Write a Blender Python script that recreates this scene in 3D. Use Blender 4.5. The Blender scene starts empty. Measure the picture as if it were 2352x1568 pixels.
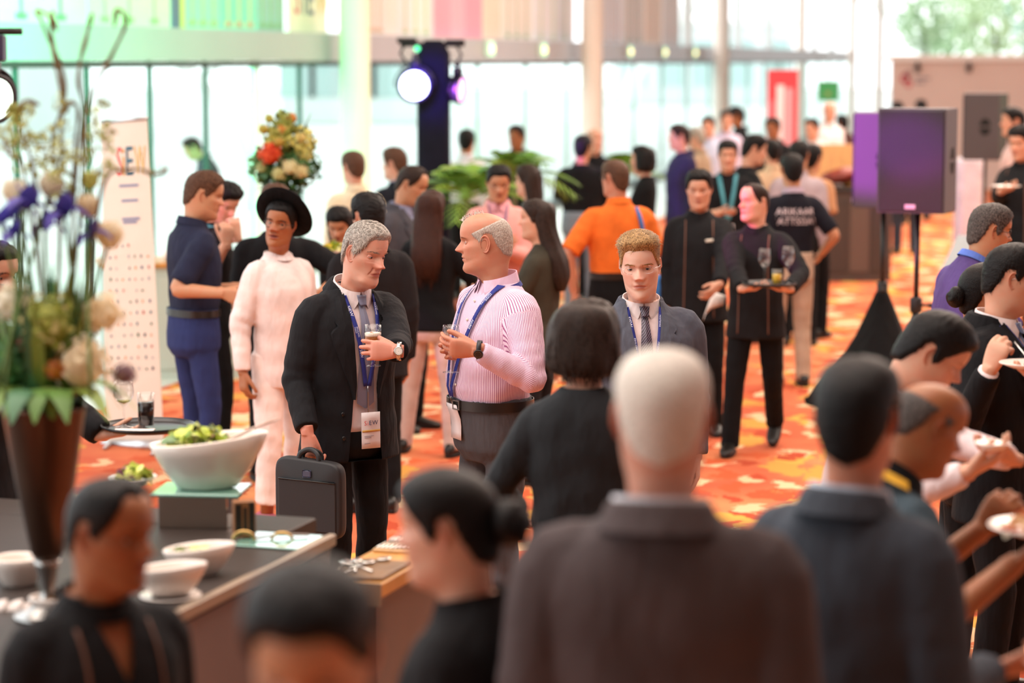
import bpy, math, random
import numpy as np
from mathutils import Vector, Matrix

random.seed(7)
rng = np.random.default_rng(7)
SC = bpy.context.scene
COL = SC.collection

# ------------------------------------------------------------------ camera, sky, lights, exposure
FPX = 85.0 / 36.0 * 2352.0          # focal length in pixels of the 2352 x 1568 frame
HC = 2.42                           # camera height
PITCH = math.atan((784.0 - 140.0) / FPX)
cam_d = bpy.data.cameras.new('camera')
cam = bpy.data.objects.new('camera', cam_d)
COL.objects.link(cam)
cam.location = (0, 0, HC)
cam.rotation_euler = (math.pi / 2 - PITCH, 0, 0)
cam_d.lens = 85.0
cam_d.sensor_width = 36.0
cam_d.clip_end = 400
cam_d.dof.use_dof = True
cam_d.dof.focus_distance = 9.85
cam_d.dof.aperture_fstop = 1.75
SC.camera = cam

world = bpy.data.worlds.new('sky')
SC.world = world
world.use_nodes = True
_n = world.node_tree.nodes['Background']
_n.inputs[0].default_value = (0.95, 0.985, 1.0, 1)
_n.inputs[1].default_value = 3.2

SC.view_settings.view_transform = 'Standard'
SC.view_settings.look = 'None'
SC.view_settings.gamma = 1.0
SC.view_settings.exposure = -0.32
SC.view_settings.use_curve_mapping = False
SC.cycles.use_denoising = True
SC.cycles.max_bounces = 8
SC.cycles.transparent_max_bounces = 24
SC.cycles.caustics_reflective = False
SC.cycles.caustics_refractive = False


def area(name, loc, size, energy, color, target):
    d = bpy.data.lights.new(name, 'AREA')
    d.shape = 'RECTANGLE'
    d.size, d.size_y = size
    d.energy = energy
    d.color = color
    o = bpy.data.objects.new(name, d)
    COL.objects.link(o)
    o.location = loc
    o.rotation_euler = (Vector(target) - Vector(loc)).to_track_quat('-Z', 'Y').to_euler()
    return o


# warm overhead fill added to brighten the hall; no ceiling lamps are seen
area('overhead_fill', (-1.0, 7.2, 6.5), (7, 8), 1100, (1.0, 0.90, 0.82), (-.2, 7.0, 0))
area('overhead_fill', (4.0, 16.0, 6.5), (6, 9), 1200, (1.0, 0.86, 0.74), (4, 16, 0))
area('overhead_fill', (8.0, 30.0, 6.5), (8, 14), 3000, (1.0, 0.86, 0.74), (8, 30, 0))


def at(u, v, Y):
    """World point seen at photo pixel (u, v) when it stands at forward distance Y."""
    dx, dy = (u - 1176.0) / FPX, (784.0 - v) / FPX
    cp, sp = math.cos(PITCH), math.sin(PITCH)
    d = (dx, cp + dy * sp, -sp + dy * cp)
    t = Y / d[1]
    return np.array([d[0] * t, Y, HC + d[2] * t])


# ------------------------------------------------------------------ materials
MATS = {}


def rgb(h):
    h = h.lstrip('#')
    c = [int(h[i:i + 2], 16) / 255.0 for i in (0, 2, 4)]
    return tuple(x / 12.92 if x <= 0.04045 else ((x + 0.055) / 1.055) ** 2.4 for x in c)


def newmat(name):
    m = bpy.data.materials.new(name)
    m.use_nodes = True
    nt = m.node_tree
    return m, nt, nt.nodes['Principled BSDF']


def noise_to(nt, scale, detail=3, coord='Object', stretch=None):
    tc = nt.nodes.new('ShaderNodeTexCoord')
    n = nt.nodes.new('ShaderNodeTexNoise')
    n.inputs['Scale'].default_value = scale
    n.inputs['Detail'].default_value = detail
    if stretch:
        mp = nt.nodes.new('ShaderNodeMapping')
        mp.inputs['Scale'].default_value = stretch
        nt.links.new(tc.outputs[coord], mp.inputs[0])
        nt.links.new(mp.outputs[0], n.inputs['Vector'])
    else:
        nt.links.new(tc.outputs[coord], n.inputs['Vector'])
    return n


def bump(nt, bs, src, strength, dist):
    b = nt.nodes.new('ShaderNodeBump')
    b.inputs['Strength'].default_value = strength
    b.inputs['Distance'].default_value = dist
    nt.links.new(src, b.inputs['Height'])
    nt.links.new(b.outputs[0], bs.inputs['Normal'])


def ramp(nt, src, stops, interp='LINEAR'):
    r = nt.nodes.new('ShaderNodeValToRGB')
    r.color_ramp.interpolation = interp
    e = r.color_ramp.elements
    while len(e) < len(stops):
        e.new(0.5)
    for k, (p, c) in enumerate(stops):
        e[k].position = p
        e[k].color = (*c, 1)
    nt.links.new(src, r.inputs[0])
    return r.outputs[0]


def M(name, col='#808080', rough=0.6, metal=0.0, var=0.0, vscale=8, bmp=0.0, bscale=60, bdist=0.002,
      emit=0.0, spec=0.5, stretch=None, sss=0.0, coat=0.0, sheen=0.0, detail=3):
    """Plain procedural material: colour with noise variation and fine relief."""
    if name in MATS:
        return MATS[name]
    m, nt, bs = newmat(name)
    c = rgb(col) if isinstance(col, str) else col
    bs.inputs['Base Color'].default_value = (*c, 1)
    bs.inputs['Roughness'].default_value = rough
    bs.inputs['Metallic'].default_value = metal
    bs.inputs['Specular IOR Level'].default_value = spec
    bs.inputs['Coat Weight'].default_value = coat
    bs.inputs['Sheen Weight'].default_value = sheen
    if sss:
        bs.inputs['Subsurface Weight'].default_value = sss
        bs.inputs['Subsurface Radius'].default_value = (0.012, 0.005, 0.003)
    if var:
        n = noise_to(nt, vscale, detail, stretch=stretch)
        lo = tuple(max(0, x * (1 - var)) for x in c)
        hi = tuple(min(1, x * (1 + var)) for x in c)
        nt.links.new(ramp(nt, n.outputs[0], [(0.3, lo), (0.7, hi)]), bs.inputs['Base Color'])
    if bmp:
        n = noise_to(nt, bscale, 4, stretch=stretch)
        bump(nt, bs, n.outputs[0], bmp, bdist)
    if emit:
        bs.inputs['Emission Color'].default_value = (*c, 1)
        bs.inputs['Emission Strength'].default_value = emit
    MATS[name] = m
    return m


def cloth(name, col, rough=0.85, weave=True):
    """Woven cloth: soft folds and a fine weave as relief."""
    if name in MATS:
        return MATS[name]
    m, nt, bs = newmat(name)
    c = rgb(col)
    if max(c) < .04:
        c = tuple(x * .62 for x in c)
    bs.inputs['Roughness'].default_value = rough
    bs.inputs['Specular IOR Level'].default_value = 0.2
    n = noise_to(nt, 9, 3)
    nt.links.new(ramp(nt, n.outputs[0], [(0.3, tuple(x * 0.86 for x in c)), (0.7, tuple(min(1, x * 1.12) for x in c))]),
                 bs.inputs['Base Color'])
    f = noise_to(nt, 14, 2, stretch=(1.6, 1.6, 0.55))
    w = noise_to(nt, 420, 1)
    mx = nt.nodes.new('ShaderNodeMath')
    mx.operation = 'MULTIPLY_ADD'
    mx.inputs[1].default_value = 0.05
    nt.links.new(w.outputs[0], mx.inputs[0])
    nt.links.new(f.outputs[0], mx.inputs[2])
    bump(nt, bs, mx.outputs[0], 0.55, 0.02)
    MATS[name] = m
    return m


def skin_mat(name, col, lipcol):
    if name in MATS:
        return MATS[name]
    m, nt, bs = newmat(name)
    c = rgb(col)
    bs.inputs['Roughness'].default_value = 0.48
    bs.inputs['Specular IOR Level'].default_value = 0.4
    bs.inputs['Subsurface Weight'].default_value = 0.12
    bs.inputs['Subsurface Radius'].default_value = (0.010, 0.004, 0.002)
    bs.inputs['Subsurface Scale'].default_value = 1.0
    n = noise_to(nt, 28, 4)
    red = (min(1, c[0] * 1.06), c[1] * 0.86, c[2] * 0.82)
    src = ramp(nt, n.outputs[0], [(0.35, c), (0.75, red)])
    fl = (min(1, c[0] * 1.0), c[1] * 0.70, c[2] * 0.68)
    for an, cc in (('flush', fl), ('lip', rgb(lipcol))):
        at_ = nt.nodes.new('ShaderNodeAttribute')
        at_.attribute_name = an
        mx = nt.nodes.new('ShaderNodeMix')
        mx.data_type = 'RGBA'
        nt.links.new(at_.outputs['Fac'], mx.inputs[0])
        nt.links.new(src, mx.inputs[6])
        mx.inputs[7].default_value = (*cc, 1)
        src = mx.outputs[2]
    nt.links.new(src, bs.inputs['Base Color'])
    f = noise_to(nt, 320, 3)
    bump(nt, bs, f.outputs[0], 0.25, 0.0012)
    MATS[name] = m
    return m


def hair_mat(name, dark, light, rough=0.5):
    if name in MATS:
        return MATS[name]
    m, nt, bs = newmat(name)
    bs.inputs['Roughness'].default_value = rough
    bs.inputs['Specular IOR Level'].default_value = 0.16
    n = noise_to(nt, 120, 3, stretch=(3, 1, 1))
    nt.links.new(ramp(nt, n.outputs[0], [(0.32, rgb(dark)), (0.7, rgb(light))]), bs.inputs['Base Color'])
    f = noise_to(nt, 190, 3, stretch=(2.5, 0.8, 1))
    bump(nt, bs, f.outputs[0], 0.7, 0.004)
    MATS[name] = m
    return m


def glass_mat(name='clear_glass', tint=(1, 1, 1), gloss=0.12, fixed=None):
    """Thin drinking-glass or window glass: see-through with fresnel reflection."""
    if name in MATS:
        return MATS[name]
    m = bpy.data.materials.new(name)
    m.use_nodes = True
    nt = m.node_tree
    nt.nodes.clear()
    o = nt.nodes.new('ShaderNodeOutputMaterial')
    t = nt.nodes.new('ShaderNodeBsdfTransparent')
    t.inputs[0].default_value = (*tint, 1)
    g = nt.nodes.new('ShaderNodeBsdfGlossy')
    g.inputs['Roughness'].default_value = 0.03
    lw = nt.nodes.new('ShaderNodeLayerWeight')
    lw.inputs[0].default_value = .5
    mx = nt.nodes.new('ShaderNodeMixShader')
    if fixed is None:
        pw = nt.nodes.new('ShaderNodeMath')
        pw.operation = 'POWER'
        pw.inputs[1].default_value = 3.5
        nt.links.new(lw.outputs['Facing'], pw.inputs[0])
        ma = nt.nodes.new('ShaderNodeMath')
        ma.operation = 'MULTIPLY_ADD'
        ma.inputs[1].default_value = .8
        ma.inputs[2].default_value = .045
        nt.links.new(pw.outputs[0], ma.inputs[0])
        nt.links.new(ma.outputs[0], mx.inputs[0])
    else:
        mx.inputs[0].default_value = fixed
    nt.links.new(t.outputs[0], mx.inputs[1])
    nt.links.new(g.outputs[0], mx.inputs[2])
    nt.links.new(mx.outputs[0], o.inputs[0])
    MATS[name] = m
    return m


# ------------------------------------------------------------------ mesh helpers
def nrm(v):
    v = np.asarray(v, float)
    return v / (np.linalg.norm(v) + 1e-12)


class Geo:
    """Collects vertices and faces (with material slots) into one mesh object."""

    def __init__(self):
        self.V, self.F, self.Mi, self.n = [], [], [], 0

    def add(self, V, F, mi=0):
        V = np.asarray(V, float).reshape(-1, 3)
        self.V.append(V)
        o = self.n
        self.F.extend([tuple(i + o for i in f) for f in F])
        self.Mi.extend([mi] * len(F) if np.isscalar(mi) else list(mi))
        self.n += len(V)
        return self

    def verts(self):
        return np.concatenate(self.V) if self.V else np.zeros((0, 3))

    def xf(self, R, t=(0, 0, 0)):
        R = np.asarray(R)
        self.V = [v @ R.T + np.asarray(t) for v in self.V]
        return self

    def build(self, name, mats, parent=None, smooth=True, loc=None, mw=None):
        me = bpy.data.meshes.new(name)
        me.from_pydata(self.verts().tolist(), [], self.F)
        for m in (mats if isinstance(mats, (list, tuple)) else [mats]):
            me.materials.append(m)
        if any(self.Mi):
            me.polygons.foreach_set('material_index', np.array(self.Mi, np.int32))
        if smooth:
            me.polygons.foreach_set('use_smooth', np.ones(len(me.polygons), bool))
            if smooth == 'auto':
                me.set_sharp_from_angle(angle=math.radians(38))
        me.update()
        o = bpy.data.objects.new(name, me)
        COL.objects.link(o)
        if parent is not None:
            o.parent = parent
        if loc is not None:
            o.location = loc
        return o


def loft(rings, cap=True, closed=True):
    """Skin a list of rings (each n x 3)."""
    R = np.asarray(rings, float)
    m, n = R.shape[:2]
    V = R.reshape(-1, 3)
    F = []
    for i in range(m - 1):
        for j in range(n if closed else n - 1):
            k = (j + 1) % n
            F.append((i * n + j, i * n + k, (i + 1) * n + k, (i + 1) * n + j))
    if cap and closed:
        V = np.vstack([V, R[0].mean(0), R[-1].mean(0)])
        a, b = m * n, m * n + 1
        for j in range(n):
            k = (j + 1) % n
            F.append((a, k, j))
            F.append((b, (m - 1) * n + j, (m - 1) * n + k))
    return V, F


def ell(c, a, b, ux, uy, n=20, p=2.0):
    t = np.linspace(0, 2 * math.pi, n, endpoint=False)
    ct, st = np.cos(t), np.sin(t)
    e = 2.0 / p
    x = a * np.sign(ct) * np.abs(ct) ** e
    y = b * np.sign(st) * np.abs(st) ** e
    return np.asarray(c) + x[:, None] * np.asarray(ux) + y[:, None] * np.asarray(uy)


def catmull(P, m):
    """Smooth resample of control points P (k x d) to m points."""
    P = np.asarray(P, float)
    k = len(P)
    Q = np.vstack([2 * P[0] - P[1], P, 2 * P[-1] - P[-2]])
    out = []
    for s in np.linspace(0, k - 1, m):
        i = min(int(s), k - 2)
        t = s - i
        p0, p1, p2, p3 = Q[i], Q[i + 1], Q[i + 2], Q[i + 3]
        out.append(0.5 * (2 * p1 + (p2 - p0) * t + (2 * p0 - 5 * p1 + 4 * p2 - p3) * t * t + (3 * p1 - p0 - 3 * p2 + p3) * t ** 3))
    return np.array(out)


def tube(pts, rad, n=10, hint=(0, 0, 1), cap=True, flat=None, p=2.0, round_end=False):
    """Tube along a path; rad: radius per point (or pairs)."""
    P = np.asarray(pts, float)
    m = len(P)
    rad = np.asarray(rad, float)
    if rad.ndim == 0:
        rad = np.full(m, float(rad))
    if rad.ndim == 1:
        rad = np.stack([rad, rad], 1)
    T = np.gradient(P, axis=0)
    T /= np.linalg.norm(T, axis=1)[:, None] + 1e-12
    h = np.asarray(hint, float)
    if abs(np.dot(nrm(h), T[0])) > 0.95:
        h = np.array([1.0, 0.1, 0]) if abs(T[0][0]) < 0.9 else np.array([0, 1.0, 0.1])
    u = nrm(h - np.dot(h, T[0]) * T[0])
    rings = []
    for i in range(m):
        u = nrm(u - np.dot(u, T[i]) * T[i])
        w = np.cross(T[i], u)
        rings.append(ell(P[i], rad[i, 0], rad[i, 1], w, u, n, p))
    if round_end:
        e = P[-1] + T[-1] * rad[-1, 0] * 0.6
        w = np.cross(T[-1], u)
        rings.append(ell(e, rad[-1, 0] * 0.7, rad[-1, 1] * 0.7, w, u, n, p))
        rings.append(ell(P[-1] + T[-1] * rad[-1, 0] * 0.9, rad[-1, 0] * 0.3, rad[-1, 1] * 0.3, w, u, n, p))
    return loft(rings, cap)


def lathe(prof, n=24, axis=(0, 0, 0)):
    """Revolve (r, z) points about the vertical."""
    rings = []
    t = np.linspace(0, 2 * math.pi, n, endpoint=False)
    for r, z in prof:
        rings.append(np.stack([np.cos(t) * r + axis[0], np.sin(t) * r + axis[1], np.full(n, z + axis[2])], 1))
    return loft(rings, cap=True)


def box(x0, x1, y0, y1, z0, z1, bev=0.0):
    if bev <= 0:
        V = [(x, y, z) for z in (z0, z1) for y in (y0, y1) for x in (x0, x1)]
        F = [(0, 2, 3, 1), (4, 5, 7, 6), (0, 1, 5, 4), (2, 6, 7, 3), (0, 4, 6, 2), (1, 3, 7, 5)]
        return V, F
    b = bev
    rings = []
    for z, s in ((z0, b), (z0 + b, 0), (z1 - b, 0), (z1, b)):
        X0, X1, Y0, Y1 = x0 + s, x1 - s, y0 + s, y1 - s
        q = b
        rings.append([(X0 + q, Y0, z), (X1 - q, Y0, z), (X1, Y0 + q, z), (X1, Y1 - q, z),
                      (X1 - q, Y1, z), (X0 + q, Y1, z), (X0, Y1 - q, z), (X0, Y0 + q, z)])
    return loft(rings)


def sphere(c, r, n=12, m=8, sc=(1, 1, 1)):
    V, F = [], []
    t = np.linspace(0, 2 * math.pi, n, endpoint=False)
    rings = []
    for k in range(1, m):
        a = math.pi * k / m
        rings.append(np.stack([np.cos(t) * math.sin(a) * r * sc[0], np.sin(t) * math.sin(a) * r * sc[1],
                               np.full(n, -math.cos(a) * r * sc[2])], 1))
    V, F = loft(rings)
    V[-2] = (0, 0, -r * sc[2])
    V[-1] = (0, 0, r * sc[2])
    return V + np.asarray(c), F


def strip(L, Rr, th=0.0, nrmv=None):
    """Ribbon between two polylines, optional thickness along given normals."""
    L, Rr = np.asarray(L, float), np.asarray(Rr, float)
    m = len(L)
    if th <= 0:
        V = np.vstack([L, Rr])
        return V, [(i, i + 1, m + i + 1, m + i) for i in range(m - 1)]
    N = np.asarray(nrmv, float)
    if N.ndim == 1:
        N = np.tile(N, (m, 1))
    rings = [np.array([L[i], Rr[i], Rr[i] + N[i] * th, L[i] + N[i] * th]) for i in range(m)]
    return loft(rings)


_tmp = None


def remesh(V, F, voxel, smooth=3, fac=0.5):
    """Fuse overlapping closed shells into one continuous skin (voxel remesh + smoothing)."""
    global _tmp
    me = bpy.data.meshes.new('tmp')
    me.from_pydata(np.asarray(V).tolist(), [], F)
    me.remesh_voxel_size = voxel
    o = bpy.data.objects.new('tmp', me)
    COL.objects.link(o)
    md = o.modifiers.new('r', 'REMESH')
    md.mode = 'VOXEL'
    md.voxel_size = voxel
    if smooth:
        sm = o.modifiers.new('s', 'SMOOTH')
        sm.iterations = smooth
        sm.factor = fac
    dg = bpy.context.evaluated_depsgraph_get()
    ev = o.evaluated_get(dg)
    m2 = ev.to_mesh()
    nv = len(m2.vertices)
    VV = np.empty(nv * 3)
    m2.vertices.foreach_get('co', VV)
    LI = np.empty(len(m2.loops), np.int32)
    m2.loops.foreach_get('vertex_index', LI)
    np_ = len(m2.polygons)
    LT = np.empty(np_, np.int32)
    m2.polygons.foreach_get('loop_total', LT)
    ev.to_mesh_clear()
    bpy.data.objects.remove(o)
    bpy.data.meshes.remove(me)
    if (LT == 4).all():
        FF = [tuple(r) for r in LI.reshape(-1, 4).tolist()]
    else:
        FF, k = [], 0
        for c in LT:
            FF.append(tuple(LI[k:k + c].tolist()))
            k += c
    return VV.reshape(-1, 3), FF


def text_geo(s, size=1.0, res=2):
    """Flat letters as a mesh: returns V (x along, y up), F, width."""
    cu = bpy.data.curves.new('t', 'FONT')
    cu.body = s
    cu.size = size
    cu.resolution_u = res
    o = bpy.data.objects.new('t', cu)
    COL.objects.link(o)
    dg = bpy.context.evaluated_depsgraph_get()
    me = bpy.data.meshes.new_from_object(o.evaluated_get(dg))
    V = np.array([v.co[:] for v in me.vertices]).reshape(-1, 3)
    F = [tuple(p.vertices) for p in me.polygons]
    bpy.data.objects.remove(o)
    bpy.data.curves.remove(cu)
    bpy.data.meshes.remove(me)
    return V, F, (V[:, 0].max() if len(V) else 0)


def empty(name, loc=(0, 0, 0), rz=0.0, label=None, cat=None, group=None):
    o = bpy.data.objects.new(name, None)
    o.empty_display_size = 0.1
    COL.objects.link(o)
    o.location = loc
    o.rotation_euler = (0, 0, rz)
    tag(o, label, cat, group)
    return o


def tag(o, label=None, cat=None, group=None, kind=None):
    if label:
        o['label'] = label
    if cat:
        o['category'] = cat
    if group:
        o['group'] = group
    if kind:
        o['kind'] = kind
    return o


def rotz(a):
    c, s = math.cos(a), math.sin(a)
    return np.array([[c, -s, 0], [s, c, 0], [0, 0, 1]])


def rotx(a):
    c, s = math.cos(a), math.sin(a)
    return np.array([[1, 0, 0], [0, c, -s], [0, s, c]])


def roty(a):
    c, s = math.cos(a), math.sin(a)
    return np.array([[c, 0, s], [0, 1, 0], [-s, 0, c]])


def sstep(x, a, b):
    t = np.clip((np.asarray(x, float) - a) / (b - a), 0, 1)
    return t * t * (3 - 2 * t)


def D2R(a):
    return a * math.pi / 180.0
# ------------------------------------------------------------------ heads
HEAD_ROWS = np.array([  # front y, front z, back y, back z, half width
    (.022, -.150, -.088, -.120, .072), (.018, -.100, -.082, -.070, .060), (.022, -.055, -.080, -.025, .056),
    (.032, -.024, -.083, .012, .056), (.058, -.009, -.088, .036, .0575), (.080, -.001, -.094, .053, .0600),
    (.0885, .011, -.098, .069, .0625), (.0885, .027, -.100, .084, .0655), (.0855, .041, -.1015, .096, .0685),
    (.0890, .055, -.1025, .107, .0705), (.0905, .069, -.1035, .117, .0722), (.0905, .083, -.1035, .126, .0735),
    (.0910, .097, -.1035, .136, .0743), (.0895, .111, -.1030, .145, .0748), (.0880, .125, -.1020, .153, .0750),
    (.0930, .140, -.1000, .162, .0752), (.0955, .156, -.0970, .171, .0755), (.0935, .173, -.0920, .181, .0745),
    (.0875, .191, -.0830, .193, .0710), (.0730, .209, -.0680, .207, .0625), (.0480, .223, -.0460, .219, .0460),
    (.0200, .2295, -.0220, .2275, .0230), (.0030, .2315, -.0030, .2310, .0040)])


def gz(d, s):
    return np.exp(-0.5 * (d / s) ** 2)


def head_grid(p, m, n):
    R = catmull(HEAD_ROWS, m)
    q = np.linspace(-1, 1, n, endpoint=False)
    a = math.pi * np.sign(q) * np.abs(q) ** 1.22
    A = np.tile(a, (m, 1))
    s = (1 - np.cos(A)) / 2
    yf, zf, yb, zb, w = [R[:, k][:, None] for k in range(5)]
    X = w * np.sin(A) * p.get('w', 1.0)
    Y = yf + (yb - yf) * s
    Z = zf + (zb - zf) * s
    fr = sstep(np.cos(A), 0.05, 0.6)
    ax = np.abs(X)
    # jaw angle, cheekbones, temples
    X += np.sign(X) * (p.get('jaw', 0.004) * gz(Z - .045, .022) * gz(np.abs(A) - 1.35, .45))
    X -= np.sign(X) * (p.get('hollow', 0.003) * gz(Z - .062, .018) * gz(np.abs(A) - 0.95, .28))
    X += np.sign(X) * .0025 * gz(Z - .103, .012) * gz(np.abs(A) - 0.95, .3)
    X -= np.sign(X) * .0025 * gz(Z - .150, .016) * gz(np.abs(A) - 0.95, .25)
    X *= 1 - p.get('narrow_chin', 0.10) * gz(Z - .005, .028) * fr
    # eye sockets, brow ridge
    ex, ez = .0315, .1215
    Y -= fr * p.get('socket', .0095) * gz(ax - ex, .0150) * gz(Z - ez, .0100)
    Y -= fr * .004 * gz(ax - .017, .007) * gz(Z - .122, .012)
    Y += fr * p.get('brow', .0035) * gz(ax - .028, .018) * gz(Z - .1395, .0065)
    # nose
    nl = p.get('nose', 1.0)
    nw = p.get('nosew', 1.0)
    t = np.clip((.131 - Z) / (.131 - .0905), 0, 1.0)
    prot = (.004 + .0215 * t ** 1.25) * nl
    prot = np.where(Z > .131, .004 * nl * np.exp(-((Z - .131) / .008) ** 2), prot)
    prot = np.where(Z < .0935, (.0233 + .0007) * nl * np.exp(-(np.clip(.0935 - Z, 0, 1) / .0100) ** 2.6), prot)
    sx = (.0066 + .0062 * t) * nw
    Y += fr * prot * np.exp(-(ax / (sx * 1.35)) ** 2.6)
    Y += fr * .0100 * nl * gz(ax - .0135 * nw, .0048) * gz(Z - .0865, .0052)
    Y -= fr * .0040 * gz(ax - .0075, .0035) * gz(Z - .0800, .0026)
    Y -= fr * .0035 * gz(ax - .0225 * nw, .005) * gz(Z - .084, .010)
    # lips
    mw = p.get('mouthw', 1.0)
    mz = .0575
    mo = p.get('mouth_open', 0.0)
    lf = np.exp(-(ax / (.0235 * mw)) ** 4)
    curve = .10 * p.get('frown', 0.3) * ax
    zz = Z + curve
    Y += fr * lf * (.0046 * p.get('lips', 1) * gz(zz - (mz + .0068 + mo * .3), .0040) + .0056 * p.get('lips', 1) * gz(zz - (mz - .0072 - mo * .6), .0048))
    Y -= fr * lf * (.0042 + mo * 1.6) * gz(zz - mz + mo * .2, .0017 + mo * .45)
    Y -= fr * .0016 * gz(ax, .003) * gz(Z - .0735, .0040)
    Y -= fr * .0020 * gz(ax - .0265 * mw, .0045) * gz(Z - mz, .0055)
    Y += fr * .0030 * gz(ax, .013) * gz(Z - .0170, .0090)
    # nasolabial fold and age lines
    ag = p.get('age', 0.0)
    if ag:
        fx = .0185 + (.083 - Z) * .42
        Y -= fr * ag * .0030 * gz(ax - fx, .0026) * sstep(Z, .045, .060) * sstep(.092 - Z, 0, .012)
        for k in range(4):
            zc = .1585 + k * .0072 + .004 * np.cos(ax * 70)
            Y -= fr * ag * .0011 * gz(Z - zc, .0011) * sstep(.045 - ax, 0, .02)
        Y -= fr * ag * .0016 * gz(ax - .031, .013) * gz(Z - .1045 + 10 * (ax - .031) ** 2, .0022)
        X += np.sign(X) * ag * .004 * gz(Z - .020, .010) * gz(np.abs(A) - 0.85, .22)
    Y = Y * p.get('d', 1.0)
    P = np.stack([X, Y, Z], 2)
    T1 = np.roll(P, -1, 1) - np.roll(P, 1, 1)
    T2 = np.gradient(P, axis=0)
    N = np.cross(T1, T2)
    if (N[m // 2, 0] * P[m // 2, 0]).sum() < 0:
        N = -N
    N /= np.linalg.norm(N, axis=2)[:, :, None] + 1e-12
    return P, N, A


def grid_faces(m, n, keep=None):
    F = []
    for i in range(m - 1):
        for j in range(n):
            k = (j + 1) % n
            if keep is None or (keep[i, j] or keep[i, k] or keep[i + 1, j] or keep[i + 1, k]):
                F.append((i * n + j, i * n + k, (i + 1) * n + k, (i + 1) * n + j))
    return F


def compact(V, F):
    used = np.zeros(len(V), bool)
    for f in F:
        used[list(f)] = True
    ix = np.cumsum(used) - 1
    return V[used], [tuple(int(ix[i]) for i in f) for f in F]


HAIRLINES = {
    'normal': [(0, .190), (30, .190), (46, .178), (58, .152), (70, .122), (80, .108), (86, .118), (90, .146), (106, .147), (116, .100), (135, .058), (180, .040)],
    'low': [(0, .182), (34, .180), (50, .165), (62, .140), (72, .105), (82, .092), (87, .110), (92, .144), (106, .146), (116, .092), (135, .045), (180, .028)],
    'high': [(0, .205), (22, .212), (40, .205), (55, .170), (68, .130), (80, .105), (86, .118), (90, .146), (106, .147), (116, .100), (135, .055), (180, .040)],
    'bald': [(0, .260), (40, .250), (50, .225), (58, .165), (66, .135), (78, .110), (86, .122), (90, .146), (106, .147), (116, .100), (135, .060), (180, .045)],
}


def hair_shell(p, P, N, A):
    """Hair as a skin lifted off the scalp inside the hairline."""
    st = p.get('hair', 'normal')
    hl = HAIRLINES.get(p.get('line', st if st in HAIRLINES else 'normal'))
    deg = np.degrees(np.abs(A))
    zl = np.interp(deg, [k for k, _ in hl], [z for _, z in hl])
    Z, Y, X = P[:, :, 2], P[:, :, 1], P[:, :, 0]
    mask = Z - zl
    if st == 'bald':
        crown = p.get('crown', -.045)
        mask = np.minimum(mask, (p.get('cz', .186) - p.get('cs', .42) * Y) - Z)
    top, side = p.get('top', .022), p.get('side', .010)
    up = np.clip(N[:, :, 2], 0, 1)
    T = side + (top - side) * up ** 1.2
    if p.get('quiff'):
        T = T + p['quiff'] * gz(Y - .060, .035) * sstep(Z, .185, .205)
    if p.get('part') is not None:
        T = T - .006 * gz(X - p['part'], .006) * sstep(Z, .18, .2)
    nz = np.sin(X * 190 + 3 * np.sin(Z * 120 + Y * 60)) * np.sin(Z * 160 + 2.5 * np.sin(Y * 130)) + .6 * np.sin(Y * 240 + X * 170) * np.sin(Z * 210 + X * 90)
    T = T * (1 + p.get('rough', .16) * nz)
    off = -.006 + (T + .006) * sstep(mask, -.004, p.get('feather', .018))
    V = P + N * off[:, :, None]
    keep = mask > -.006
    return V, keep, mask


def strands(V, N, n, rngl, flow, length, width=.0011, lift=.25):
    """Fine locks laid over the hair volume."""
    idx = rngl.integers(0, len(V), n)
    L, Rr, F = [], [], []
    out = []
    for k, i in enumerate(idx):
        p0, nn = V[i], N[i]
        f = flow(p0, nn) + rngl.normal(0, .22, 3)
        f = nrm(f - np.dot(f, nn) * nn)
        ln = length * rngl.uniform(.5, 1.2)
        sd = np.cross(nn, f) * width
        p1 = p0 + f * ln * .5 + nn * ln * lift * .5
        p2 = p0 + f * ln + nn * ln * (lift * .4) - nn * ln * ln * 3.2
        b = len(out)
        out += [p0 - sd, p0 + sd, p1 - sd * .8, p1 + sd * .8, p2]
        F += [(b, b + 1, b + 3, b + 2), (b + 2, b + 3, b + 4)]
    return np.array(out), F


def ear(side, n=18):
    """Ear with raised helix, hollow concha and lobe."""
    V, F = [], []
    rs = [0, .18, .40, .50, .60, .70, .78, .88, .97, 1.0, .8]
    hs = [-.006, -.006, -.004, .004, .006, .0035, .004, .0095, .0085, .002, -.006]
    t = np.linspace(0, 2 * math.pi, n, endpoint=False)
    rings = []
    for r, h in zip(rs[1:], hs[1:]):
        lob = np.where(np.sin(t) < -.3, .86, 1.0)
        e = np.where(np.sin(t) < -.55, .5, 1.0)
        y = -r * .0175 * np.cos(t) * lob - .003 * r * np.sin(t)
        z = r * .0315 * np.sin(t) - .004 * (1 - r)
        x = h * e + .010 * (r * (-np.cos(t)) * -.5 + .3) * 0 + r * .010 * np.clip(np.cos(t), -1, 1)
        rings.append(np.stack([x, y, z], 1))
    rings = np.array(rings)
    Vv, F = loft(rings)
    Vv[:, 0] *= side
    if side > 0:
        F = [f[::-1] for f in F]
    return Vv, F


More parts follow.
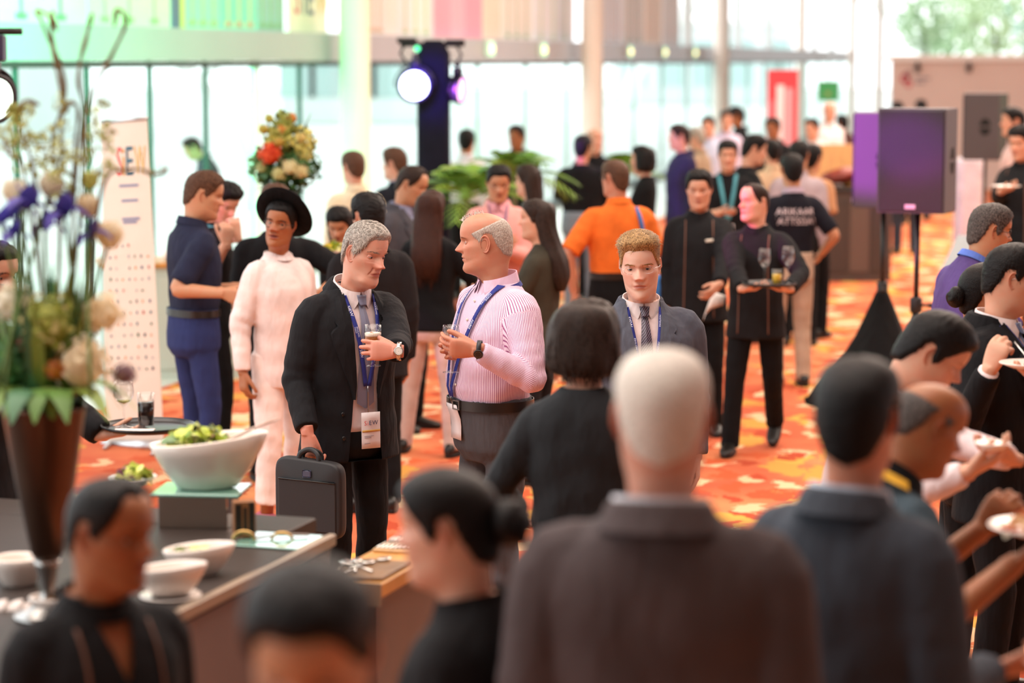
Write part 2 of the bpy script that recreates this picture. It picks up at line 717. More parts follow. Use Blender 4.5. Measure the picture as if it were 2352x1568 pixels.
def make_head(p, lod):
    """Returns pieces in head space (chin at z=0, face towards +y): body geo, eyes, hair, brows."""
    m, n = {3: (116, 144), 2: (72, 88), 1: (44, 52)}[lod]
    P, N, A = head_grid(p, m, n)
    out = {}
    g = Geo()
    V = P.reshape(-1, 3)
    F = grid_faces(m, n)
    mw = .0235 * p.get('mouthw', 1.0)
    mo = p.get('mouth_open', 0)
    mi = 0
    ax = np.abs(V[:, 0])
    fr = (V[:, 1] > .055)
    zc = V[:, 2] + .10 * p.get('frown', .3) * ax - .0575
    hh = np.where(zc > 0, .0085 + mo * .5, .0100 + mo * .8) * np.clip(1 - (ax / (mw * 1.1)) ** 2, 0, 1)
    lipw = fr * sstep(hh - np.abs(zc), -.0012, .0012)
    if mo:
        C = V[np.array(F)].mean(1)
        cz = C[:, 2] + .10 * p.get('frown', .3) * np.abs(C[:, 0]) - .0575 + mo * .2
        ee = np.clip(1 - (np.abs(C[:, 0]) / (mw * .85)) ** 2, 0, 1)
        mi = np.where((C[:, 1] > .05) & (np.abs(cz) < mo * .62 * ee), 1, 0).tolist()
    flush = .8 * gz(V[:, 0], .016) * gz(V[:, 2] - .092, .012) * fr + .45 * gz(ax - .045, .018) * gz(V[:, 2] - .092, .018) * fr
    g.add(V, F, mi)
    for sd in (-1, 1):
        Ve, Fe = ear(sd, 20 if lod > 1 else 10)
        es = p.get('ear', 1.0)
        wx = .0715 * p.get('w', 1.0)
        R = rotz(sd * D2R(-14)) @ rotx(D2R(-8))
        g.add((Ve * es) @ R.T + np.array([sd * wx, -.006, .114]), Fe, 0)
        lipw = np.concatenate([lipw, np.zeros(len(Ve))])
        flush = np.concatenate([flush, np.full(len(Ve), .6)])
    # eyes
    gel = []
    eyes = []
    for sd in (-1, 1):
        ge = Geo()
        gel.append(ge)
        dd = (P[:, :, 0] - sd * .0315) ** 2 + (P[:, :, 2] - .1205) ** 2 + (P[:, :, 1] < 0) * 9
        i = np.unravel_index(np.argmin(dd), dd.shape)
        c = np.array([sd * .0315, P[i][1] - .0080, .1205])
        eyes.append(c)
        er = .0125
        yaw, pit = D2R(p.get('eyaw', 0)), D2R(p.get('epit', 0))
        Rr = rotz(yaw) @ rotx(pit)
        angs = [0, 10, 14, 29, 32, 46, 62, 80, 100]
        nn = 20 if lod > 1 else 10
        t = np.linspace(0, 2 * math.pi, nn, endpoint=False)
        rings = []
        for an in angs[1:]:
            q = D2R(an)
            rings.append(np.stack([np.cos(t) * math.sin(q) * er, np.full(nn, math.cos(q) * er), np.sin(t) * math.sin(q) * er], 1))
        Vv, Ff = loft(rings)
        Vv[-2] = (0, er, 0)
        mm = []
        for f in Ff:
            yv = np.mean([Vv[q][1] for q in f]) / er
            mm.append(2 if yv > math.cos(D2R(12.5)) else (1 if yv > math.cos(D2R(30.5)) else 0))
        ge.add(Vv @ Rr.T + c, Ff, mm)
        # eyelids: shells closing over the ball
        if lod > 1:
            opn = p.get('eyeopen', 1.0)
            for lo, hi in ((17 * opn + p.get('epit', 0) * .5, 84), (-18 * opn + p.get('epit', 0) * .3, -84)):
                rg = []
                for q in np.linspace(D2R(lo), D2R(hi), 7):
                    az = np.linspace(-D2R(82), D2R(82), 15)
                    el = q * (1 - .0) * np.ones_like(az)
                    el = D2R(lo) * np.cos(np.clip(np.abs(az) * 1.38, 0, 1.57)) ** .6 + (q - D2R(lo))
                    rl = .0136
                    rg.append(np.stack([np.sin(az) * np.cos(el) * rl, np.cos(az) * np.cos(el) * rl, np.sin(el) * rl], 1))
                Vl, Fl = loft(rg, cap=False, closed=False)
                if lo < 0:
                    Fl = [f[::-1] for f in Fl]
                g.add(Vl + c, Fl, 0)
    out['skin'] = g
    out['lip'], out['flush'] = lipw, flush
    out['eyes'] = gel
    out['eye_c'] = eyes
    # hair
    gh = Geo()
    st = p.get('hair', 'normal')
    if st != 'none':
        HV, keep, mask = hair_shell(p, P, N, A)
        Vh, Fh = compact(HV.reshape(-1, 3), grid_faces(m, n, keep))
        gh.add(Vh, Fh)
        rl = np.random.default_rng(11)
        if p.get('strands') and lod >= 2:
            sel = (mask > .004).reshape(-1)
            SV, SN = HV.reshape(-1, 3)[sel], N.reshape(-1, 3)[sel]
            crown = np.array(p.get('whorl', (0, -.05, .225)))
            fl = p.get('flow')

            def flow(q, nn):
                d = nrm(q - crown)
                if fl == 'back':
                    d = np.array([np.sign(q[0]) * .25, -1.0, -.3]) if q[2] > .15 else np.array([0, -.6, -.8])
                elif fl == 'side':
                    d = np.array([1.0, -.5, -.1]) if q[2] > .18 else np.array([0, -.35, -.9])
                return d
            Vs, Fs = strands(SV - SN * .001, SN, p['strands'], rl, flow, p.get('slen', .022), p.get('swid', .0010), p.get('slift', .22))
            gh.add(Vs, Fs)
        if p.get('wisps'):
            k = p['wisps']
            sv = np.stack([rl.normal(0, .022, k), rl.uniform(-.02, .085, k), np.zeros(k)], 1)
            sv[:, 2] = .2315 - 4.6 * sv[:, 0] ** 2 - 3.2 * (sv[:, 1] - .0) ** 2 - 420 * np.clip(sv[:, 1] - .03, 0, 1) ** 4
            sn = np.array([nrm((q[0] * 1.2, q[1] * .9, .1)) for q in sv])
            Vs, Fs = strands(sv, sn, k * 2, rl, lambda q, nn: np.array([.3, .5, .9]), .040, .0009, .5)
            gh.add(Vs, Fs)
        long = p.get('long')
        if long:
            lv = []
            nn = 40 if lod > 1 else 22
            t = np.linspace(0, 2 * math.pi, nn, endpoint=False)
            for (zc, yc, hw, hd) in catmull(np.array(long), 22):
                r = ell((0, yc, zc), hw, hd, (1, 0, 0), (0, 1, 0), nn, 2.3)
                wv = 1 + .035 * np.sin(t * 7 + zc * 22) + .02 * np.sin(t * 13 - zc * 35)
                r = (r - np.array([0, yc, zc])) * np.stack([wv, wv, np.ones(nn)], 1) + np.array([0, yc, zc])
                lv.append(r)
            Vl, Fl = loft(lv)
            gh.add(Vl, Fl)
            if p.get('lstrands') and lod >= 2:
                VV = np.array(lv).reshape(-1, 3)
                cc = VV.copy()
                cc[:, 0] *= 0
                cc[:, 1] = -.04
                NN = VV - cc
                NN /= np.linalg.norm(NN, axis=1)[:, None] + 1e-9
                Vs, Fs = strands(VV, NN, p['lstrands'], rl, lambda q, nn: np.array([0, 0, -1.0]), p.get('lslen', .09), .0022, .03)
                gh.add(Vs, Fs)
        bun = p.get('bun')
        if bun:
            (bx, by, bz), br = bun
            Vb, Fb = sphere((0, 0, 0), br, 26, 18, (1.1, .85, 1))
            a = np.arctan2(Vb[:, 0], Vb[:, 2])
            rr = np.linalg.norm(Vb[:, [0, 2]], axis=1)
            Vb = Vb * (1 + .09 * np.sin(a * 2 + rr * 190))[:, None]
            gh.add(Vb + np.array([bx, by, bz]), Fb)
            Vc, Fc = tube([(0, -.07, bz + .01), (bx, by + .01, bz)], [.03, .02], 12)
            gh.add(Vc, Fc)
    # brows
    if lod > 1 and p.get('brows', True):
        rb = np.random.default_rng(5)
        bw = []
        for sd in (-1, 1):
            for k in range(70 if lod == 3 else 30):
                u = rb.uniform(0, 1)
                x = sd * (.0135 + .036 * u)
                z = .1365 + .0065 * math.sin(u * 2.3) - .003 * u + rb.normal(0, .0013) + p.get('browz', 0)
                dd = (P[:, :, 0] - x) ** 2 + (P[:, :, 2] - z) ** 2 + (P[:, :, 1] < 0) * 9
                i = np.unravel_index(np.argmin(dd), dd.shape)
                c = np.array([x, P[i][1] + .0005, z])
                d = np.array([sd * .8, -.25, .5 - u * .9])
                sw = np.array([0, .2, 1]) * .0010
                e = c + nrm(d) * .008 + np.array([0, .0012, 0])
                bw.append((c - sw, c + sw, e))
        Vb = np.array(bw).reshape(-1, 3)
        gh.add(Vb, [(3 * k, 3 * k + 1, 3 * k + 2) for k in range(len(bw))])
        if p.get('stubble'):
            sel = (P[:, :, 2] < .085) & (P[:, :, 2] > -.005) & (P[:, :, 1] > -.01)
    out['hair'] = gh
    return out
# ------------------------------------------------------------------ people
TORSO = {  # z above pelvis, half width, half depth, centre y
    'shirt': [(-.035, .150, .104, .002), (.00, .154, .108, .004), (.10, .160, .118, .010), (.20, .170, .122, .010), (.31, .184, .124, .004),
              (.375, .178, .114, -.004), (.42, .158, .100, -.010), (.455, .120, .084, -.018), (.482, .086, .071, -.022), (.512, .064, .063, -.022)],
    'loose': [(-.20, .182, .130, .004), (-.12, .180, .130, .006), (.00, .172, .126, .008), (.10, .170, .124, .010), (.20, .176, .126, .010),
              (.31, .188, .128, .004), (.375, .182, .117, -.004), (.42, .162, .102, -.010), (.455, .124, .086, -.018), (.482, .088, .073, -.022), (.512, .066, .064, -.022)],
    'jacket': [(-.205, .200, .146, .002), (-.12, .194, .142, .004), (.00, .180, .134, .008), (.10, .174, .132, .012), (.20, .182, .136, .012),
               (.31, .190, .138, .004), (.375, .190, .128, -.004), (.42, .174, .112, -.012), (.455, .138, .094, -.020), (.484, .096, .080, -.024), (.515, .074, .072, -.024)],
    'blazer': [(-.13, .190, .140, .000), (-.06, .178, .132, .002), (.04, .150, .114, .006), (.12, .146, .112, .010), (.22, .160, .124, .016),
               (.31, .168, .128, .012), (.385, .168, .112, -.004), (.43, .156, .098, -.012), (.464, .128, .082, -.018), (.490, .088, .070, -.022), (.512, .066, .062, -.022)],
    'fshirt': [(-.02, .138, .102, .000), (.03, .138, .105, .004), (.12, .136, .104, .010), (.22, .150, .118, .018),
               (.31, .156, .120, .012), (.385, .156, .104, -.004), (.43, .144, .092, -.012), (.464, .116, .078, -.018), (.490, .080, .066, -.022), (.512, .060, .058, -.022)],
}
TORSO['tunic'] = [(z, a * .97, b * .97, c) for z, a, b, c in TORSO['jacket']]


class Rig:
    """Posed skeleton in person space (x right, y forward, z up, feet on z = 0)."""

    def __init__(self, q, s, face, root):
        self.q, self.s = q, s
        self.face, self.root = face, root
        self.lean = D2R(q.get('lean', 0))
        self.side = D2R(q.get('side', 0))
        self.bw = q.get('bw', 1.0)
        self.drop = q.get('drop', 0.0)
        zs = np.linspace(-.4, .8, 241)
        ang = self.lean * np.clip((zs + .05) / .38, 0, 1) + D2R(q.get('hunch', 0)) * np.clip((zs - .2) / .3, 0, 1)
        sd = self.side * np.clip((zs + .05) / .38, 0, 1)
        dz = zs[1] - zs[0]
        i0 = int(np.argmin(np.abs(zs)))
        y = np.cumsum(np.sin(ang)) * dz
        z = np.cumsum(np.cos(ang) * np.cos(sd)) * dz
        x = np.cumsum(np.sin(sd)) * dz
        self.zs, self.ang, self.sd = zs, ang, sd
        self.sx, self.sy, self.sz = x - x[i0], y - y[i0], z - z[i0]
        self.pel = np.array([0, q.get('hipy', -math.sin(self.lean) * .16), .95 - self.drop])

    def T(self, x, y, z):
        """Torso space -> person space (arrays allowed)."""
        x, y, z = np.broadcast_arrays(np.asarray(x, float), np.asarray(y, float), np.asarray(z, float))
        a = np.interp(z, self.zs, self.ang)
        b = np.interp(z, self.zs, self.sd)
        X = self.pel[0] + np.interp(z, self.zs, self.sx) + x * np.cos(b) * 1.0
        Y = self.pel[1] + np.interp(z, self.zs, self.sy) + y * np.cos(a)
        Z = self.pel[2] + np.interp(z, self.zs, self.sz) - y * np.sin(a) - x * np.sin(b)
        return np.stack([X, Y, Z], -1) * self.s

    def RT(self, z=.5):
        a = float(np.interp(z, self.zs, self.ang))
        b = float(np.interp(z, self.zs, self.sd))
        return roty(b) @ rotx(-a)

    def local(self, W):
        return rotz(-self.face) @ (np.asarray(W, float) - self.root)

    def world(self, L):
        return rotz(self.face) @ np.asarray(L, float) + self.root


def ik(S, T, l1, l2, pole):
    d = T - S
    L = np.linalg.norm(d)
    mx = (l1 + l2) * .998
    if L > mx:
        T = S + d / L * mx
        d, L = T - S, mx
    a = (l1 * l1 - l2 * l2 + L * L) / (2 * L)
    h = math.sqrt(max(l1 * l1 - a * a, 0))
    u = d / L
    pp = np.asarray(pole, float)
    pp = nrm(pp - np.dot(pp, u) * u)
    return S + u * a + pp * h, T


def hand_geo(side, curl=(25, 30, 20), thumb=(35, 15), spread=1.0, pinch=False, per=None):
    """Hand in its own space: wrist at origin, fingers along +y, palm towards -z. side +1 = right."""
    g = Geo()
    rings = []
    for y, hw, ht, z in ((-.03, .026, .020, 0), (.0, .028, .0195, 0), (.02, .033, .0185, -.001), (.05, .040, .0165, -.002), (.078, .042, .0145, -.001), (.093, .039, .0115, -.002), (.101, .033, .007, -.003)):
        rings.append(ell((0, y, z), hw, ht, (1, 0, 0), (0, 0, 1), 18, 2.5))
    g.add(*loft(rings))
    fx = [-.0300, -.0105, .0095, .0285]
    fl = [.070, .078, .072, .056]
    fy = [.088, .093, .090, .080]
    fr = [.0092, .0094, .0090, .0080]
    for k in range(4):
        x0 = fx[k] * side * 1.0
        c = per[k] if per else curl
        pos = np.array([x0, fy[k] - .014, -.002])
        ang = D2R(4)
        sp = D2R((-6, -1, 3, 8)[k] * spread) * side
        pts, rad = [pos.copy()], [fr[k] * 1.05]
        for j, (fr_l, cj) in enumerate(zip((.46, .30, .24), c)):
            ln = fl[k] * fr_l + (.014 if j == 0 else 0)
            for h in range(3):
                ang += D2R(cj) / 3
                d = np.array([math.sin(sp) * math.cos(ang), math.cos(ang) * math.cos(sp), -math.sin(ang)])
                pos = pos + d * ln / 3
                pts.append(pos.copy())
                rad.append(fr[k] * (1.04 if h == 2 and j < 2 else 1.0) * (1 - .08 * j - .02 * h))
        g.add(*tube(pts, rad, 10, hint=(0, 0, 1), round_end=True))
    # thumb leaves the side of the palm near its base
    out, bend = thumb
    pos = np.array([-.020 * side, .018, -.006])
    d0 = nrm((-math.sin(D2R(out)) * side, math.cos(D2R(out)), -.35))
    pts, rad = [pos.copy()], [.0155]
    d = d0.copy()
    for j, (ln, r) in enumerate(((.022, .0145), (.022, .0120), (.018, .0108), (.016, .0104), (.013, .0098), (.012, .0090))):
        if j >= 2:
            ax = np.array([side * .25, .25, side * 1.0]) if not pinch else np.array([side * .8, 0, side * .6])
            a = D2R(bend) / 2
            ax = nrm(ax)
            d = d * math.cos(a) + np.cross(-ax, d) * math.sin(a) + ax * np.dot(ax, d) * (1 - math.cos(a))
        pos = pos + d * ln
        pts.append(pos.copy())
        rad.append(r)
    g.add(*tube(pts, rad, 10, hint=(0, 0, 1), round_end=True))
    return g


def wavy_tube(path, rad, n, amp, phase, k=95.0, mask=None, hint=(0, 1, 0)):
    """Sleeve or trouser leg with cloth folds running round it."""
    P = np.asarray(path, float)
    m = len(P)
    T = np.gradient(P, axis=0)
    T /= np.linalg.norm(T, axis=1)[:, None] + 1e-12
    u = nrm(np.asarray(hint, float) - np.dot(hint, T[0]) * T[0])
    L = np.concatenate([[0], np.cumsum(np.linalg.norm(np.diff(P, axis=0), axis=1))])
    t = np.linspace(0, 2 * math.pi, n, endpoint=False)
    rings = []
    for i in range(m):
        u = nrm(u - np.dot(u, T[i]) * T[i])
        w = np.cross(T[i], u)
        a = amp if mask is None else amp * mask[i]
        r = rad[i] * (1 + a * np.sin(k * L[i] + 1.7 * np.sin(t + phase) + phase) + .6 * a * np.sin(.62 * k * L[i] - 2.3 * np.sin(t * 1 + 2 * phase) + 2 * phase))
        rings.append(P[i] + np.cos(t)[:, None] * w * r[:, None] + np.sin(t)[:, None] * u * r[:, None])
    return loft(rings)


def arm_path(S0, S, E, W, m=26):
    """Shoulder to wrist with a rounded elbow."""
    P = [S0, S]
    P += [S + (E - S) * t for t in (.35, .7, .9)]
    mid = E * .72 + (S * .9 + W * 1.1) / 2 * .28
    P += [E * .9 + mid * .1]
    P += [E + (W - E) * t for t in (.12, .35, .7, 1.0)]
    return catmull(np.array(P), m)


def person(q, lod=None):
    """Build one person from the spec q. Returns the rig (with hands) for placing held things."""
    d = q['d']
    if lod is None:
        lod = q.get('lod', 3 if 8.5 < d < 13 else (2 if d < 19 else 1))
    face = D2R(q['face'])
    hp_ = dict(q.get('head', {}))
    hsc = q.get('hs', 1.0)
    fem = q.get('fem', False)
    htop = hp_.get('hat_h', hp_.get('top', .018) if hp_.get('hair', 'normal') != 'bald' else .002)
    # first pass at unit scale gives the scale that puts the head top where it is seen
    r0 = Rig(q, 1.0, 0, np.zeros(3))
    Rt = r0.RT(.5)
    hy, hpit, hr = D2R(q.get('hy', 0)), D2R(q.get('hp', 0)), D2R(q.get('hr', 0))
    Rh = rotz(hy) @ rotx(-hpit) @ roty(hr)
    Rh = (Rh if q.get('headfree', True) else Rt @ Rh)
    neck = r0.T(0, -.018, .50)
    npit = q.get('neckf', .018)
    piv = neck + Rt @ np.array([0, npit, .058])
    ctop = piv + Rh @ (np.array([0, .02, .231 + htop - .02]) * hsc)
    W = at(q['px'], q['top'], d)
    zc = float(ctop[2])
    cand = [piv + Rh @ (np.array([0, y, z - .02]) * hsc) for y, z in ((.0, .231 + htop), (-.07, .21 + htop * .8), (.07, .21 + htop * .8), (-.1, .16))]
    zc = max(float(c[2]) for c in cand)
    s = W[2] / zc
    if 'h' in q:
        s = q['h'] / 1.75
    root = W - rotz(face) @ (ctop * s)
    root[2] = q.get('z0', 0.0)
    R = Rig(q, s, face, root)
    bw = R.bw
    rt = empty('person', root, face, q['label'], 'person', q.get('group'))
    R.rt = rt
    skin = skin_mat('skin_' + q.get('skin', 'fair'), SKINS[q.get('skin', 'fair')], LIPS[q.get('skin', 'fair')])
    hmat = HAIRM[q.get('hairc', 'black')]
    # ---------------- head
    H = make_head(hp_, lod)
    piv_s = piv * s
    sc = s * hsc

    def headmap(V):
        v = (V - np.array([0, -.03, .02])) * np.array([1, 1, 1])
        w = sstep(V[:, 2], -.120, .010)[:, None]
        a = (v * sc) @ Rh.T
        b = (v * sc) @ Rt.T
        return piv_s + a * w + b * (1 - w) + 0 * v

    R.headmap = lambda P: headmap(np.atleast_2d(np.asarray(P, float)))
    R.Rh, R.sc = Rh, sc
    gb = Geo()
    gb.add(headmap(H['skin'].verts()), H['skin'].F, H['skin'].Mi)
    ges = [Geo().add(headmap(e.verts()), e.F, e.Mi) for e in H['eyes']]
    gh = Geo()
    if H['hair'].V:
        hv = H['hair'].verts()
        if q.get('hairfall'):      # long hair hangs from the head, following gravity and back
            hv = hv.copy()
        gh.add(headmap(hv), H['hair'].F)
    # ---------------- skeleton of limbs
    tors = TORSO[q.get('cut', {'suit': 'jacket', 'polo': 'shirt', 'tee': 'loose', 'shirt': 'shirt', 'tunic': 'tunic', 'blazer': 'blazer',
                               'fshirt': 'fshirt', 'dress': 'fshirt'}[q['wear']])]
    belly = q.get('belly', 0)
    tors = [(z, a * bw, b * (1 + .5 * (bw - 1)) + belly * .5 * float(gz(z - .08, .12)), c + belly * .5 * float(gz(z - .08, .12))) for z, a, b, c in tors]
    zt = np.array([t[0] for t in tors])
    at_, bt_, ct_ = [np.array([t[k] for t in tors]) for k in (1, 2, 3)]
    pw = 2.25

    def front(x, z, off=0.0, back=False):
        a, b, c = np.interp(z, zt, at_), np.interp(z, zt, bt_), np.interp(z, zt, ct_)
        y = b * (1 - np.clip(np.abs(x) / a, 0, .98) ** pw) ** (1 / pw)
        return c + (-1 if back else 1) * (y + off)

    def pt(x, z, off=0.0, back=False):
        x, z = np.asarray(x, float), np.asarray(z, float)
        return R.T(x, front(x, z, off, back), z)

    R.pt = pt
    shx = (.128 if fem else .152) * bw
    shz = .405
    arms = {}
    for nm, sd in (('R', 1), ('L', -1)):
        a = dict(q.get(nm) or {})
        S = R.T(sd * shx, -.012, shz + a.get('shrug', 0))
        S0 = R.T(sd * shx * .45, -.014, shz + .012)
        l1, l2 = (.285 if not fem else .265) * s, (.250 if not fem else .235) * s
        if 'px' in a:
            Tt = R.local(at(*a['px']))
        elif 't' in a:
            Tt = np.array(a['t']) * s
        else:
            Tt = S + np.array([sd * .045, .035 + a.get('fy', 0.0), -.525 if not fem else -.49]) * s
        if 'wpole' in a:
            a['pole'] = rotz(-face) @ np.array(a['wpole'], float)
        pole = a.get('pole', (sd * .55, -.8, -.25))
        E, Wr = ik(S, Tt, l1, l2, pole)
        fd = nrm(a.get('fd', nrm(Wr - E) * .8 + np.array([0, .15, -.3]) if ('px' in a or 't' in a) else (0, .12, -1)))
        pn = np.asarray(a.get('pn', (-sd, 0, 0) if not ('px' in a or 't' in a) else (-sd * .5, 0, .8)), float)
        pn = nrm(pn - np.dot(pn, fd) * fd)
        if 'wfd' in a:
            fd = nrm(rotz(-face) @ np.array(a['wfd'], float))
            pn = rotz(-face) @ np.array(a.get('wpn', (0, .3, 1)), float)
            pn = nrm(pn - np.dot(pn, fd) * fd)
        Rhd = np.stack([np.cross(fd, -pn), fd, -pn], 1)
        arms[nm] = dict(S=S, S0=S0, E=E, W=Wr, R=Rhd, sd=sd, a=a)
        if lod >= 2 or a.get('show'):
            hg = hand_geo(sd, a.get('curl', (22, 28, 20)), a.get('thumb', (32, 12)), a.get('spread', 1.0), a.get('pinch', False), a.get('per'))
            hv = hg.verts() * s * (.94 if fem else 1.0)
            Vh = hv @ Rhd.T + Wr
            ga = Geo()
            ga.add(Vh, hg.F)
            if q.get('bare', False) or q['wear'] in ('polo', 'tee') and not q.get('longsl'):
                pth = arm_path(S0, S, E, Wr + fd * .008 * s, 22)
                rr = np.interp(np.linspace(0, 1, 22), [0, .2, .45, .55, .66, .85, 1], [.05, .052, .043, .040, .043, .033, .027]) * s * (.84 if fem else 1.0)
                ga.add(*tube(pth, rr, 14, hint=(0, 1, 0.2)))
            else:
                pth = [E + (Wr - E) * t for t in (.3, .6, .85, 1.0)] + [Wr + fd * .012 * s]
                ga.add(*tube(pth, np.array([.032, .032, .029, .027, .026]) * s * (.9 if fem else 1), 12))
            vx = {3: .0036, 2: .0052, 1: .008}[lod]
            gb.add(*remesh(ga.verts(), ga.F, vx * s, 2))
        arms[nm]['hand'] = lambda y, x=0, z=0, Wr=Wr, Rhd=Rhd: Wr + Rhd @ (np.array([x, y, z]) * s)
    R.arms = arms
    # core of the body inside the clothes
    rings = [R.T(e[:, 0], e[:, 1], np.full(len(e), z)) for z, a, b, c in tors if z > -.1 for e in [ell((0, c, 0), a * .86, b * .84, (1, 0, 0), (0, 1, 0), 20, pw)]]
    gb.add(*loft(rings))
    # ---------------- legs
    legs = {}
    zf = q.get('foot_z', {})
    for nm, sd in (('R', 1), ('L', -1)):
        lg = q.get('leg' + nm, (0, 0, 0))
        hip = R.T(sd * (.088 * (1 if not fem else .95)), 0, -.07)
        dx, dy, dz = lg[:3]
        ank = np.array([sd * .105 + dx, dy, .085 + dz]) * s
        kp = (sd * .12, 1, 0)
        K, A_ = ik(hip, ank, .404 * s, .396 * s, kp)
        legs[nm] = (hip, K, A_, lg)
    if q.get('legs', True):
        gc = Geo()
        wr = [(.058, .162, .1185), (-.01, .165, .1195), (-.08, .172, .126), (-.15, .168, .126), (-.20, .12, .10)]
        if fem:
            wr = [(.09, .128, .098), (.0, .155, .112), (-.08, .175, .128), (-.15, .172, .128), (-.20, .12, .10)]
        wr = [(z, a * bw, b * bw ** .5 + belly * .5 * float(gz(z - .08, .12))) for z, a, b in wr]
        rings = [R.T(e[:, 0], e[:, 1], np.full(len(e), z)) for z, a, b in wr for e in [ell((0, .004 + belly * .5 * float(gz(z - .08, .12)), 0), a, b, (1, 0, 0), (0, 1, 0), 24, 2.2)]]
        gc.add(*loft(rings))
        wid = q.get('legw', 1.0)
        for nm, sd in (('R', 1), ('L', -1)):
            hip, K, A_, lg = legs[nm]
            end = A_ + np.array([0, 0, -.045 * s]) if not q.get('cuff') else A_ + np.array([0, 0, q['cuff'] * s])
            pth = catmull(np.array([hip + np.array([0, 0, .05 * s]), hip, hip + (K - hip) * .5, K * .96 + .04 * (hip + A_) / 2, K + (end - K) * .35, K + (end - K) * .75, end]), 30)
            u = np.linspace(0, 1, 30)
            rr = np.interp(u, [0, .15, .35, .55, .72, .9, 1], [.080, .084, .078, .064, .062, .060, .060]) * s * wid * (1.0 if not fem else .97)
            if q.get('slim'):
                rr *= np.interp(u, [0, .4, .7, 1], [1, .95, .84, .72])
            mk = np.interp(u, [0, .3, .5, .6, .8, 1], [.1, .25, 1, .6, .5, 1.0])
            gc.add(*wavy_tube(pth, rr, 20, .035 * q.get('fold', 1), sd * 1.3 + d, 70 / s, mk))
            gb.add(*tube([hip, K, A_], np.array([.06, .045, .035]) * s, 8))
        if lod >= 2:
            Vt, Ft = remesh(gc.verts(), gc.F, {3: .0105, 2: .013}[lod] * s, 2)
        else:
            Vt, Ft = gc.verts(), gc.F
        gt = Geo().add(Vt, Ft)
        gt.build('trousers', cloth(q.get('trousers', ('black_trousers', '#17171a'))[0], q.get('trousers', ('black_trousers', '#17171a'))[1]), rt)
        for nm, sd in (('R', 1), ('L', -1)):
            hip, K, A_, lg = legs[nm]
            fy = D2R(lg[3]) if len(lg) > 3 else D2R(-sd * 8)
            fp = D2R(lg[4]) if len(lg) > 4 else 0.0
            gs = Geo()
            rings = []
            for y, hw, h in ((-.088, .018, .050), (-.078, .030, .066), (-.04, .036, .085), (.0, .037, .088), (.05, .041, .066), (.10, .046, .048), (.15, .043, .038), (.185, .030, .030), (.196, .012, .020)):
                rings.append(ell((0, y, h / 2 + .012), hw, h / 2, (1, 0, 0), (0, 0, 1), 16, 2.6))
            gs.add(*loft(rings), 0)
            sl = [ell((0, y, z), hw, hd, (1, 0, 0), (0, 1, 0), 22, 2.4) for z, hw, hd, y in ((0, .042, .140, .054), (.012, .046, .145, .054), (.022, .045, .144, .054))]
            gs.add(*loft(sl), 1)
            Rf = rotz(fy) @ rotx(fp)
            V = (gs.verts() - np.array([0, 0, .085])) * s @ Rf.T + A_
            go = Geo().add(V, gs.F, gs.Mi)
            sh = q.get('shoes', ('black_shoe_leather', '#15120f'))
            go.build('shoe', [M(sh[0], sh[1], .4, bmp=.2, bscale=90), M('shoe_sole', '#1a1715', .8)], rt)
    # ---------------- upper clothing
    wear = q['wear']
    ccol = q['col']
    tmat = q.get('tmat') or cloth(*ccol)
    gc = Geo()
    rings = []
    fold = q.get('fold', 1)
    for z in np.linspace(zt[0], zt[-1], 30):
        a, b, c = np.interp(z, zt, at_), np.interp(z, zt, bt_), np.interp(z, zt, ct_)
        n = 40
        e = ell((0, 0, 0), a, b, (1, 0, 0), (0, 1, 0), n, pw)
        th = np.arctan2(e[:, 1], e[:, 0])
        am = .012 * fold * float(np.interp(z, [-.2, 0, .1, .25, .38, .5], [.7, 1.2, 1.3, .8, .35, 0]))
        k = 1 + am * (np.sin(46 * z + 2.2 * np.sin(th * 2 + d) + d) + .8 * np.sin(th * 7 + 9 * z + d * 2))
        rings.append(R.T(e[:, 0] * k, e[:, 1] * k + c, np.full(n, z)))
    gc.add(*loft(rings))
    short = wear in ('polo', 'tee') and not q.get('longsl')
    if wear != 'dress' and q.get('sleeves', True):
        for nm in ('R', 'L'):
            A = arms[nm]
            pth = arm_path(A['S0'], A['S'], A['E'], A['W'] + (A['E'] - A['W']) * q.get('cuffback', .035), 30)
            u = np.linspace(0, 1, 30)
            base = {'suit': [.060, .074, .062, .058, .056, .050, .046], 'tunic': [.058, .072, .061, .058, .056, .052, .050], 'shirt': [.056, .067, .057, .053, .051, .045, .038],
                    'polo': [.055, .067, .064, .066, .06, .06, .06], 'tee': [.056, .068, .065, .064, .058, .05, .044], 'blazer': [.050, .059, .051, .048, .046, .042, .040],
                    'fshirt': [.046, .054, .047, .045, .043, .038, .034]}[wear]
            rr = np.interp(u, [0, .2, .42, .55, .66, .88, 1], base) * s * (1 + .5 * (bw - 1))
            mk = np.interp(u, [0, .25, .42, .55, .68, .85, 1], [.0, .15, .7, 1.1, .8, .5, .35])
            Wv = wavy_tube(pth, rr, 22, .05 * fold, A['sd'] * 1.1 + d, 95 / s, mk)
            if short:
                cut = int(30 * q.get('slv', .44))
                Wv = wavy_tube(pth[:cut], rr[:cut], 22, .03 * fold, A['sd'] + d, 80 / s)
            gc.add(*Wv)
    vx = {3: .0078, 2: .0115, 1: .018}[lod] * q.get('voxf', 1)
    V, F = remesh(gc.verts(), gc.F, vx * s, 3 if lod > 1 else 1)
    VU = None
    cutf = q.get('open')
